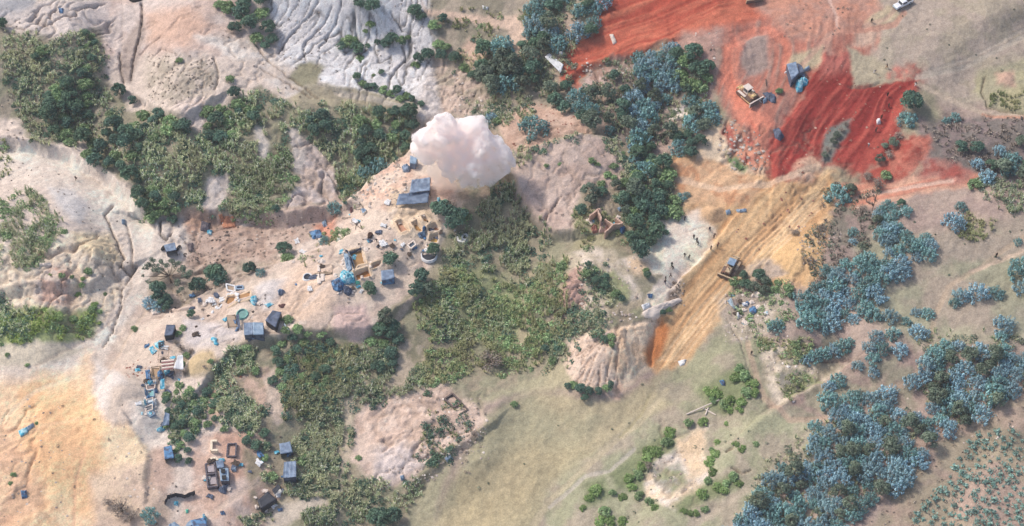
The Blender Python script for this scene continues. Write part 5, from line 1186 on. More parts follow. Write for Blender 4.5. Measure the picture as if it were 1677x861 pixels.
def tarp(P, m, label=None, h=.25, name='tarpaulin', cat='tarpaulin', amp=.22, rings=8, seed=1, root=None, fr=1.4):
    """a loose sheet or heap lying on the ground inside an outline (image pixels)"""
    n = 38; P = [Vector((a, b)) for a, b in P]; per = []
    for i in range(len(P)):
        a, b = P[i], P[(i + 1) % len(P)]; k = max(1, round(n * (b - a).length / sum((P[(j + 1) % len(P)] - P[j]).length for j in range(len(P)))))
        per += [a.lerp(b, t / k) for t in range(k)]
    n = len(per); cu, cv = cen([(p.x, p.y) for p in per]); c = Vector((cu, cv)); pts = [c]
    for r in range(1, rings + 1): pts += [c + (p - c) * (r / rings) ** .8 for p in per]
    x, y, z = ground([p.x for p in pts], [p.y for p in pts]); V = []
    for k in range(len(pts)):
        r = 0 if k == 0 else ((k - 1) // n + 1) / rings
        w = abs(mnoise.noise(Vector((x[k] * fr, y[k] * fr, seed)))) * 1.8 + 1.1 * abs(mnoise.noise(Vector((x[k] * fr * 2.7, y[k] * fr * 2.7, seed)))) + .5 * mnoise.noise(Vector((x[k] * fr * 6, y[k] * fr * 6, seed)))
        V.append(Vector((x[k], y[k], z[k] + .05 + h * (1 - r ** 3) + w * amp)))
    V += [Vector((p.x, p.y, p.z - .5)) for p in V[-n:]]
    Fc = [(0, 1 + (i + 1) % n, 1 + i)[::-1] for i in range(n)]
    for r in range(rings):
        for i in range(n):
            a = 1 + r * n + i; b = 1 + r * n + (i + 1) % n
            Fc.append((a, b, b + n, a + n)[::-1])
    if root is None:
        o = mk(name, V, Fc, m, smooth=True); return tag(o, label, cat)
    return mk(name, V, Fc, m, root, smooth=True)

# ponds: water sheet, sacks round the rim where the photograph has them
def water_mat(name, c):
    m = mat(name, c, .25, .12, 1.2, .15, spec=.4); return m
sackm = None
for i, (P, wc, dp, lb) in enumerate(PONDS):
    x, y, z = ground([p[0] for p in P], [p[1] for p in P]); c = Vector((x.mean(), y.mean(), 0))
    zl = float(hsample(c.x, c.y))
    root = empty('settling_pit', (c.x, c.y, zl), label=lb, cat='pit')
    dry = 'dry' in lb
    wm = mat('dry_mud_%s' % 'abcdefghij'[i], wc, .95, .14, 2, .6) if dry else water_mat('muddy_water_%s' % 'abcdefghij'[i], wc)
    Q = [c + (Vector((a, b, 0)) - c) * 1.06 for a, b in zip(x, y)]
    prism('mud_floor' if dry else 'water', Q, zl - .3, zl + (.06 if dry else .14), wm, root)
    # rim of earth following the outline
    top = float(z.max()); V = []; Fc = []; n = len(P); k = 4
    per = [Vector((x[j], y[j], 0)).lerp(Vector((x[(j + 1) % n], y[(j + 1) % n], 0)), t / k) for j in range(n) for t in range(k)]; n = len(per)
    for p in per:
        o = (p - c).normalized(); g = float(hsample(*(p + o * .9).xy))
        for dd, hh in ((0.0, zl - .1), (.08, g + .22), (.38, g + .26), (.85, g - .12)):
            j = mnoise.noise(Vector((p.x * 1.3, p.y * 1.3, dd))) * .1
            V.append(Vector((p.x + o.x * (dd + j), p.y + o.y * (dd + j), hh + (j if dd else 0))))
    for a in range(n):
        for b_ in range(3): A = a * 4 + b_; B = ((a + 1) % n) * 4 + b_; Fc.append((A, B, B + 1, A + 1))
    mk('earth_rim', V, Fc, mat('sand_rim', (208, 184, 156), .95, .14, 2, .5), root, smooth=True)

def pillow(rs=None):
    bm = bmesh.new(); bmesh.ops.create_icosphere(bm, subdivisions=2, radius=1)
    for v in bm.verts:
        v.co.x = math.copysign(abs(v.co.x) ** .7, v.co.x) * .5; v.co.y = math.copysign(abs(v.co.y) ** .75, v.co.y) * .3; v.co.z *= .16
        v.co += Vector((0, 0, .03 * mnoise.noise(v.co * 6)))
    me = bpy.data.meshes.new('sack'); bm.to_mesh(me); bm.free(); return me
def crumple(sd):
    bm = bmesh.new(); bmesh.ops.create_grid(bm, x_segments=9, y_segments=7, size=.5)
    for v in bm.verts:
        a = atan2(v.co.y, v.co.x); r = 1 + .5 * mnoise.noise(Vector((cos(a) * 1.5, sin(a) * 1.5, sd * 2.3))); e = max(abs(v.co.x), abs(v.co.y)) * 2
        v.co = Vector((v.co.x * r, v.co.y * r * .7, .05 + (1 - e) * .12 + .22 * abs(mnoise.noise(v.co * 5 + Vector((sd, 0, 0))))))
    g = bmesh.ops.extrude_face_region(bm, geom=bm.faces[:])
    for v in g['geom']:
        if isinstance(v, bmesh.types.BMVert): v.co.z -= .12
    bmesh.ops.recalc_face_normals(bm, faces=bm.faces[:])
    me = bpy.data.meshes.new('scrap'); bm.to_mesh(me); bm.free(); return me
SACKS = {}
def sacks(pts, m, label, group, name='filled_sack', cat='sack', s=1.0):
    for i, (u, v) in enumerate(pts):
        cr = name == 'plastic_scrap'; key = m.name + (str(rnd.randrange(3)) if cr else '')
        if key not in SACKS:
            me = crumple(len(SACKS)) if cr else pillow(); me.materials.append(m); SACKS[key] = me
        p = G(u, v); o = bpy.data.objects.new(name, SACKS[key]); C.objects.link(o); o.location = (p.x, p.y, p.z + .1 * s); k = s * rnd.uniform(.8, 1.25)
        o.scale = (k, k, k); o.rotation_euler = (rnd.uniform(-.15, .15), rnd.uniform(-.15, .15), rnd.uniform(0, 3.1)); tag(o, label, cat, group)

# loose goods strewn over the camp
for u0, v0, u1, v1, n_ in ((300,480,470,560,26),(480,380,620,500,22),(640,350,740,420,18),(225,560,300,700,26),(330,740,470,840,22),(560,330,640,400,12),(1190,480,1260,530,14),(960,355,1030,400,6)):
    for k in range(n_):
        u, v = rnd.uniform(u0, u1), rnd.uniform(v0, v1); m_, nm_, cl_ = rnd.choice(((TURQ,'plastic_scrap','turquoise'),(BLUET,'plastic_scrap','blue'),(WHITE,'plastic_scrap','white'),(OFFW,'plastic_scrap','beige'),(SLATE,'plastic_scrap','slate grey'),(DWOOD,'plastic_scrap','dark brown')))
        w_ = {300: 'about the double hut', 480: 'about the turquoise heap', 640: 'among the settling pits', 225: 'along the washing boxes', 330: 'in the walled yard', 560: 'on the terrace head', 1190: 'about the litter heap', 960: 'in the ruined house'}[u0]
        sacks([(u, v)], m_, 'small %s scrap strewn %s' % (cl_, w_), 'scraps ' + w_, nm_, 'litter', rnd.uniform(.6, 1.7))
# -- huts
WA = lambda *p: Z(220, 380, 5.938, p); WB = lambda *p: Z(220, 520, 5.938, p); WC = lambda *p: Z(220, 660, 4.285, p); WD = lambda *p: Z(360, 440, 7.17, p)
WE = lambda *p: Z(490, 380, 5.938, p); WF = lambda *p: Z(560, 250, 5.938, p); WG = lambda *p: Z(640, 330, 7.825, p); WH = lambda *p: Z(410, 700, 5.347, p)
WI = lambda *p: Z(1190, 120, 12.3, p); WJ = lambda *p: Z(1260, 85, 12.3, p); WK = lambda *p: Z(1150, 410, 7.18, p); WM = lambda *p: Z(940, 330, 10.77, p)
hut(WA((285,125),(392,98),(412,172),(312,190)), 2.0, TARP, 'open fronted shed with a flat blue-grey roof alone on the white river sand', SLATE, (0, 1, 3), 'open_shed', 'shed')
sacks([(267,407),(269,405),(293,405),(291,408)], RUB, 'dark bundle leaning against the open shed on the river sand', 'dark bundles at the open shed', 'dark_bundle', 'bundle', 1.3)
hut(WB((312,68),(398,70),(372,168),(290,178)), 1.8, SLATE, 'slate grey tarpaulin hut at the edge of the green crest, above the blue-edged pit', BLACKT, (1, 2, 3))
hut(WD((280,632),(385,628),(392,770),(285,778)), 2.1, TARP, 'blue-grey half of the double hut, joined to the paler half', SLATE, (0, 2, 3), ridge=.03)
hut(WD((385,628),(512,632),(516,770),(394,775)), 2.15, PALEB, 'paler half of the double hut, with a crumpled sheet roof', SLATE, (0, 1, 2), wr=.12)
hut(WD((618,486),(725,508),(655,690),(532,605)), 1.9, SLATE, 'dark five sided tarpaulin hut right of the double hut', BLACKT, (1, 2, 3), sag=.3, wr=.12)
hut(WH((252,140),(348,122),(370,215),(262,232)), 2.0, TARP, 'upper of the two blue-grey huts, a bright blue sheet hung at its front', SLATE, (0, 1, 3))
tarp(WH((300,225),(372,208),(380,240),(325,262)), BLUET, 'bright blue sheet hanging low in front of the upper hut', .5, amp=.2)
hut(WH((295,302),(400,292),(400,432),(285,440)), 2.1, TARP, 'lower of the two blue-grey huts, its roof ribbed lengthwise', SLATE, (0, 1, 2, 3), ridge=.04)
hut(WH((62,640),(150,560),(235,628),(90,712)), 1.7, BLACKT, 'nearly black tarpaulin hut at the lower end of the huts, white bags at its side', BLACKT, (1, 2, 3), wr=.05)
hut(WH((190,545),(245,495),(270,520),(215,590)), 1.3, BLACKT, 'small black lean-to at the upper corner of the nearly black hut', BLACKT, (1,), 'lean_to', 'lean-to')
sacks([tuple(a) for a in WH((225,570),(240,560),(255,575),(235,590),(250,595),(265,555),(245,605),(270,548))], WHITE, 'white bag heaped at the side of the nearly black hut', 'white bags at the nearly black hut', s=1.0)
sacks([tuple(a) for a in WH((50,690),(60,700),(120,725),(140,728),(20,770),(30,765),(45,615))], OFFW, 'pale bag at the downhill wall of the nearly black hut', 'pale bags below the nearly black hut', s=1.0)
hut(WC((205,308),(262,298),(280,385),(212,392)), 1.6, BLUET, 'small bright blue tarpaulin hut with a black open front, beside the dark grass', BLACKT, (0, 1, 3), wr=.14)
hut(WE((795,372),(918,360),(930,445),(800,472)), 1.8, TARP, 'grey-blue tarpaulin hut beside the round dark tree on the terrace', BLUET, (1, 2, 3))
tarp(WE((790,488),(925,462),(930,490),(850,508),(795,505)), TURQ, 'strip of turquoise sheeting along the front of the grey-blue hut', .2, amp=.15)
hut(WC((375,835),(400,818),(420,850),(345,880)), 1.2, PALEB, 'pale end sheet at the left of the blue hut at the bottom edge', PALEB, (2,), 'lean_to', 'lean-to')
hut(WC((395,822),(495,800),(520,880),(420,900)), 2.0, BLUET, 'blue-grey hut cut by the bottom edge, turquoise cloth at its corners', TARP, (0, 1, 3))
tarp(WC((480,800),(500,792),(512,820),(500,845),(486,830)), TURQ, 'turquoise cloth on the right corner of the hut at the bottom edge', 1.6, amp=.3)
tarp(WC((240,855),(285,835),(330,870),(310,900),(250,900)), PALEB, 'pale blue sheet on the sand at the bottom edge, left of the hut', .4)
hut(WF((665,25),(735,50),(715,110),(658,100)), 2.2, PALEB, 'narrow blue-grey hut standing next to the left flank of the dust cloud', TARP, (1, 2, 3))
tarp(WF((580,140),(640,120),(668,150),(655,190),(600,192)), TARP, 'crumpled blue-grey heap below the narrow hut near the dust cloud', .9, amp=.35)
def canopy(P, hts, m, label, name='canopy', cat='canopy', sag=.5):
    cu, cv = cen(P); zg = G(cu, cv + 10).z; q = [R(u, v, zg + hts[i]) for i, (u, v) in enumerate(P)]
    c0 = sum(q, Vector()) / 4; root = empty(name, (c0.x, c0.y, float(hsample(c0.x, c0.y))), label=label, cat=cat)
    sheet('sheet', *q, m, root, 16, 12, sag=sag, wr=.22, seed=cu)
    for p in q: bar('pole', Vector((p.x, p.y, float(hsample(p.x, p.y)) - .2)), p + Vector((0, 0, .1)), .06, DWOOD, root)
canopy(WF((680,262),(860,240),(858,368),(655,392)), (2.2,2.4,2.0,1.9), TARP, 'upper of two big blue-grey tarpaulins beside the dust cloud')
canopy(WF((555,400),(850,368),(838,482),(525,508)), (1.7,1.8,1.5,1.3), mat('grey_blue_tarpaulin',(92,108,130),.55,.14,1.0,.5,c2=(110,126,148)), 'lower and larger of two big blue-grey tarpaulins above the pits')
canopy(WC((215,60),(248,75),(245,155),(195,160)), (2.2,1.8,1.2,1.6), TARP, 'sagging slate shade sheet at the foot of the washing boxes', sag=.4)
tarp(WC((155,185),(185,170),(215,172),(218,190),(185,203),(160,200)), TURQ, 'turquoise sheet on the pale sand under the slate shade sheet', .3)
# frame of sheets with a rusty roof
p_ = WB((262,415),(392,402),(382,500),(268,516)); zg = G(*cen(p_)).z
q = [R(u, v, zg + 2.0) for u, v in p_]; c0 = sum(q, Vector()) / 4
root = empty('striped_roof_shelter', (c0.x, c0.y, float(hsample(c0.x, c0.y))), label='shelter roofed with alternating rusty and pale iron sheets on the crest', cat='shelter')
for k in range(6):
    t0, t1 = k / 6, (k + .93) / 6; dz = Vector((0, 0, .03 * (k % 2)))
    a, d = q[0].lerp(q[3], t0) + dz, q[0].lerp(q[3], t1) + dz; b_, c_ = q[1].lerp(q[2], t0) + dz, q[1].lerp(q[2], t1) + dz
    s = sheet('roof_sheet', a, b_, c_, d, (OFFW, RUST)[k % 2], root, 12, 2, .02, .03, .03)
for p in q: bar('post', Vector((p.x, p.y, float(hsample(p.x, p.y)) - .2)), p, .06, DWOOD, root)
canopy(WB((420,372),(472,360),(478,500),(380,496)), (2.3,2.3,2.1,2.1), WHITE, 'bright white sheet stretched right of the rusty striped roof', sag=.15)
canopy(WB((345,378),(400,370),(402,396),(345,400)), (1.6,1.6,1.6,1.6), TURQ, 'narrow turquoise strip above the rusty striped roof', sag=.05)
tarp(WB((225,540),(270,520),(290,560),(280,600),(240,612),(225,590)), BLUET, 'blue sheet heaped below the left end of the rusty striped roof', 1.0, amp=.35)
tarp(WB((288,525),(350,520),(345,550),(300,568)), TURQ, 'turquoise sheet tucked under the rusty striped roof', .8, amp=.3)
canopy(WB((252,600),(292,590),(294,690),(250,700)), (1.5,1.5,.6,.6), TURQ, 'long bright blue cloth hanging down the slope below the rusty striped roof', sag=.1)
canopy(WB((105,515),(150,505),(155,590),(115,598)), (1.0,1.0,.6,.6), BLUET, 'upright blue sheet left of the wooden frame', sag=.2)
# wooden frames
def frame(P, label, h=.35, m=WOOD, r=.1, inner=None):
    x, y, z = ground([a for a, b in P], [b for a, b in P]); c = Vector((x.mean(), y.mean(), float(z.mean()))); root = empty('timber_frame', c, label=label, cat='frame')
    n = len(P)
    for i in range(n):
        a = Vector((x[i], y[i], z[i] + h)); b_ = Vector((x[(i + 1) % n], y[(i + 1) % n], z[(i + 1) % n] + h)); bar('beam', a, b_, r, m, root)
        bar('stake', Vector((x[i], y[i], z[i] - .2)), a + Vector((0, 0, .15)), r * .8, m, root)
    if inner is not None: prism('floor', [Vector((x[i], y[i], 0)) for i in range(n)], float(z.min()) - .3, float(z.mean()) + .15, inner, root)
frame(WB((172,500),(258,488),(250,600),(178,608)), 'square timber frame with an earth floor left of the blue sheets', .7, WOOD, .12, mat('tan_floor', (176, 148, 118), .95, .1, 3, .3))
frame(WB((252,318),(345,312),(335,400),(235,430)), 'open pole frame on the sand above the rusty striped roof', .9, WOOD, .06)
frame(WE((200,322),(322,322),(320,395),(210,395)), 'thin pole rectangle on the sand beside the crossed planks', .15, WOOD, .05)
frame(WD((85,560),(180,550),(205,690),(100,695)), 'flat brown platform at the left of the double hut', .3, DWOOD, .08, mat('brown_platform', (168, 148, 128), .9, .12, 3, .3))
# crossed planks
root = empty('crossed_planks', G(*WE((200,400))[0]), label='cross of pale planks and canvas lying on the sand of the terrace', cat='planks')
for a, b_, w, m in (((190,322),(192,385),.35,OFFW),((186,410),(198,505),.5,OFFW),((150,408),(320,405),.22,WOOD),((200,395),(204,508),.12,DWOOD),((225,410),(222,480),.6,OFFW),((235,385),(320,402),.12,WOOD)):
    P0, P1 = G(*WE(a)[0]), G(*WE(b_)[0]); d = (P1 - P0).normalized(); s = Vector((-d.y, d.x, 0)) * w; up = Vector((0, 0, .22))
    sheet('plank', P0 - s + up, P1 - s + up, P1 + s + up, P0 + s + up, m, root, 8, 3, .02, .06, .12)
# round pits with rims
def ring(u, v, ru, rv, label, m=WHITE, inner=BLACKT, h=.35, a0=0, a1=2 * pi, name='rimmed_pit', cat='pit', wide=.4, fill=True):
    c = G(u, v); s = ((c.y - CY) * cp_ - (c.z - CZ) * sp_) / F; rx, ry = ru * s, rv * s / sp_
    root = empty(name, c, label=label, cat=cat); n = 28; V = []; Fc = []
    full = abs(a1 - a0 - 2 * pi) < .01; N_ = n if full else n + 1
    for i in range(N_):
        a = a0 + (a1 - a0) * i / n; j = 1 + .08 * mnoise.noise(Vector((cos(a) * 2, sin(a) * 2, u)))
        for w, z in ((-.02, -.3), (0, h), (wide * .6, h * .9), (wide, -.3)):
            X = c.x + cos(a) * (rx * j + w); Y = c.y + sin(a) * (ry * j + w); V.append(Vector((X, Y, c.z + z + .08 * mnoise.noise(Vector((X * 2, Y * 2, 1))))))
    for i in range(n):
        for k in range(4 if not full else 3):
            A = i * 4 + k; B = ((i + 1) % N_) * 4 + k; A2 = i * 4 + (k + 1) % 4; B2 = ((i + 1) % N_) * 4 + (k + 1) % 4; Fc.append((A, B, B2, A2))
    mk('rim', V, Fc, m, root, smooth=True)
    if fill:
        P = [Vector((c.x + cos(i * pi / 9) * rx * 1.02, c.y + sin(i * pi / 9) * ry * 1.02, 0)) for i in range(18)]
        prism('pit_floor', P, c.z - .4, c.z + .1, inner, root)
ring(*WE((82,440))[0], 6, 5, 'small round black-mouthed pit with a white rim left of the crossed planks')
ring(*WG((490,690))[0], 12, 10, 'large round dark pit whose left half has a white rim, by the leaning dark tree', h=.5)
ring(705, 402, 6, 4, 'small stone ring right of the dark tank', OFFW, mat('tan_floor', (176, 148, 118)))
ring(*WD((265,535))[0], 8, 6.5, 'oval pool lined with green sheeting above the double hut', GREENT, mat('green_pool', (116, 156, 150), .3, .15, 1, .1), .4)
ring(228, -6, 15, 9, 'round blue water basin with a black rim cut by the top edge', RUB, mat('blue_water', (74, 112, 160), .2, .1, 1, .1), .8, name='water_basin', cat='basin', wide=.6)
# dark tank with white walls
def tank(P, label, inner, m=OFFW, h=.5, th=.35, name='walled_tank'):
    x, y, z = ground([a for a, b in P], [b for a, b in P]); c = Vector((x.mean(), y.mean(), float(z.mean()))); root = empty(name, c, label=label, cat='tank'); n = len(P)
    zz = float(z.mean())
    for i in range(n): wallseg('wall', (x[i], y[i], zz), (x[(i + 1) % n], y[(i + 1) % n], zz), h, th, m, root, .05)
    prism('liquid', [Vector((x[i], y[i], 0)) for i in range(n)], zz - .4, zz + .2, inner, root)
tank(WG((215,565),(290,500),(325,570),(255,625)), 'dark water tank with a white lower wall right of the stony heap', mat('slate_water', (84, 96, 108), .25, .1, 1, .1))
tank(WD((190,225),(270,205),(278,240),(200,255)), 'blue-black tank right of the white sack table', mat('dark_blue_water', (54, 66, 92), .25, .1, 1, .1), PALEB)
tank(WD((80,210),(175,205),(178,265),(90,265)), 'white sided box with a brown centre above the five sided pit', mat('brown_platform', (168,148,128)), WHITE)
# washing boxes down the crest
for i, (P, mm, w) in enumerate(((WB((115,625),(210,620),(208,655),(115,660)), 'grey-brown', (120,104,96)), (WB((120,660),(205,660),(200,700),(125,705)), 'brown', (110,90,84)), (WB((130,712),(195,712),(195,775),(130,775)), 'green water filled', (104,152,150)),
                               (WB((120,800),(185,795),(190,830),(120,835)), 'pale', (170,180,186)), (WB((118,838),(188,835),(185,870),(118,875)), 'grey water filled', (110,128,136)), (WC((75,25),(130,22),(130,55),(80,60)), 'white edged dark', (80,84,88)), (WC((85,65),(125,62),(150,85),(110,100)), 'lowest, stone filled', (126,112,104)))):
    tank(P, mm + ' washing box in the stepped row down the crest, number %s from the top' % ('one','two','three','four','five','six','seven')[i] if False else mm + ' washing box in the stepped row down the crest', mat('box_fill_' + 'abcdefg'[i], tuple(min(255, q + 25) for q in w), .6, .25, 4, .4), (PALEB, OFFW)[i % 2], .4, .2, 'washing_box')
sacks([(238 + rnd.uniform(0, 18), v) for v in range(628, 682, 3)], OFFW, 'pale bag or bucket lying among the stepped washing boxes', 'bags among the washing boxes', s=.8)
sacks([(242 + rnd.uniform(0, 12), v) for v in range(630, 680, 6)], mat('dark_sack', (72, 68, 70)), 'dark bucket or bag among the stepped washing boxes', 'dark things among the washing boxes', 'dark_bag', 'bag', .8)
for lb, P, m, h in (('turquoise cloth over the uppermost washing box', ((128,640),(180,632),(200,655),(150,668)), TURQ, .9), ('blue cloth between the third and fourth washing boxes', ((118,772),(165,778),(190,792),(130,800)), BLUET, .8),
                    ('pale plastic at the left of the washing boxes', ((98,690),(118,700),(122,760),(104,750)), PALEB, .5), ('blue bag pile right of the green water box', ((196,700),(222,690),(232,730),(204,742)), BLUET, .6), ('white plastic right of the lower washing boxes', ((192,800),(215,790),(222,850),(198,858)), WHITE, .5),
                    ('turquoise strip beside the lowest washing boxes', ((96,800),(114,806),(116,858),(100,850)), TURQ, .5), ('blue rag by the timber frame', ((150,598),(172,602),(168,625),(150,620)), BLUET, .4), ('white cloth over the foot of the timber frame', ((180,612),(232,612),(228,640),(190,640)), OFFW, .4)):
    tarp(WB(*P), m, lb, h, amp=.3, name='cloth', cat='cloth', fr=2.2)
# timber pole line and blue edged pit
tarp(WB((195,255),(240,235),(290,225),(285,255),(300,300),(235,305),(205,285)), TURQ, 'turquoise sheet round a black hole below the slate grey hut', .5, amp=.3)
hut(WB((230,240),(275,235),(280,270),(235,285)), .9, BLACKT, 'small black box hut in the turquoise sheet below the slate grey hut', BLACKT, (1, 2), posts=False)
tarp(WD((360,350),(400,320),(435,340),(440,390),(415,435),(385,425),(355,385)), TURQ, 'crumpled turquoise and blue sheet right of the long rectangular pit', .5, amp=.4)
tarp(WB((748,195),(780,188),(808,205),(800,235),(822,255),(805,272),(775,262),(770,238),(745,225)), TURQ, 'turquoise sheet with a folded waist alone on the pale terrace', .3, amp=.22)
tarp(WD((680,270),(700,258),(715,250),(735,265),(765,268),(740,290),(725,315),(690,310)), TARP, 'small star shaped dark sheet pegged on the grey sand', .9, amp=.3)
sacks([tuple(a) for a in WD((705,430),(725,440),(745,425),(735,450),(715,445))], mat('maroon_sack',(92,64,62)), 'dark maroon drum in the small pile above the five sided hut', 'maroon drums', 'drum', 'drum', .9)
tarp(WD((745,632),(760,640),(832,745),(820,758),(795,745),(750,660)), ZINC, 'long narrow pale green sheet lying on the bushes right of the dark hut', .3, amp=.1, name='metal_sheet', cat='sheet')
tarp(WD((340,805),(480,782),(495,800),(420,828),(345,828)), PALEB, 'pale blue strip along the front of the double hut', .25)
canopy(WD((190,545),(222,535),(245,690),(212,700)), (1.2,1.2,1.0,1.0), SLATE, 'narrow grey screen between the brown platform and the double hut', sag=.1)
# sheeting of the large pit
def curtain(P, h, m, label, name='sheet_fence', lean=.15):
    x, y, z = ground([a for a, b in P], [b for a, b in P]); root = empty(name, (float(x.mean()), float(y.mean()), float(z.mean())), label=label, cat='sheeting')
    pts = []
    for i in range(len(P) - 1):
        for t in range(6): pts.append(Vector((x[i], y[i], z[i])).lerp(Vector((x[i + 1], y[i + 1], z[i + 1])), t / 6))
    pts.append(Vector((x[-1], y[-1], z[-1]))); V = []; Fc = []
    for i, p in enumerate(pts):
        o = .28 * mnoise.noise(Vector((i * .8, 3, 1))); hh = h * (1 + .25 * mnoise.noise(Vector((i * .4, 7, 2))))
        for k in range(5):
            t = k / 4; w = o * (1 - t) + .1 * mnoise.noise(Vector((i, k * 1.7, 5))); V.append(p + Vector((w + lean * t, -w, -.2 + hh * t)))
            V.append(V[-1] + Vector((.05, .06, .02)))
    for i in range(len(pts) - 1):
        for k in range(4):
            A = i * 10 + k * 2; B = A + 10; Fc += [(A, B, B + 2, A + 2), (A + 1, A + 3, B + 3, B + 1)]
        A = i * 10 + 8; Fc.append((A, A + 10, A + 11, A + 1))
    mk('sheet', V, Fc, m, root, smooth=True)
    for i in range(0, len(P)): bar('stake', Vector((x[i], y[i], z[i] - .2)), Vector((x[i], y[i], z[i] + h + .2)), .05, DWOOD, root)
curtain(WE((445,190),(490,215),(540,200),(600,168)), 1.0, SLATE, 'dark sheet walling the upper side of the large ochre pit')
curtain(WE((470,205),(505,270),(530,340),(530,400)), 1.1, TARP, 'blue-grey sheet hanging down the left side of the large ochre pit')
curtain(WC((215,712),(235,672),(290,655),(350,668),(425,640)), 1.6, BLACKT, 'long rumpled black sheet fence at the foot of the walled yard')
tarp(WE((395,425),(420,385),(455,385),(480,400),(525,405),(545,470),(540,500),(480,510),(430,510),(400,480)), TURQ, 'big crumpled heap of turquoise sheeting in the middle of the terrace', 1.0, amp=.6, rings=10, fr=2)
tarp(WE((430,205),(470,215),(510,290),(515,360),(480,400),(455,340),(440,270)), PALEB, 'rumpled grey-white sheet heap left of the large ochre pit', .6, amp=.45, rings=9, fr=2)
tarp(WE((310,490),(400,440),(440,500),(430,560),(380,585),(330,560)), BLUET, 'dark blue crumpled sheeting left of and below the turquoise heap', .7, amp=.5, rings=8, fr=2)
tarp(WE((355,520),(385,512),(400,540),(375,555)), OFFW, 'pale sand filled pan in the dark blue sheeting', .95, amp=.1)
tarp(WE((420,545),(470,530),(520,560),(510,600),(480,622),(440,600)), SLATE, 'slate sheet with upturned corners below the turquoise heap', .6, amp=.4, fr=2)
tarp(WE((545,480),(585,478),(590,500),(550,515)), mat('mint_sheet', (110, 206, 176)), 'mint green rag at the corner of the orange-brown pit', .3)
tarp(WE((425,455),(450,445),(470,470),(450,490),(430,485)), WHITE, 'white sack lying on top of the turquoise heap', 1.5, amp=.15, name='white_sack', cat='sack')
sacks([tuple(a) for a in WE((410,320),(425,300),(440,330),(450,310),(465,325),(480,320),(490,340),(470,300),(425,275),(435,255),(455,370),(440,355),(345,420),(360,430),(350,410),(380,595),(400,590),(520,575),(530,570),(515,590))], OFFW, 'pale bag strewn round the rumpled sheets left of the large ochre pit', 'pale bags by the large ochre pit', s=.9)
tarp(WE((590,430),(625,425),(630,455),(600,462)), OFFW, 'white bag in the orange-brown pit', .35, amp=.12, name='white_sack', cat='sack')
tarp(WE((560,330),(590,325),(595,350),(565,355)), OFFW, 'pale bag in the lower corner of the large ochre pit', .3, amp=.1, name='white_sack', cat='sack')
# sluice gear on the left of the terrace head
canopy(WF((92,650),(120,632),(162,665),(135,690)), (.9,.9,.8,.8), WHITE, 'small white table like sheet on poles on the terrace head', sag=.05)
canopy(WF((180,545),(215,540),(240,560),(205,590)), (.8,.8,.6,.6), PALEB, 'small blue and white sheet on the terrace head above the white table', sag=.1)
tarp(WF((72,545),(95,530),(105,575),(85,590)), RUST, 'rust brown scrap at the left edge of the terrace head', .4)
for a, b_ in (((0,640),(90,628)),((130,700),(200,750)),((140,690),(130,750)),((0,650),(60,640)),((165,665),(190,740)),((170,508),(215,545))):
    P0, P1 = G(*WF(a)[0]), G(*WF(b_)[0]); tag(bar('loose_pole', P0 + Vector((0, 0, .3)), P1 + Vector((0, 0, .15)), .06, DWOOD, None), 'thin pole lying by the white table on the terrace head', 'pole', 'poles by the white table')
# gear between the pits
tarp(WG((345,425),(400,395),(440,385),(450,420),(430,455),(370,465)), PALEB, 'pale blue and white bags between the yellow pit and the brown pit', .4, amp=.4, fr=2.5)
tarp(WG((370,430),(410,425),(415,455),(380,460)), BLACKT, 'black drum mouth among the pale blue bags', .55, amp=.1, name='drum', cat='drum')
tarp(WG((405,335),(440,320),(455,350),(430,410),(405,405)), BLUET, 'steel blue rag heap right of the square brown pit', .5, amp=.4, fr=2)
tarp(WG((590,15),(640,8),(645,45),(620,70),(590,45)), TURQ, 'turquoise cloth caught in the dark trees by the big tarpaulin', 2.2, amp=.3)
# white ring walls
def wallset(lines, h, t, m, label, name, cat='wall', top=False, rag=.1, mats=None, rooft=None):
    pts = [p for l in lines for p in l]; cu, cv = cen(pts); zg = G(cu, cv + (h * 3 if top else 0)).z
    root = empty(name, G(cu, cv + (h * 3 if top else 0)), label=label, cat=cat)
    for k, l in enumerate(lines):
        for i in range(len(l) - 1):
            e = []
            for u, v in (l[i], l[i + 1]):
                if top:
                    q = R(u, v, zg + h); e.append(Vector((q.x, q.y, zg)))
                else: q = G(u, v); e.append(Vector((q.x, q.y, max(q.z, zg - .4))))
            wallseg('wall', e[0], e[1], h, t, m, root, rag, seed=i + k * 3)
    return root
wallset([WG((855,445),(865,500),(945,515)), WG((905,470),(920,420),(960,410),(1010,470),(945,485),(905,470)), WG((865,500),(905,480))], .9, .5, WHITE, 'low bright white curved walls standing in the grass right of the pits', 'white_walls', top=True)
# ruined brick house
rt = wallset([WM((275,250),(440,120),(470,150)), WM((420,150),(440,200),(480,270),(470,330))], 2.4, .35, MUDB, 'left half of the ruined mud brick house, two walls meeting at a corner', 'ruined_house', 'ruin', True, .3)
wallset([WM((545,540),(690,400),(860,375)), WM((545,305),(690,405)), WM((735,280),(860,375))], 2.4, .35, MUDB, 'right half of the ruined mud brick house, three walls round a dark room', 'ruined_house', 'ruin', True, .25)
tarp(WM((300,480),(350,400),(400,430),(420,540),(340,580)), mat('red_rubble', (150, 100, 88), .95, .3, 4, .8), 'heap of reddish brick rubble in the doorway of the ruin', .4, amp=.3, name='rubble_heap', cat='rubble', fr=2.4)
tarp(WM((430,420),(520,340),(560,400),(640,440),(560,520),(440,560)), mat('pink_rubble', (186, 156, 144), .95, .25, 4, .8), 'heap of pinkish brick rubble between the two halves of the ruin', .4, amp=.3, name='rubble_heap', cat='rubble', fr=2.4)
tarp(WM((800,450),(880,430),(920,500),(870,570),(810,560)), BLUET, 'blue plastic heap behind the right wall of the ruin', .5, amp=.5, fr=2.5)
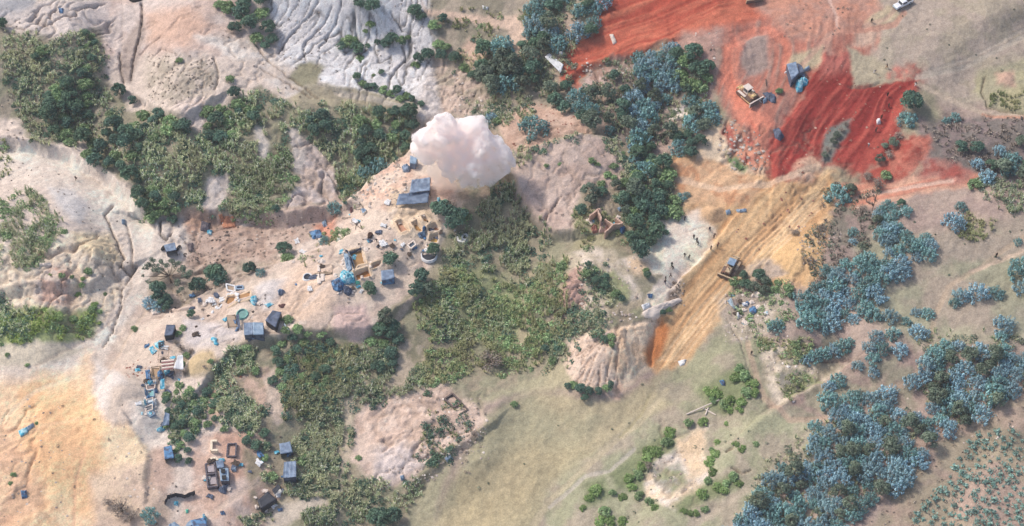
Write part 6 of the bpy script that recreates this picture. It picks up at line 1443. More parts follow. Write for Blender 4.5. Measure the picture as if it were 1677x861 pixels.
tarp(WM((760,120),(830,110),(840,160),(800,180)), PALEB, 'grey-blue plastic in the bushes above the ruin', .5, amp=.3)
# walled yard buildings at the lower left
wallset([WC((580,262),(540,262),(540,328),(585,328))], .8, .5, CREAM, 'cream C shaped wall stub at the top of the walled yard', 'wall_stub', top=True)
wallset([WC((535,390),(555,382),(580,385),(582,400))], .7, .4, CREAM, 'short cream wall piece above the double roomed footings', 'wall_stub', top=True)
wallset([WC((655,285),(715,280),(710,370),(648,372),(655,285))], .5, .3, DBRICK, 'single dark brick room footing right of the cream wall', 'room_footing', 'footing', True)
wallset([WC((498,425),(560,415),(585,580),(515,588),(498,425)), WC((508,498),(572,490)), WC((560,415),(575,410))], .6, .32, DBRICK, 'double roomed dark brick footing in the middle of the walled yard', 'room_footing', 'footing', True)
for P in (WC((512,435),(555,428),(565,485),(518,490)), WC((520,508),(570,500),(578,568),(530,575))):
    x, y, z = ground([a for a, b in P], [b for a, b in P]); tag(prism('concrete_floor', [Vector((x[i], y[i], 0)) for i in range(4)], float(z.min()) - .2, float(z.mean()) + .12, mat('grey_floor', (170, 160, 162), .9, .12, 3, .3)), 'grey floor slab inside the double roomed brick footing', 'floor slab', 'floor slabs in the double footing')
hut(WC((572,405),(625,398),(632,450),(580,455)), 1.2, TARP, 'upper patched sheet roof beside the double roomed footing', DBRICK, (1, 2, 3), wr=.2)
hut(WC((595,460),(660,455),(665,545),(605,548)), 1.3, PALEB, 'lower patched sheet roof with dark holes beside the double roomed footing', DBRICK, (1, 2, 3), wr=.2)
for a in ((622,475),(628,520)):
    u, v = WC(a)[0]; zg = G(u, v).z
    V = [R(u + dx, v + dy, zg + 1.62) for dx, dy in ((-3.5,-3),(3.5,-3.4),(4,3),(-3,3.4))]; tag(prism('tyre_patch', V, V[0].z - .12, V[0].z + .02, RUB), 'black patch on the patched sheet roof in the walled yard', 'patch', 'black patches on the roof')
tarp(WC((585,610),(625,575),(662,575),(640,640),(605,630)), SLATE, 'slate sheet pegged as a kite shape below the double roomed footing', .5, amp=.25)
tarp(WC((690,460),(715,455),(718,480),(695,482)), PALEB, 'small blue-grey bundle right of the patched roofs', .5, amp=.2, name='bundle', cat='bundle')
tarp(WC((600,765),(630,760),(640,780),(610,785)), BLUET, 'blue scrap on the orange yard ground above the bottom edge hut', .3, amp=.3)
tarp(WC((275,690),(310,695),(305,725),(280,715)), TURQ, 'small turquoise scrap just under the black sheet fence', .3, amp=.3)
tarp(WC((360,750),(380,748),(378,772),(364,775)), mat('mint_sheet', (110, 206, 176)), 'mint green scrap on the sand below the black sheet fence', .2, amp=.2)
# foundations on the spoil heap
DST = mat('dark_stone', (104, 92, 88), .95, .25, 4, .6)
wallset([[(728,655),(741,646),(756,661),(743,669),(728,655)]], .6, .35, DST, 'upper small room outlined in dark stone on the pink spoil heap', 'room_footing', 'footing')
wallset([[(743,669),(756,661),(766,671),(752,680)]], .35, .3, DST, 'lower open room outline of pale stone on the pink spoil heap', 'room_footing', 'footing')
# long white sheet, hut with turquoise sheet above the red slope
canopy([(892,93),(900,87),(923,106),(918,119)], (1.5,1.5,1.3,1.3), WHITE, 'long pale corrugated sheet at the left point of the red earth', 'corrugated_sheet', 'sheet', .05)
hut(WJ((345,240),(540,195),(600,420),(450,560)), 2.2, TARP, 'blue-grey ridge tent of sheeting above the red slope', SLATE, (1, 2, 3), wr=.1, tilt=(0, .4, .2, -.2))
hut(WJ((560,215),(650,270),(720,400),(600,430)), 1.5, SLATE, 'dark lean-to on the right side of the blue-grey ridge tent', SLATE, (1, 2), 'lean_to', 'lean-to')
tarp(WJ((700,350),(800,300),(820,340),(770,375),(720,390)), PALEB, 'pale blue rag right of the ridge tent', .6, amp=.3)
tarp(WJ((560,450),(680,420),(720,470),(700,530),(600,500)), PALEB, 'blue-white crumpled sheeting between ridge tent and turquoise tarpaulin', .7, amp=.4, fr=2.4)
tarp(WJ((530,600),(600,560),(640,530),(720,530),(780,600),(760,670),(680,700),(660,800),(550,820),(520,700)), TURQ, 'bright turquoise tarpaulin draped in folds at the foot of the ridge tent', 1.1, amp=.45, rings=10)
tarp(WJ((300,420),(350,400),(358,425),(310,435)), WHITE, 'white scrap at the left of the ridge tent', .4, amp=.1)
tarp(WI((720,400),(900,400),(990,470),(990,600),(900,590),(830,540)), SLATE, 'slate blue sheet thrown on the ground behind the upper bulldozer', .5, amp=.3)
tarp(WI((720,540),(790,500),(820,560),(740,620)), PALEB, 'pale blue knotted sheet at the blade corner of the upper bulldozer', .5, amp=.35)
tarp([(1266,213),(1275,210),(1284,224),(1278,231),(1269,226)], SLATE, 'slate blue box like bundle at the left foot of the red slope', .8, amp=.2, name='bundle', cat='bundle')
for k, (a, b_) in enumerate((((640,560),(720,530)),((790,130),(800,260)),((620,520),(700,600)))):
    tag(bar('loose_plank', G(*WI(a)[0]) + Vector((0, 0, .2)), G(*WI(b_)[0]) + Vector((0, 0, .2)), .12, OFFW if k != 1 else DWOOD, None), ('pale plank by the upper bulldozer blade', 'dark plank standing alone behind the upper bulldozer', 'second pale plank by the upper bulldozer blade, lying crosswise')[k], 'plank')
# litter heap below the lower bulldozer
canopy(WK((290,590),(345,555),(420,670),(375,690)), (.9,.9,.5,.5), ZINC, 'pale blue-grey iron sheet leaning at the edge of the litter heap', 'leaning_sheet', 'sheet', .05)
hut(WK((345,560),(400,585),(415,640),(375,640)), .9, STEEL, 'grey iron sheet with a dark gap next to the leaning pale sheet', RUB, (1,), 'leaning_sheet', 'sheet', posts=False)
for lb, P, m, h in (('large pale stone like bag at the top of the litter heap', ((605,490),(650,485),(705,525),(660,558),(610,545)), OFFW, .5), ('white board in the middle of the litter heap', ((465,625),(500,610),(545,655),(480,662)), WHITE, .4), ('beige bag right of the white board', ((550,600),(600,588),(625,625),(570,640)), OFFW, .4),
                    ('upright white container at the bottom of the litter heap', ((400,740),(425,735),(438,800),(410,815)), WHITE, .8), ('blue sheeting at the right of the litter heap', ((550,690),(590,655),(650,680),(640,730),(600,760),(560,730)), BLUET, .5), ('small pale bag between leaning sheet and large bag', ((575,525),(600,520),(605,550),(582,552)), OFFW, .4),
                    ('pinkish bag left of the blue sheeting', ((440,690),(500,685),(530,710),(480,725)), OFFW, .3), ('white scrap on the slope right of the litter heap', ((820,430),(855,432),(850,446),(822,442)), WHITE, .3)):
    tarp(WK(*P), m, lb, h, amp=.2, name='litter' if 'blue' in lb else 'bag', cat='litter', fr=2.2)
# scraps elsewhere
for lb, P, m, h in (('white rag lying alone on the meadow', [(1110,592),(1116,590),(1124,589),(1121,597),(1114,600)], WHITE, .3), ('blue sheet scrap on the rocky orange sand at the left', [(30,706),(44,700),(46,708),(34,716)], TURQ, .4), ('long pale scrap beside the blue one on the orange sand', [(44,700),(55,693),(56,698),(46,706)], PALEB, .3), ('blue bundle low on the orange sand', [(34,804),(44,804),(45,815),(36,817)], BLUET, .5),
                    ('blue litter heap below the orange patch in the muddy valley', [(506,380),(524,376),(530,388),(512,392)], BLUET, .5), ('light blue litter right of the blue heap in the valley', [(527,365),(534,360),(536,370),(530,372)], PALEB, .4), ('blue scrap at the top of the upper left slope', [(96,14),(104,14),(103,22),(97,21)], BLUET, .3), ('small blue scrap on the river sand', [(199,359),(206,360),(205,368),(200,367)], PALEB, .4),
                    ('turquoise scraps beside the orange pit in the valley', [(338,375),(348,378),(346,385),(340,383)], TURQ, .3), ('heap of dark and pale stones beside the orange pit', [(330,362),(345,366),(343,380),(328,378)], mat('dark_brick', (92,84,88)), .6), ('grey stone heap right of the open shed', [(306,400),(316,398),(316,412),(309,412)], mat('grey_heap', (134,122,120), .9, .2, 3, .6), .6),
                    ('pale logs lying in a bundle below the mixed grove', [(1094,196),(1110,188),(1128,181),(1130,190),(1110,197)], OFFW, .4), ('blue scrap beside the pale logs', [(1172,182),(1178,184),(1176,190),(1171,188)], BLUET, .3), ('white slab of cut rock on the upper red earth', [(998,57),(1004,56),(1010,70),(1004,73)], OFFW, .3), ('white sheet lying on the reddish path at the top', [(790,10),(800,12),(799,16),(791,15)], WHITE, .3),
                    ('blue-grey scrap at the top of the dark belt', [(883,48),(897,46),(898,54),(886,58)], PALEB, .5), ('white stone beside the long pale sheet', [(915,86),(923,86),(923,91),(917,92)], WHITE, .5), ('pale slab at the foot of the white sand apron', [(1052,512),(1068,502),(1112,488),(1118,492),(1084,512),(1078,523),(1056,520)], OFFW, .5),
                    ('white board by the little wall of the sand apron', [(1050,500),(1064,496),(1066,503),(1054,508)], WHITE, .4), ('blue scrap left of the sand apron', [(1060,482),(1069,482),(1068,488),(1062,488)], BLUET, .3), ('pale slab on the sand at the top of the orange cut', [(1188,345),(1195,343),(1197,350),(1190,352)], PALEB, .4), ('long pale pipe like scrap at the top of the orange cut', [(1205,344),(1222,342),(1223,347),(1208,348)], PALEB, .3),
                    ('pair of planks on the eroded bank by the tall grass', [(58,431),(84,431),(84,436),(60,436)], OFFW, .3), ('pale scrap heap under the spreading tree', [(246,508),(260,505),(262,514),(250,516)], OFFW, .4), ('blue scrap in the bright thicket hollow', [(1178,624),(1186,623),(1188,632),(1182,631)], BLUET, .4), ('blue-white scraps on the rim of the spoil heap', [(728,750),(738,745),(742,752),(732,757)], PALEB, .3), ('blue rag on the pink spoil heap', [(655,780),(661,778),(662,786),(657,787)], PALEB, .4), ('orange mud ring in the valley', [(358,352),(384,354),(386,372),(366,374)], mat('orange_mud', (184,128,100), .95, .2, 2, .6), .1)):
    tarp(P, m, lb, h, amp=.2, name='stone_heap' if 'stone' in lb or 'slab' in lb else 'scrap', cat='stone' if 'stone' in lb or 'slab' in lb else 'litter', fr=2)
sacks([tuple(a) for a in WD((80,385),(95,325),(115,318),(130,300),(150,292),(190,300),(205,310),(212,345),(200,365),(208,300),(225,375),(20,350),(35,345),(15,380),(40,370),(100,300),(60,360))] + [tuple(a) for a in WA((770,710),(790,700),(800,735),(825,740),(760,780),(845,715),(840,650),(860,665))], WHITE, 'white sack lying round the five sided pit and the long pit', 'white sacks round the brown pits', s=.95)
sacks([tuple(a) for a in WE((440,190),(660,330),(690,335),(610,150),(695,300))] + [tuple(a) for a in WG((820,370),(845,415),(895,400),(420,180),(540,380),(580,385),(335,560))], OFFW, 'pale stone on the rim of a pit or beside the white walls', 'pale stones by the pits', 'rim_stone', 'stone', .9)
for k, (a, b_) in enumerate((((1124,679),(1178,655)),((1150,668),(1172,680)),((1155,680),(1160,668)))):
    tag(bar('pale_log', G(*a) + Vector((0, 0, .15)), G(*b_) + Vector((0, 0, .15)), .16, OFFW, None), ('longest pale log below the bright thicket', 'pale log crossing the longest one', 'short pale log standing off the longest one')[k], 'log')

# ---------------------------------------------------------------- machines
def bxm(lst, bevel=.04):
    bm = bmesh.new()
    for (x0, x1, y0, y1, z0, z1, *tp) in lst:
        r = bmesh.ops.create_cube(bm, size=1)['verts']
        for v in r:
            t = tp[0] if tp and v.co.z > 0 else 0
            tx = tp[1] if len(tp) > 1 and v.co.z > 0 else t
            v.co = Vector(((x0 + x1) / 2 + v.co.x * (x1 - x0 - 2 * tx), (y0 + y1) / 2 + v.co.y * (y1 - y0 - 2 * t), z0 if v.co.z < 0 else z1))
    if bevel: bmesh.ops.bevel(bm, geom=bm.edges[:], offset=bevel, segments=1, affect='EDGES')
    me = bpy.data.meshes.new('part'); bm.to_mesh(me); bm.free(); return me
def part(name, me, m, root, loc=(0, 0, 0), rot=(0, 0, 0)):
    o = bpy.data.objects.new(name, me); me.name = name
    if not me.materials: me.materials.append(m)
    C.objects.link(o); o.parent = root; o.location = loc; o.rotation_euler = rot; return o
def disc(r, w, k=18):
    bm = bmesh.new(); bmesh.ops.create_cone(bm, cap_ends=True, segments=k, radius1=r, radius2=r, depth=w); bmesh.ops.rotate(bm, verts=bm.verts, matrix=Matrix.Rotation(pi / 2, 3, 'X'))
    me = bpy.data.meshes.new('disc'); bm.to_mesh(me); bm.free(); return me
def oriented(tail, head, name, label, cat, zoff=0):
    a, b_ = G(*tail), G(*head); c = (a + b_) / 2; d = b_ - a
    e = empty(name, (c.x, c.y, max(c.z, (a.z + b_.z) / 2) + zoff), atan2(d.y, d.x), label=label, cat=cat); e.rotation_euler = (0, -atan2(d.z, d.xy.length), atan2(d.y, d.x)); return e
def bulldozer(tail, head, label, body, roofm, deckm, tankm):
    e = oriented(tail, head, 'bulldozer', label, 'bulldozer', .0)
    # tracks
    for s in (-1, 1):
        bm = bmesh.new(); prof = []
        for i in range(9): a = pi / 2 + pi * i / 8; prof.append((-2.0 + .5 * cos(a), .52 + .48 * sin(a)))
        for i in range(9): a = -pi / 2 + pi * i / 8; prof.append((1.7 + .5 * cos(a), .52 + .48 * sin(a)))
        v0 = [bm.verts.new((x, s * 1.02, z)) for x, z in prof]; v1 = [bm.verts.new((x, s * 1.56, z)) for x, z in prof]; n_ = len(prof)
        bm.faces.new(v0); bm.faces.new(v1[::-1])
        for i in range(n_): bm.faces.new((v0[i], v1[i], v1[(i + 1) % n_], v0[(i + 1) % n_]))
        me = bpy.data.meshes.new('track'); bm.to_mesh(me); bm.free(); t = part('track', me, TRK, e)
        part('track_shoes', bxm([(x, x + .09, s * 1.29 - .3, s * 1.29 + .3, .98, 1.05) for x in np.arange(-2.1, 1.7, .2)], 0), STEEL, t)
        part('push_arm', bxm([(-.6, 2.7, s * 1.66 - .08, s * 1.66 + .08, .45, .72)], .03), body, e)
        part('fender', bxm([(-2.1, .4, s * 1.3 - .32, s * 1.3 + .32, 1.12, 1.2)], .02), deckm, e)
    part('chassis', bxm([(-2.1, 2.0, -.95, .95, .5, 1.25)], .05), TRK, e)
    part('hood', bxm([(.35, 2.15, -.62, .62, 1.2, 2.05, .08)], .07), body, e)
    part('grille', bxm([(2.16, 2.24, -.5, .5, .9, 1.9)], .02), TRK, e)
    part('exhaust_pipe', disc(.07, .7, 10), RUB, e, (1.35, .25, 2.35), (pi / 2, 0, 0)); part('air_filter', disc(.13, .35, 12), TRK, e, (.9, -.25, 2.2), (pi / 2, 0, 0))
    cab = part('cab', bxm([(-1.15, .3, -.68, .68, 1.2, 2.75, .06)], .05), deckm, e)
    for (x0, x1, y0, y1) in ((.29, .34, -.52, .52), (-1.19, -1.14, -.52, .52), (-.95, .1, .64, .70), (-.95, .1, -.70, -.64)): part('window', bxm([(x0, x1, y0, y1, 1.75, 2.6)], 0), GLASS, cab)
    part('cab_roof', bxm([(-1.35, .5, -.86, .86, 2.75, 2.9, .05)], .04), roofm, e)
    part('fuel_tank', bxm([(-2.35, -1.3, -.75, .75, 1.15, 1.85, .1)], .12), tankm, e)
    part('ripper_beam', bxm([(-3.0, -2.35, -.5, .5, .6, .85), (-3.25, -2.95, -.9, .9, .6, .95)], .05), tankm, e)
    for y in (-.6, 0, .6): part('ripper_tooth', bxm([(-3.3, -3.12, y - .06, y + .06, .0, .9)], .02), STEEL, e)
    # curved blade
    V, Fc = [], []
    for k in range(7):
        z = .02 + k * .2; x = 2.75 + .22 * (1 - sin(pi * k / 6)) ; 
        for y in (-2.05, 2.05): V += [(x + .0, y, z), (x - .12, y, z)]
    for k in range(6):
        A = k * 4; Fc += [(A, A + 2, A + 6, A + 4), (A + 1, A + 5, A + 7, A + 3), (A, A + 4, A + 5, A + 1), (A + 2, A + 3, A + 7, A + 6)]
    Fc += [(0, 1, 3, 2), (24, 26, 27, 25)]
    bl = mk('blade', V, Fc, STEEL, e, world=False)
    part('cutting_edge', bxm([(2.92, 3.0, -2.08, 2.08, -.03, .18)], 0), TRK, bl); part('blade_rim', bxm([(2.66, 2.98, -2.06, 2.06, 1.22, 1.32), (2.68, 2.98, -2.12, -2.0, .05, 1.25), (2.68, 2.98, 2.0, 2.12, .05, 1.25)], .02), deckm, bl)
    for s in (-1, 1): part('lift_cylinder', bxm([(2.0, 2.75, s * .55 - .05, s * .55 + .05, .95, 1.07)], .02), STEEL, e)
    return e
b1 = bulldozer((1207,143), (1243,174), 'faded yellow bulldozer with a white cab roof on the red earth', YEL, OFFW, OFFW, YEL); b1.scale = (1.12,) * 3
b2 = bulldozer((1207,422), (1187,460), 'dusty tan bulldozer with a blue-grey cab roof on the orange cut', TANP, PALEB, TANP, TANP); b2.scale = (1.05,) * 3
b3 = bulldozer((1226,-32), (1236,6), 'dusty grey bulldozer whose blade end shows at the top edge', STEEL, STEEL, TANP, STEEL); b3.scale = (1.12,) * 3

def pickup(tail, head, label):
    e = oriented(tail, head, 'pickup_truck', label, 'pickup truck')
    part('body', bxm([(-2.6, 2.6, -.88, .88, .42, .98, .04)], .08), CARW, e)
    cb = part('cabin', bxm([(-.95, 1.15, -.8, .8, .98, 1.68, .14, .38)], .06), CARW, e)
    part('windscreen', bxm([(-.02, .02, -.62, .62, -.3, .3)], 0), GLASS, cb, (1.0, 0, 1.33), (0, -.49, 0)); part('rear_window', bxm([(-.02, .02, -.58, .58, -.26, .26)], 0), GLASS, cb, (-.80, 0, 1.33), (0, .49, 0))
    for s in (-1, 1):
        for x0, x1 in ((-.55, .05), (.12, .72)): part('side_window', bxm([(x0, x1, -.02, .02, -.22, .22)], 0), GLASS, cb, (0, s * .755, 1.34), (s * .2, 0, 0))
        part('headlight', bxm([(2.58, 2.64, s * .62 - .16, s * .62 + .16, .72, .9)], .01), ZINC, e); part('tail_light', bxm([(-2.65, -2.6, s * .78 - .07, s * .78 + .07, .6, .95)], .01), mat('red_lamp', (150, 30, 30)), e)
        part('mirror', bxm([(.75, .88, s * .98 - .1, s * .98 + .1, 1.05, 1.25)], .02), CARW, e)
        for x in (-1.65, 1.65):
            w = part('wheel', disc(.38, .24), RUB, e, (x, s * .8, .38)); part('rim', disc(.2, .26, 12), ZINC, w)
    part('hood', bxm([(1.1, 2.5, -.78, .78, .97, 1.06, .06)], .04), CARW, e)
    part('bed', bxm([(-2.5, -1.05, -.8, .8, .7, 1.0)], .02), RUB, e)
    part('bed_wall', bxm([(-2.6, -1.0, .74, .86, .95, 1.16), (-2.6, -1.0, -.86, -.74, .95, 1.16), (-2.62, -2.5, -.8, .8, .95, 1.16)], .02), CARW, e)
    part('bumper', bxm([(2.55, 2.72, -.85, .85, .42, .62)], .03), ZINC, e)
    return e
pk = pickup((1490,3), (1467,14), 'white double cab pickup parked on the dry grass at the top edge'); pk.scale = (1.05,) * 3

# ---------------------------------------------------------------- people
def skinned(joints, edges, rad, sub=1):
    me = bpy.data.meshes.new('sk'); me.from_pydata(joints, edges, []); o = bpy.data.objects.new('sk', me); S.collection.objects.link(o)
    mdf = o.modifiers.new('s', 'SKIN'); me.skin_vertices
    for i, r in enumerate(rad): me.skin_vertices[0].data[i].radius = r
    me.skin_vertices[0].data[0].use_root = True
    ss = o.modifiers.new('u', 'SUBSURF'); ss.levels = ss.render_levels = sub
    bpy.context.view_layer.update(); ev = o.evaluated_get(bpy.context.evaluated_depsgraph_get()); out = bpy.data.meshes.new_from_object(ev)
    bpy.data.objects.remove(o); return out
def figure(pose):
    b = .75 if pose == 'bend' else 0.0        # forward lean
    hip = (0, 0, .92); ch = (sin(b) * .3, 0, .92 + cos(b) * .3); nk = (sin(b) * .52, 0, .92 + cos(b) * .52); hd = (nk[0] + sin(b) * .1, 0, nk[2] + .08); tp = (hd[0] + sin(b) * .16, 0, hd[2] + .17)
    J = [hip, ch, nk, hd, tp]; E = [(0, 1), (1, 2), (2, 3), (3, 4)]; r = [(.13, .16), (.12, .17), (.06, .06), (.08, .075), (.07, .07)]
    sw = {'stand': (.04, -.04, .1, -.05), 'walk': (.32, -.3, -.25, .3), 'bend': (.1, -.12, .35, .3)}[pose]
    for k, s in enumerate((1, -1)):
        i = len(J); f = sw[k]; J += [(0, s * .1, .86), (f * .6 + .02, s * .11, .48), (f - .03, s * .11, .08), (f + .13, s * .12, .04)]; r += [(.1, .1), (.065, .065), (.045, .045), (.04, .035)]; E += [(0, i), (i, i + 1), (i + 1, i + 2), (i + 2, i + 3)]
        i = len(J); a = sw[2 + k]; sh = (nk[0] * .92, s * .19, nk[2] - .06)
        el = (sh[0] + a * .5 + .02, s * .25, sh[2] - .28); ha = (el[0] + a * .5 + .08, s * .24, el[2] - .25); J += [sh, el, ha, (ha[0] + .05, s * .235, ha[2] - .09)]; r += [(.055, .055), (.04, .04), (.028, .028), (.03, .018)]; E += [(2, i), (i, i + 1), (i + 1, i + 2), (i + 2, i + 3)]
    body = skinned(J, E, r)
    up = [0, 1, 2] + [9, 10, 17, 18]; J2 = [J[i] for i in (0, 1, 2)] + [J[9], J[10], J[17], J[18]]
    sh = skinned(J2, [(0, 1), (1, 2), (2, 3), (3, 4), (2, 5), (5, 6)], [(.155, .18), (.145, .19), (.085, .09), (.078, .078), (.06, .06), (.078, .078), (.06, .06)])
    J3 = [J[0], J[5], J[6], J[7], J[13], J[14], J[15]]
    tr = skinned(J3, [(0, 1), (1, 2), (2, 3), (0, 4), (4, 5), (5, 6)], [(.15, .175), (.12, .12), (.085, .085), (.07, .07), (.12, .12), (.085, .085), (.07, .07)])
    hr = skinned([(hd[0] - .02, 0, hd[2] + .06), (tp[0] - .015, 0, tp[2] + .02)], [(0, 1)], [(.088, .085), (.078, .078)])
    return body, sh, tr, hr
POSE = {p: figure(p) for p in ('stand', 'walk', 'bend')}
CLO = {k: mat('cloth_' + k, c, .9, .1, 5, .1) for k, c in dict(dark=(44, 42, 48), black=(30, 30, 34), blue=(52, 62, 92), brown=(82, 60, 50), red=(112, 50, 46), grey=(96, 94, 98), white=(214, 212, 210), green=(62, 76, 60), ochre=(150, 110, 70)).items()}
_pc = {}
def person(u, v, pose, top, leg, label, face=None, sc=.92):
    p = G(u, v + 3.5); e = empty('person', p, rnd.uniform(0, 6.28) if face is None else face, label=label, cat='person')
    for nm, me, m in zip(('body', 'shirt', 'trousers', 'hair'), POSE[pose], (SKIN, CLO[top], CLO[leg], HAIR)):
        k = (pose, nm, m.name)
        if k not in _pc:
            q_ = me.copy(); q_.name = nm; q_.materials.clear(); q_.materials.append(m); _pc[k] = q_
            q_.polygons.foreach_set('use_smooth', [True] * len(q_.polygons))
        o = bpy.data.objects.new(nm, _pc[k]); C.objects.link(o); o.parent = e
    e.scale = (sc * 1.1, sc * 1.1, sc); return e
for a in [(1121,357,'stand','black','dark','person in black standing at the top of the white sand apron, farthest from the others'),
 (1162,374,'walk','dark','blue','person walking at the sand edge just below the tan gravel mound'),
 (1169,386,'bend','black','brown','person bending over at the right rim of the white sand'),
 (1136,387,'stand','dark','black','person standing in the middle of the white sand, uppermost of three'),
 (1141,392,'stand','grey','dark','person in grey between two darker ones in the middle of the white sand'),
 (1143,397,'bend','black','black','person crouching, lowest of the three in the middle of the white sand'),
 (1175,401,'bend','red','dark','person in dark red bending on the orange rim beside the white sand'),
 (1164,405,'stand','brown','dark','person in brown standing on the bank between sand and orange cut'),
 (1121,417,'walk','dark','grey','left person of a pair walking on the lower white sand'),
 (1128,421,'bend','black','dark','right person of a pair, stooping on the lower white sand'),
 (1100,432,'stand','dark','green','person standing at the left margin of the lower white sand'),
 (1102,437,'bend','black','dark','person stooping right in front of another at the left margin of the sand'),
 (1098,450,'walk','grey','dark','person in grey walking above the dark rubble pile'),
 (1090,455,'stand','dark','black','upper of two people on the narrow white sand tail'),
 (1089,461,'walk','dark','blue','lower of two people on the narrow white sand tail'),
 (1431,116,'bend','grey','white','person in pale clothes bending on the grass above the red slope'),
 (1452,108,'walk','dark','ochre','person in dark shirt and ochre trousers on the grass above the red slope'),
 (1499,137,'walk','dark','white','person with pale trousers where the footpath meets the red slope'),
 (1453,154,'stand','brown','dark','uppermost person of the line climbing the red slope'),
 (1455,172,'stand','green','dark','second person of the line climbing the red slope'),
 (1443,191,'stand','brown','black','third person of the line on the red slope, just above the white bundle'),
 (1434,212,'bend','black','dark','person stooping below the white bundle on the red slope'),
 (1422,237,'walk','white','grey','person in a white shirt low on the red slope'),
 (1427,33,'stand','black','black','person in black alone near the pickup tracks'),
 (125,291,'walk','dark','brown','person walking alone on the white river sand'),
 (1631,417,'stand','dark','dark','person on the footpath at the right edge of the grassland'),
 (1230,577,'stand','black','grey','person standing by the path above the bright thicket'),
 (1391,565,'stand','dark','grey','person at the lower edge of the scrub row over the ravine'),
 (607,386,'bend','brown','dark','person bending over a dark heap on the upper terrace'),
 (617,392,'bend','black','black','person crouching right of the one at the dark heap'),
 (620,403,'stand','dark','grey','person standing above the round dark tree on the terrace')]: person(*a)
tarp([(1435,197),(1441,196),(1442,203),(1436,204)], WHITE, 'white bundle carried down the red slope between two people', 1.0, amp=.1, name='white_bundle', cat='bundle')
tarp([(602,384),(606,381),(611,384),(608,391),(602,390)], mat('dark_heap', (84,64,56), .95, .3, 4, .8), 'dark brown heap on the upper terrace beside bending people', .5, amp=.3, name='soil_heap', cat='heap', fr=2.5)
tag(bar('thin_pole', G(1428,345) - Vector((0, 0, .3)), G(1428,345) + Vector((.3, .2, 7.5)), .07, DWOOD, None), 'tall thin leafless pole standing at the edge of the orange cut', 'pole')

# ---------------------------------------------------------------- stones and rubble, too many to count
def rubble(P, dens, s, m, label, seed=3, gap=0):
    B, rs = pts_in(P, dens, seed, gap); k = len(B)
    base = np.array([(1, 0, 0), (0, 1, 0), (-1, 0, 0), (0, -1, 0), (0, 0, .8), (0, 0, -.6)]); f = np.array([(0, 1, 4, 4), (1, 2, 4, 4), (2, 3, 4, 4), (3, 0, 4, 4)])
    r = rs.uniform(.35, 1.3, k) ** 1.8 * s
    V3 = base[None] * (r[:, None, None] * rs.uniform(.6, 1.3, (k, 6, 3))); a = rs.uniform(0, 6.28, k); ca, sa = np.cos(a)[:, None], np.sin(a)[:, None]
    V3 = np.stack([V3[..., 0] * ca - V3[..., 1] * sa, V3[..., 0] * sa + V3[..., 1] * ca, V3[..., 2]], -1) + B[:, None]
    T3 = (np.arange(k)[:, None, None] * 6 + f[None, :, :3]).reshape(-1, 3)
    tag(big('rubble', V3.reshape(-1, 3), T3, m, k=3), label, 'rubble', kind='stuff')
STN = leafmat('pale_stone', [(0, (150, 134, 122)), (.5, (186, 170, 158)), (1, (226, 216, 206))], .9, 0)
RST = leafmat('reddish_stone', [(0, (128, 84, 72)), (.6, (160, 108, 92)), (1, (206, 176, 160))], .9, 0)
DKS = leafmat('dark_debris', [(0, (92, 82, 76)), (.5, (140, 124, 110)), (1, (200, 184, 170))], .9, 0)
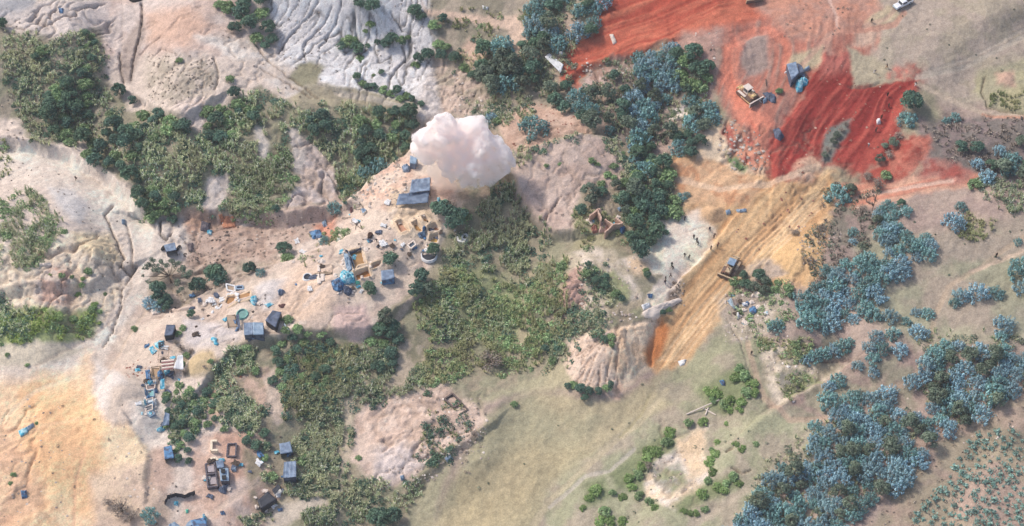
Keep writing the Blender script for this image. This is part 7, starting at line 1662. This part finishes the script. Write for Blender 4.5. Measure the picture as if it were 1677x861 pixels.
for P, d, s, m, lb in (([(1175,195),(1260,230),(1265,280),(1180,270)], .03, .45, STN, 'broken pale rock at the left foot of the red slope'), ([(1180,480),(1270,470),(1290,560),(1190,560)], .03, .3, STN, 'strewn stones and litter round the litter heap'), ([(700,110),(790,110),(800,190),(720,200)], .04, .35, STN, 'rubble on the slope above the dust cloud'),
    ([(570,300),(650,260),(670,320),(600,340)], .035, .4, STN, 'rough spoil beside the big tarpaulins'), ([(280,350),(560,340),(560,400),(300,440)], .015, .3, DKS, 'debris strewn along the muddy valley'), ([(290,415),(350,400),(360,440),(300,440)], .03, .3, DKS, 'stones right of the open shed'), ([(1300,370),(1380,370),(1360,440),(1310,430)], .03, .3, STN, 'rubble at the edge of the orange cut'),
    ([(600,640),(800,640),(790,760),(620,790)], .012, .3, STN, 'stones on the pink spoil heap'), ([(700,720),(760,710),(740,760),(690,765)], .03, .35, STN, 'white stones on the rim of the spoil heap'), ([(0,660),(110,640),(120,861),(0,861)], .004, .24, STN, 'stones in the orange sand'), ([(205,590),(245,590),(250,625),(205,625)], .03, .25, RST, 'timber scraps and stones above the washing boxes'),
    ([(330,620),(430,600),(420,660),(350,680)], .02, .3, RST, 'broken brick on the bank below the tan mound'), ([(1100,460),(1122,465),(1120,500),(1098,500)], .08, .35, DKS, 'dark rubble pile at the lower sand apron'), ([(1340,92),(1500,120),(1470,260),(1270,290)], .004, .3, RST, 'clods on the red slope'), ([(940,100),(1060,95),(1040,150),(960,150)], .02, .35, STN, 'pale spoil below the upper red earth'),
    ([(1120,50),(1180,40),(1170,150),(1130,160)], .012, .3, STN, 'white stones between grove and red track'), ([(240,490),(330,470),(400,450),(330,500),(260,520)], .012, .3, DKS, 'debris under the dark trees of the valley'), ([(860,170),(960,190),(960,215),(840,240)], .03, .28, RST, 'gravel of the orange-pink hillside'), ([(1400,640),(1677,560),(1677,760),(1500,700)], .003, .3, STN, 'white stones by the plantation'),
    ([(930,410),(1040,410),(1050,530),(930,520)], .012, .35, STN, 'stones on the gullied ridge'), ([(1190,380),(1330,280),(1350,330),(1210,440)], .004, .3, RST, 'clods in the orange cut'), ([(1240,560),(1340,560),(1320,660),(1240,660)], .012, .35, STN, 'pale rock of the ravine'), ([(0,240),(80,260),(120,330),(200,370),(210,520),(160,520),(140,380),(0,300)], .006, .25, DKS, 'pebbles of the river bed'),
    ([(640,800),(700,770),(760,740),(800,690),(780,720),(720,780)], .03, .25, STN, 'white stones along the meadow edge'), ([(560,350),(720,330),(720,440),(560,480)], .006, .22, DKS, 'small debris on the terrace'), ([(300,700),(430,700),(440,820),(290,830)], .008, .22, DKS, 'small debris in the walled yard'), ([(1060,760),(1130,740),(1150,790),(1070,820)], .01, .3, STN, 'rocks of the pale scar'), ([(200,690),(300,760),(280,840),(170,840)], .006, .25, STN, 'stones below the washing boxes')):
    rubble(P, d, s, m, lb, len(lb))

# ---------------------------------------------------------------- dust cloud of a blast
base = G(745, 312)
def cloudmesh(lobes, seed, vox=.42):
    rs = np.random.RandomState(seed); bm = bmesh.new()
    for (u, v, r, dy) in lobes:
        fw0 = None; dx, ddy, dz = ray(u, v); t = (base.y + dy - CY) / ddy; c = Vector((dx * t, CY + ddy * t, CZ + dz * t)); rad = r * t / F * 1.0
        def ball(c, rad, sub): 
            g = bmesh.ops.create_icosphere(bm, subdivisions=sub, radius=rad)['verts']
            for w in g: w.co += c
        ball(c, rad, 3)
        for k in range(7):
            d = Vector(rs.normal(0, 1, 3)).normalized(); d.z = abs(d.z) * .8 + .1 if rs.rand() < .6 else d.z; q = rad * rs.uniform(.35, .6); ball(c + d * rad * .8, q, 2)
            for j in range(1):
                e_ = (d + Vector(rs.normal(0, .7, 3))).normalized(); ball(c + d * rad * .86 + e_ * q * .85, q * rs.uniform(.35, .55), 2)
    me = bpy.data.meshes.new('dust'); bm.to_mesh(me); bm.free(); o = bpy.data.objects.new('dust', me); S.collection.objects.link(o)
    r = o.modifiers.new('r', 'REMESH'); r.mode = 'VOXEL'; r.voxel_size = vox; r.use_smooth_shade = True
    sm_ = o.modifiers.new('s', 'SMOOTH'); sm_.iterations = 5
    tx = bpy.data.textures.new('billow', 'CLOUDS'); tx.noise_scale = 2.2; tx.noise_depth = 3
    d = o.modifiers.new('d', 'DISPLACE'); d.texture = tx; d.strength = 1.3; d.mid_level = .5; d.texture_coords = 'LOCAL'
    tx2 = bpy.data.textures.new('wisp', 'CLOUDS'); tx2.noise_scale = .55; tx2.noise_depth = 2
    d2 = o.modifiers.new('e', 'DISPLACE'); d2.texture = tx2; d2.strength = .42; d2.mid_level = .5; d2.texture_coords = 'LOCAL'
    bpy.context.view_layer.update(); out = bpy.data.meshes.new_from_object(o.evaluated_get(bpy.context.evaluated_depsgraph_get())); bpy.data.objects.remove(o)
    for v in out.vertices: v.co -= base
    return out
def volmat(name, c, dens, aniso=.2):
    m = bpy.data.materials.new(name); m.use_nodes = True; n = m.node_tree; n.nodes.remove(n.nodes['Principled BSDF'])
    v = N(n, 'ShaderNodeVolumePrincipled'); v.inputs['Color'].default_value = (*c, 1); v.inputs['Density'].default_value = dens; v.inputs['Anisotropy'].default_value = aniso
    n.links.new(v.outputs[0], n.nodes['Material Output'].inputs['Volume']); return m
dc = empty('dust_cloud', base, label='billowing pale pink dust cloud of a blast over the head of the terrace', cat='dust cloud')
LB = [(723,206,17,2),(712,226,18,0),(695,226,15,-1),(688,243,14,-1),(700,252,16,0),(722,240,22,1),(745,222,22,3),(770,212,19,4),(785,222,18,3),(748,250,26,1),(775,240,26,2),(795,240,18,2),(812,240,14,2),(820,252,14,1),(800,262,20,0),(775,270,22,-1),(750,275,18,-1),(820,275,13,0),(808,284,13,0),(785,290,12,-1),(765,290,14,-1),(735,265,16,0),(833,262,9,1),(760,230,20,6),(740,282,11,0)]
pm = volmat('pale_dust', (.9997, .982, .974), 2.6, 0); pn = pm.node_tree; pv = [x for x in pn.nodes if x.type == 'PRINCIPLED_VOLUME'][0]
pt = N(pn, 'ShaderNodeTexNoise', Scale=.55, Detail=6, Roughness=.62); pg = N(pn, 'ShaderNodeNewGeometry'); pn.links.new(pg.outputs['Position'], pt.inputs['Vector'])
pr = N(pn, 'ShaderNodeMapRange'); pr.inputs[1].default_value = .42; pr.inputs[2].default_value = .58; pr.inputs[3].default_value = .03; pr.inputs[4].default_value = 4.5; pn.links.new(pt.outputs[0], pr.inputs[0]); pn.links.new(pr.outputs[0], pv.inputs['Density'])
me = cloudmesh([(a, b, c + 2.6, e) for a, b, c, e in LB], 3, .35); me.materials.append(pm); part('dust_plume', me, None, dc)
me = cloudmesh([(722,290,13,0),(735,298,12,0),(728,310,10,0),(744,306,9,0),(712,280,12,0),(758,305,9,0),(715,300,10,0)], 5, .5); me.materials.append(volmat('brown_dust', (.97, .90, .84), .35)); part('dust_foot', me, None, dc)
me = cloudmesh([(780,200,12,4),(765,198,10,5),(838,254,11,2),(700,262,12,0),(770,302,10,0),(778,306,7,0)], 6); me.materials.append(volmat('thin_dust', (.93, .92, .93), .12)); part('dust_veil', me, None, dc)
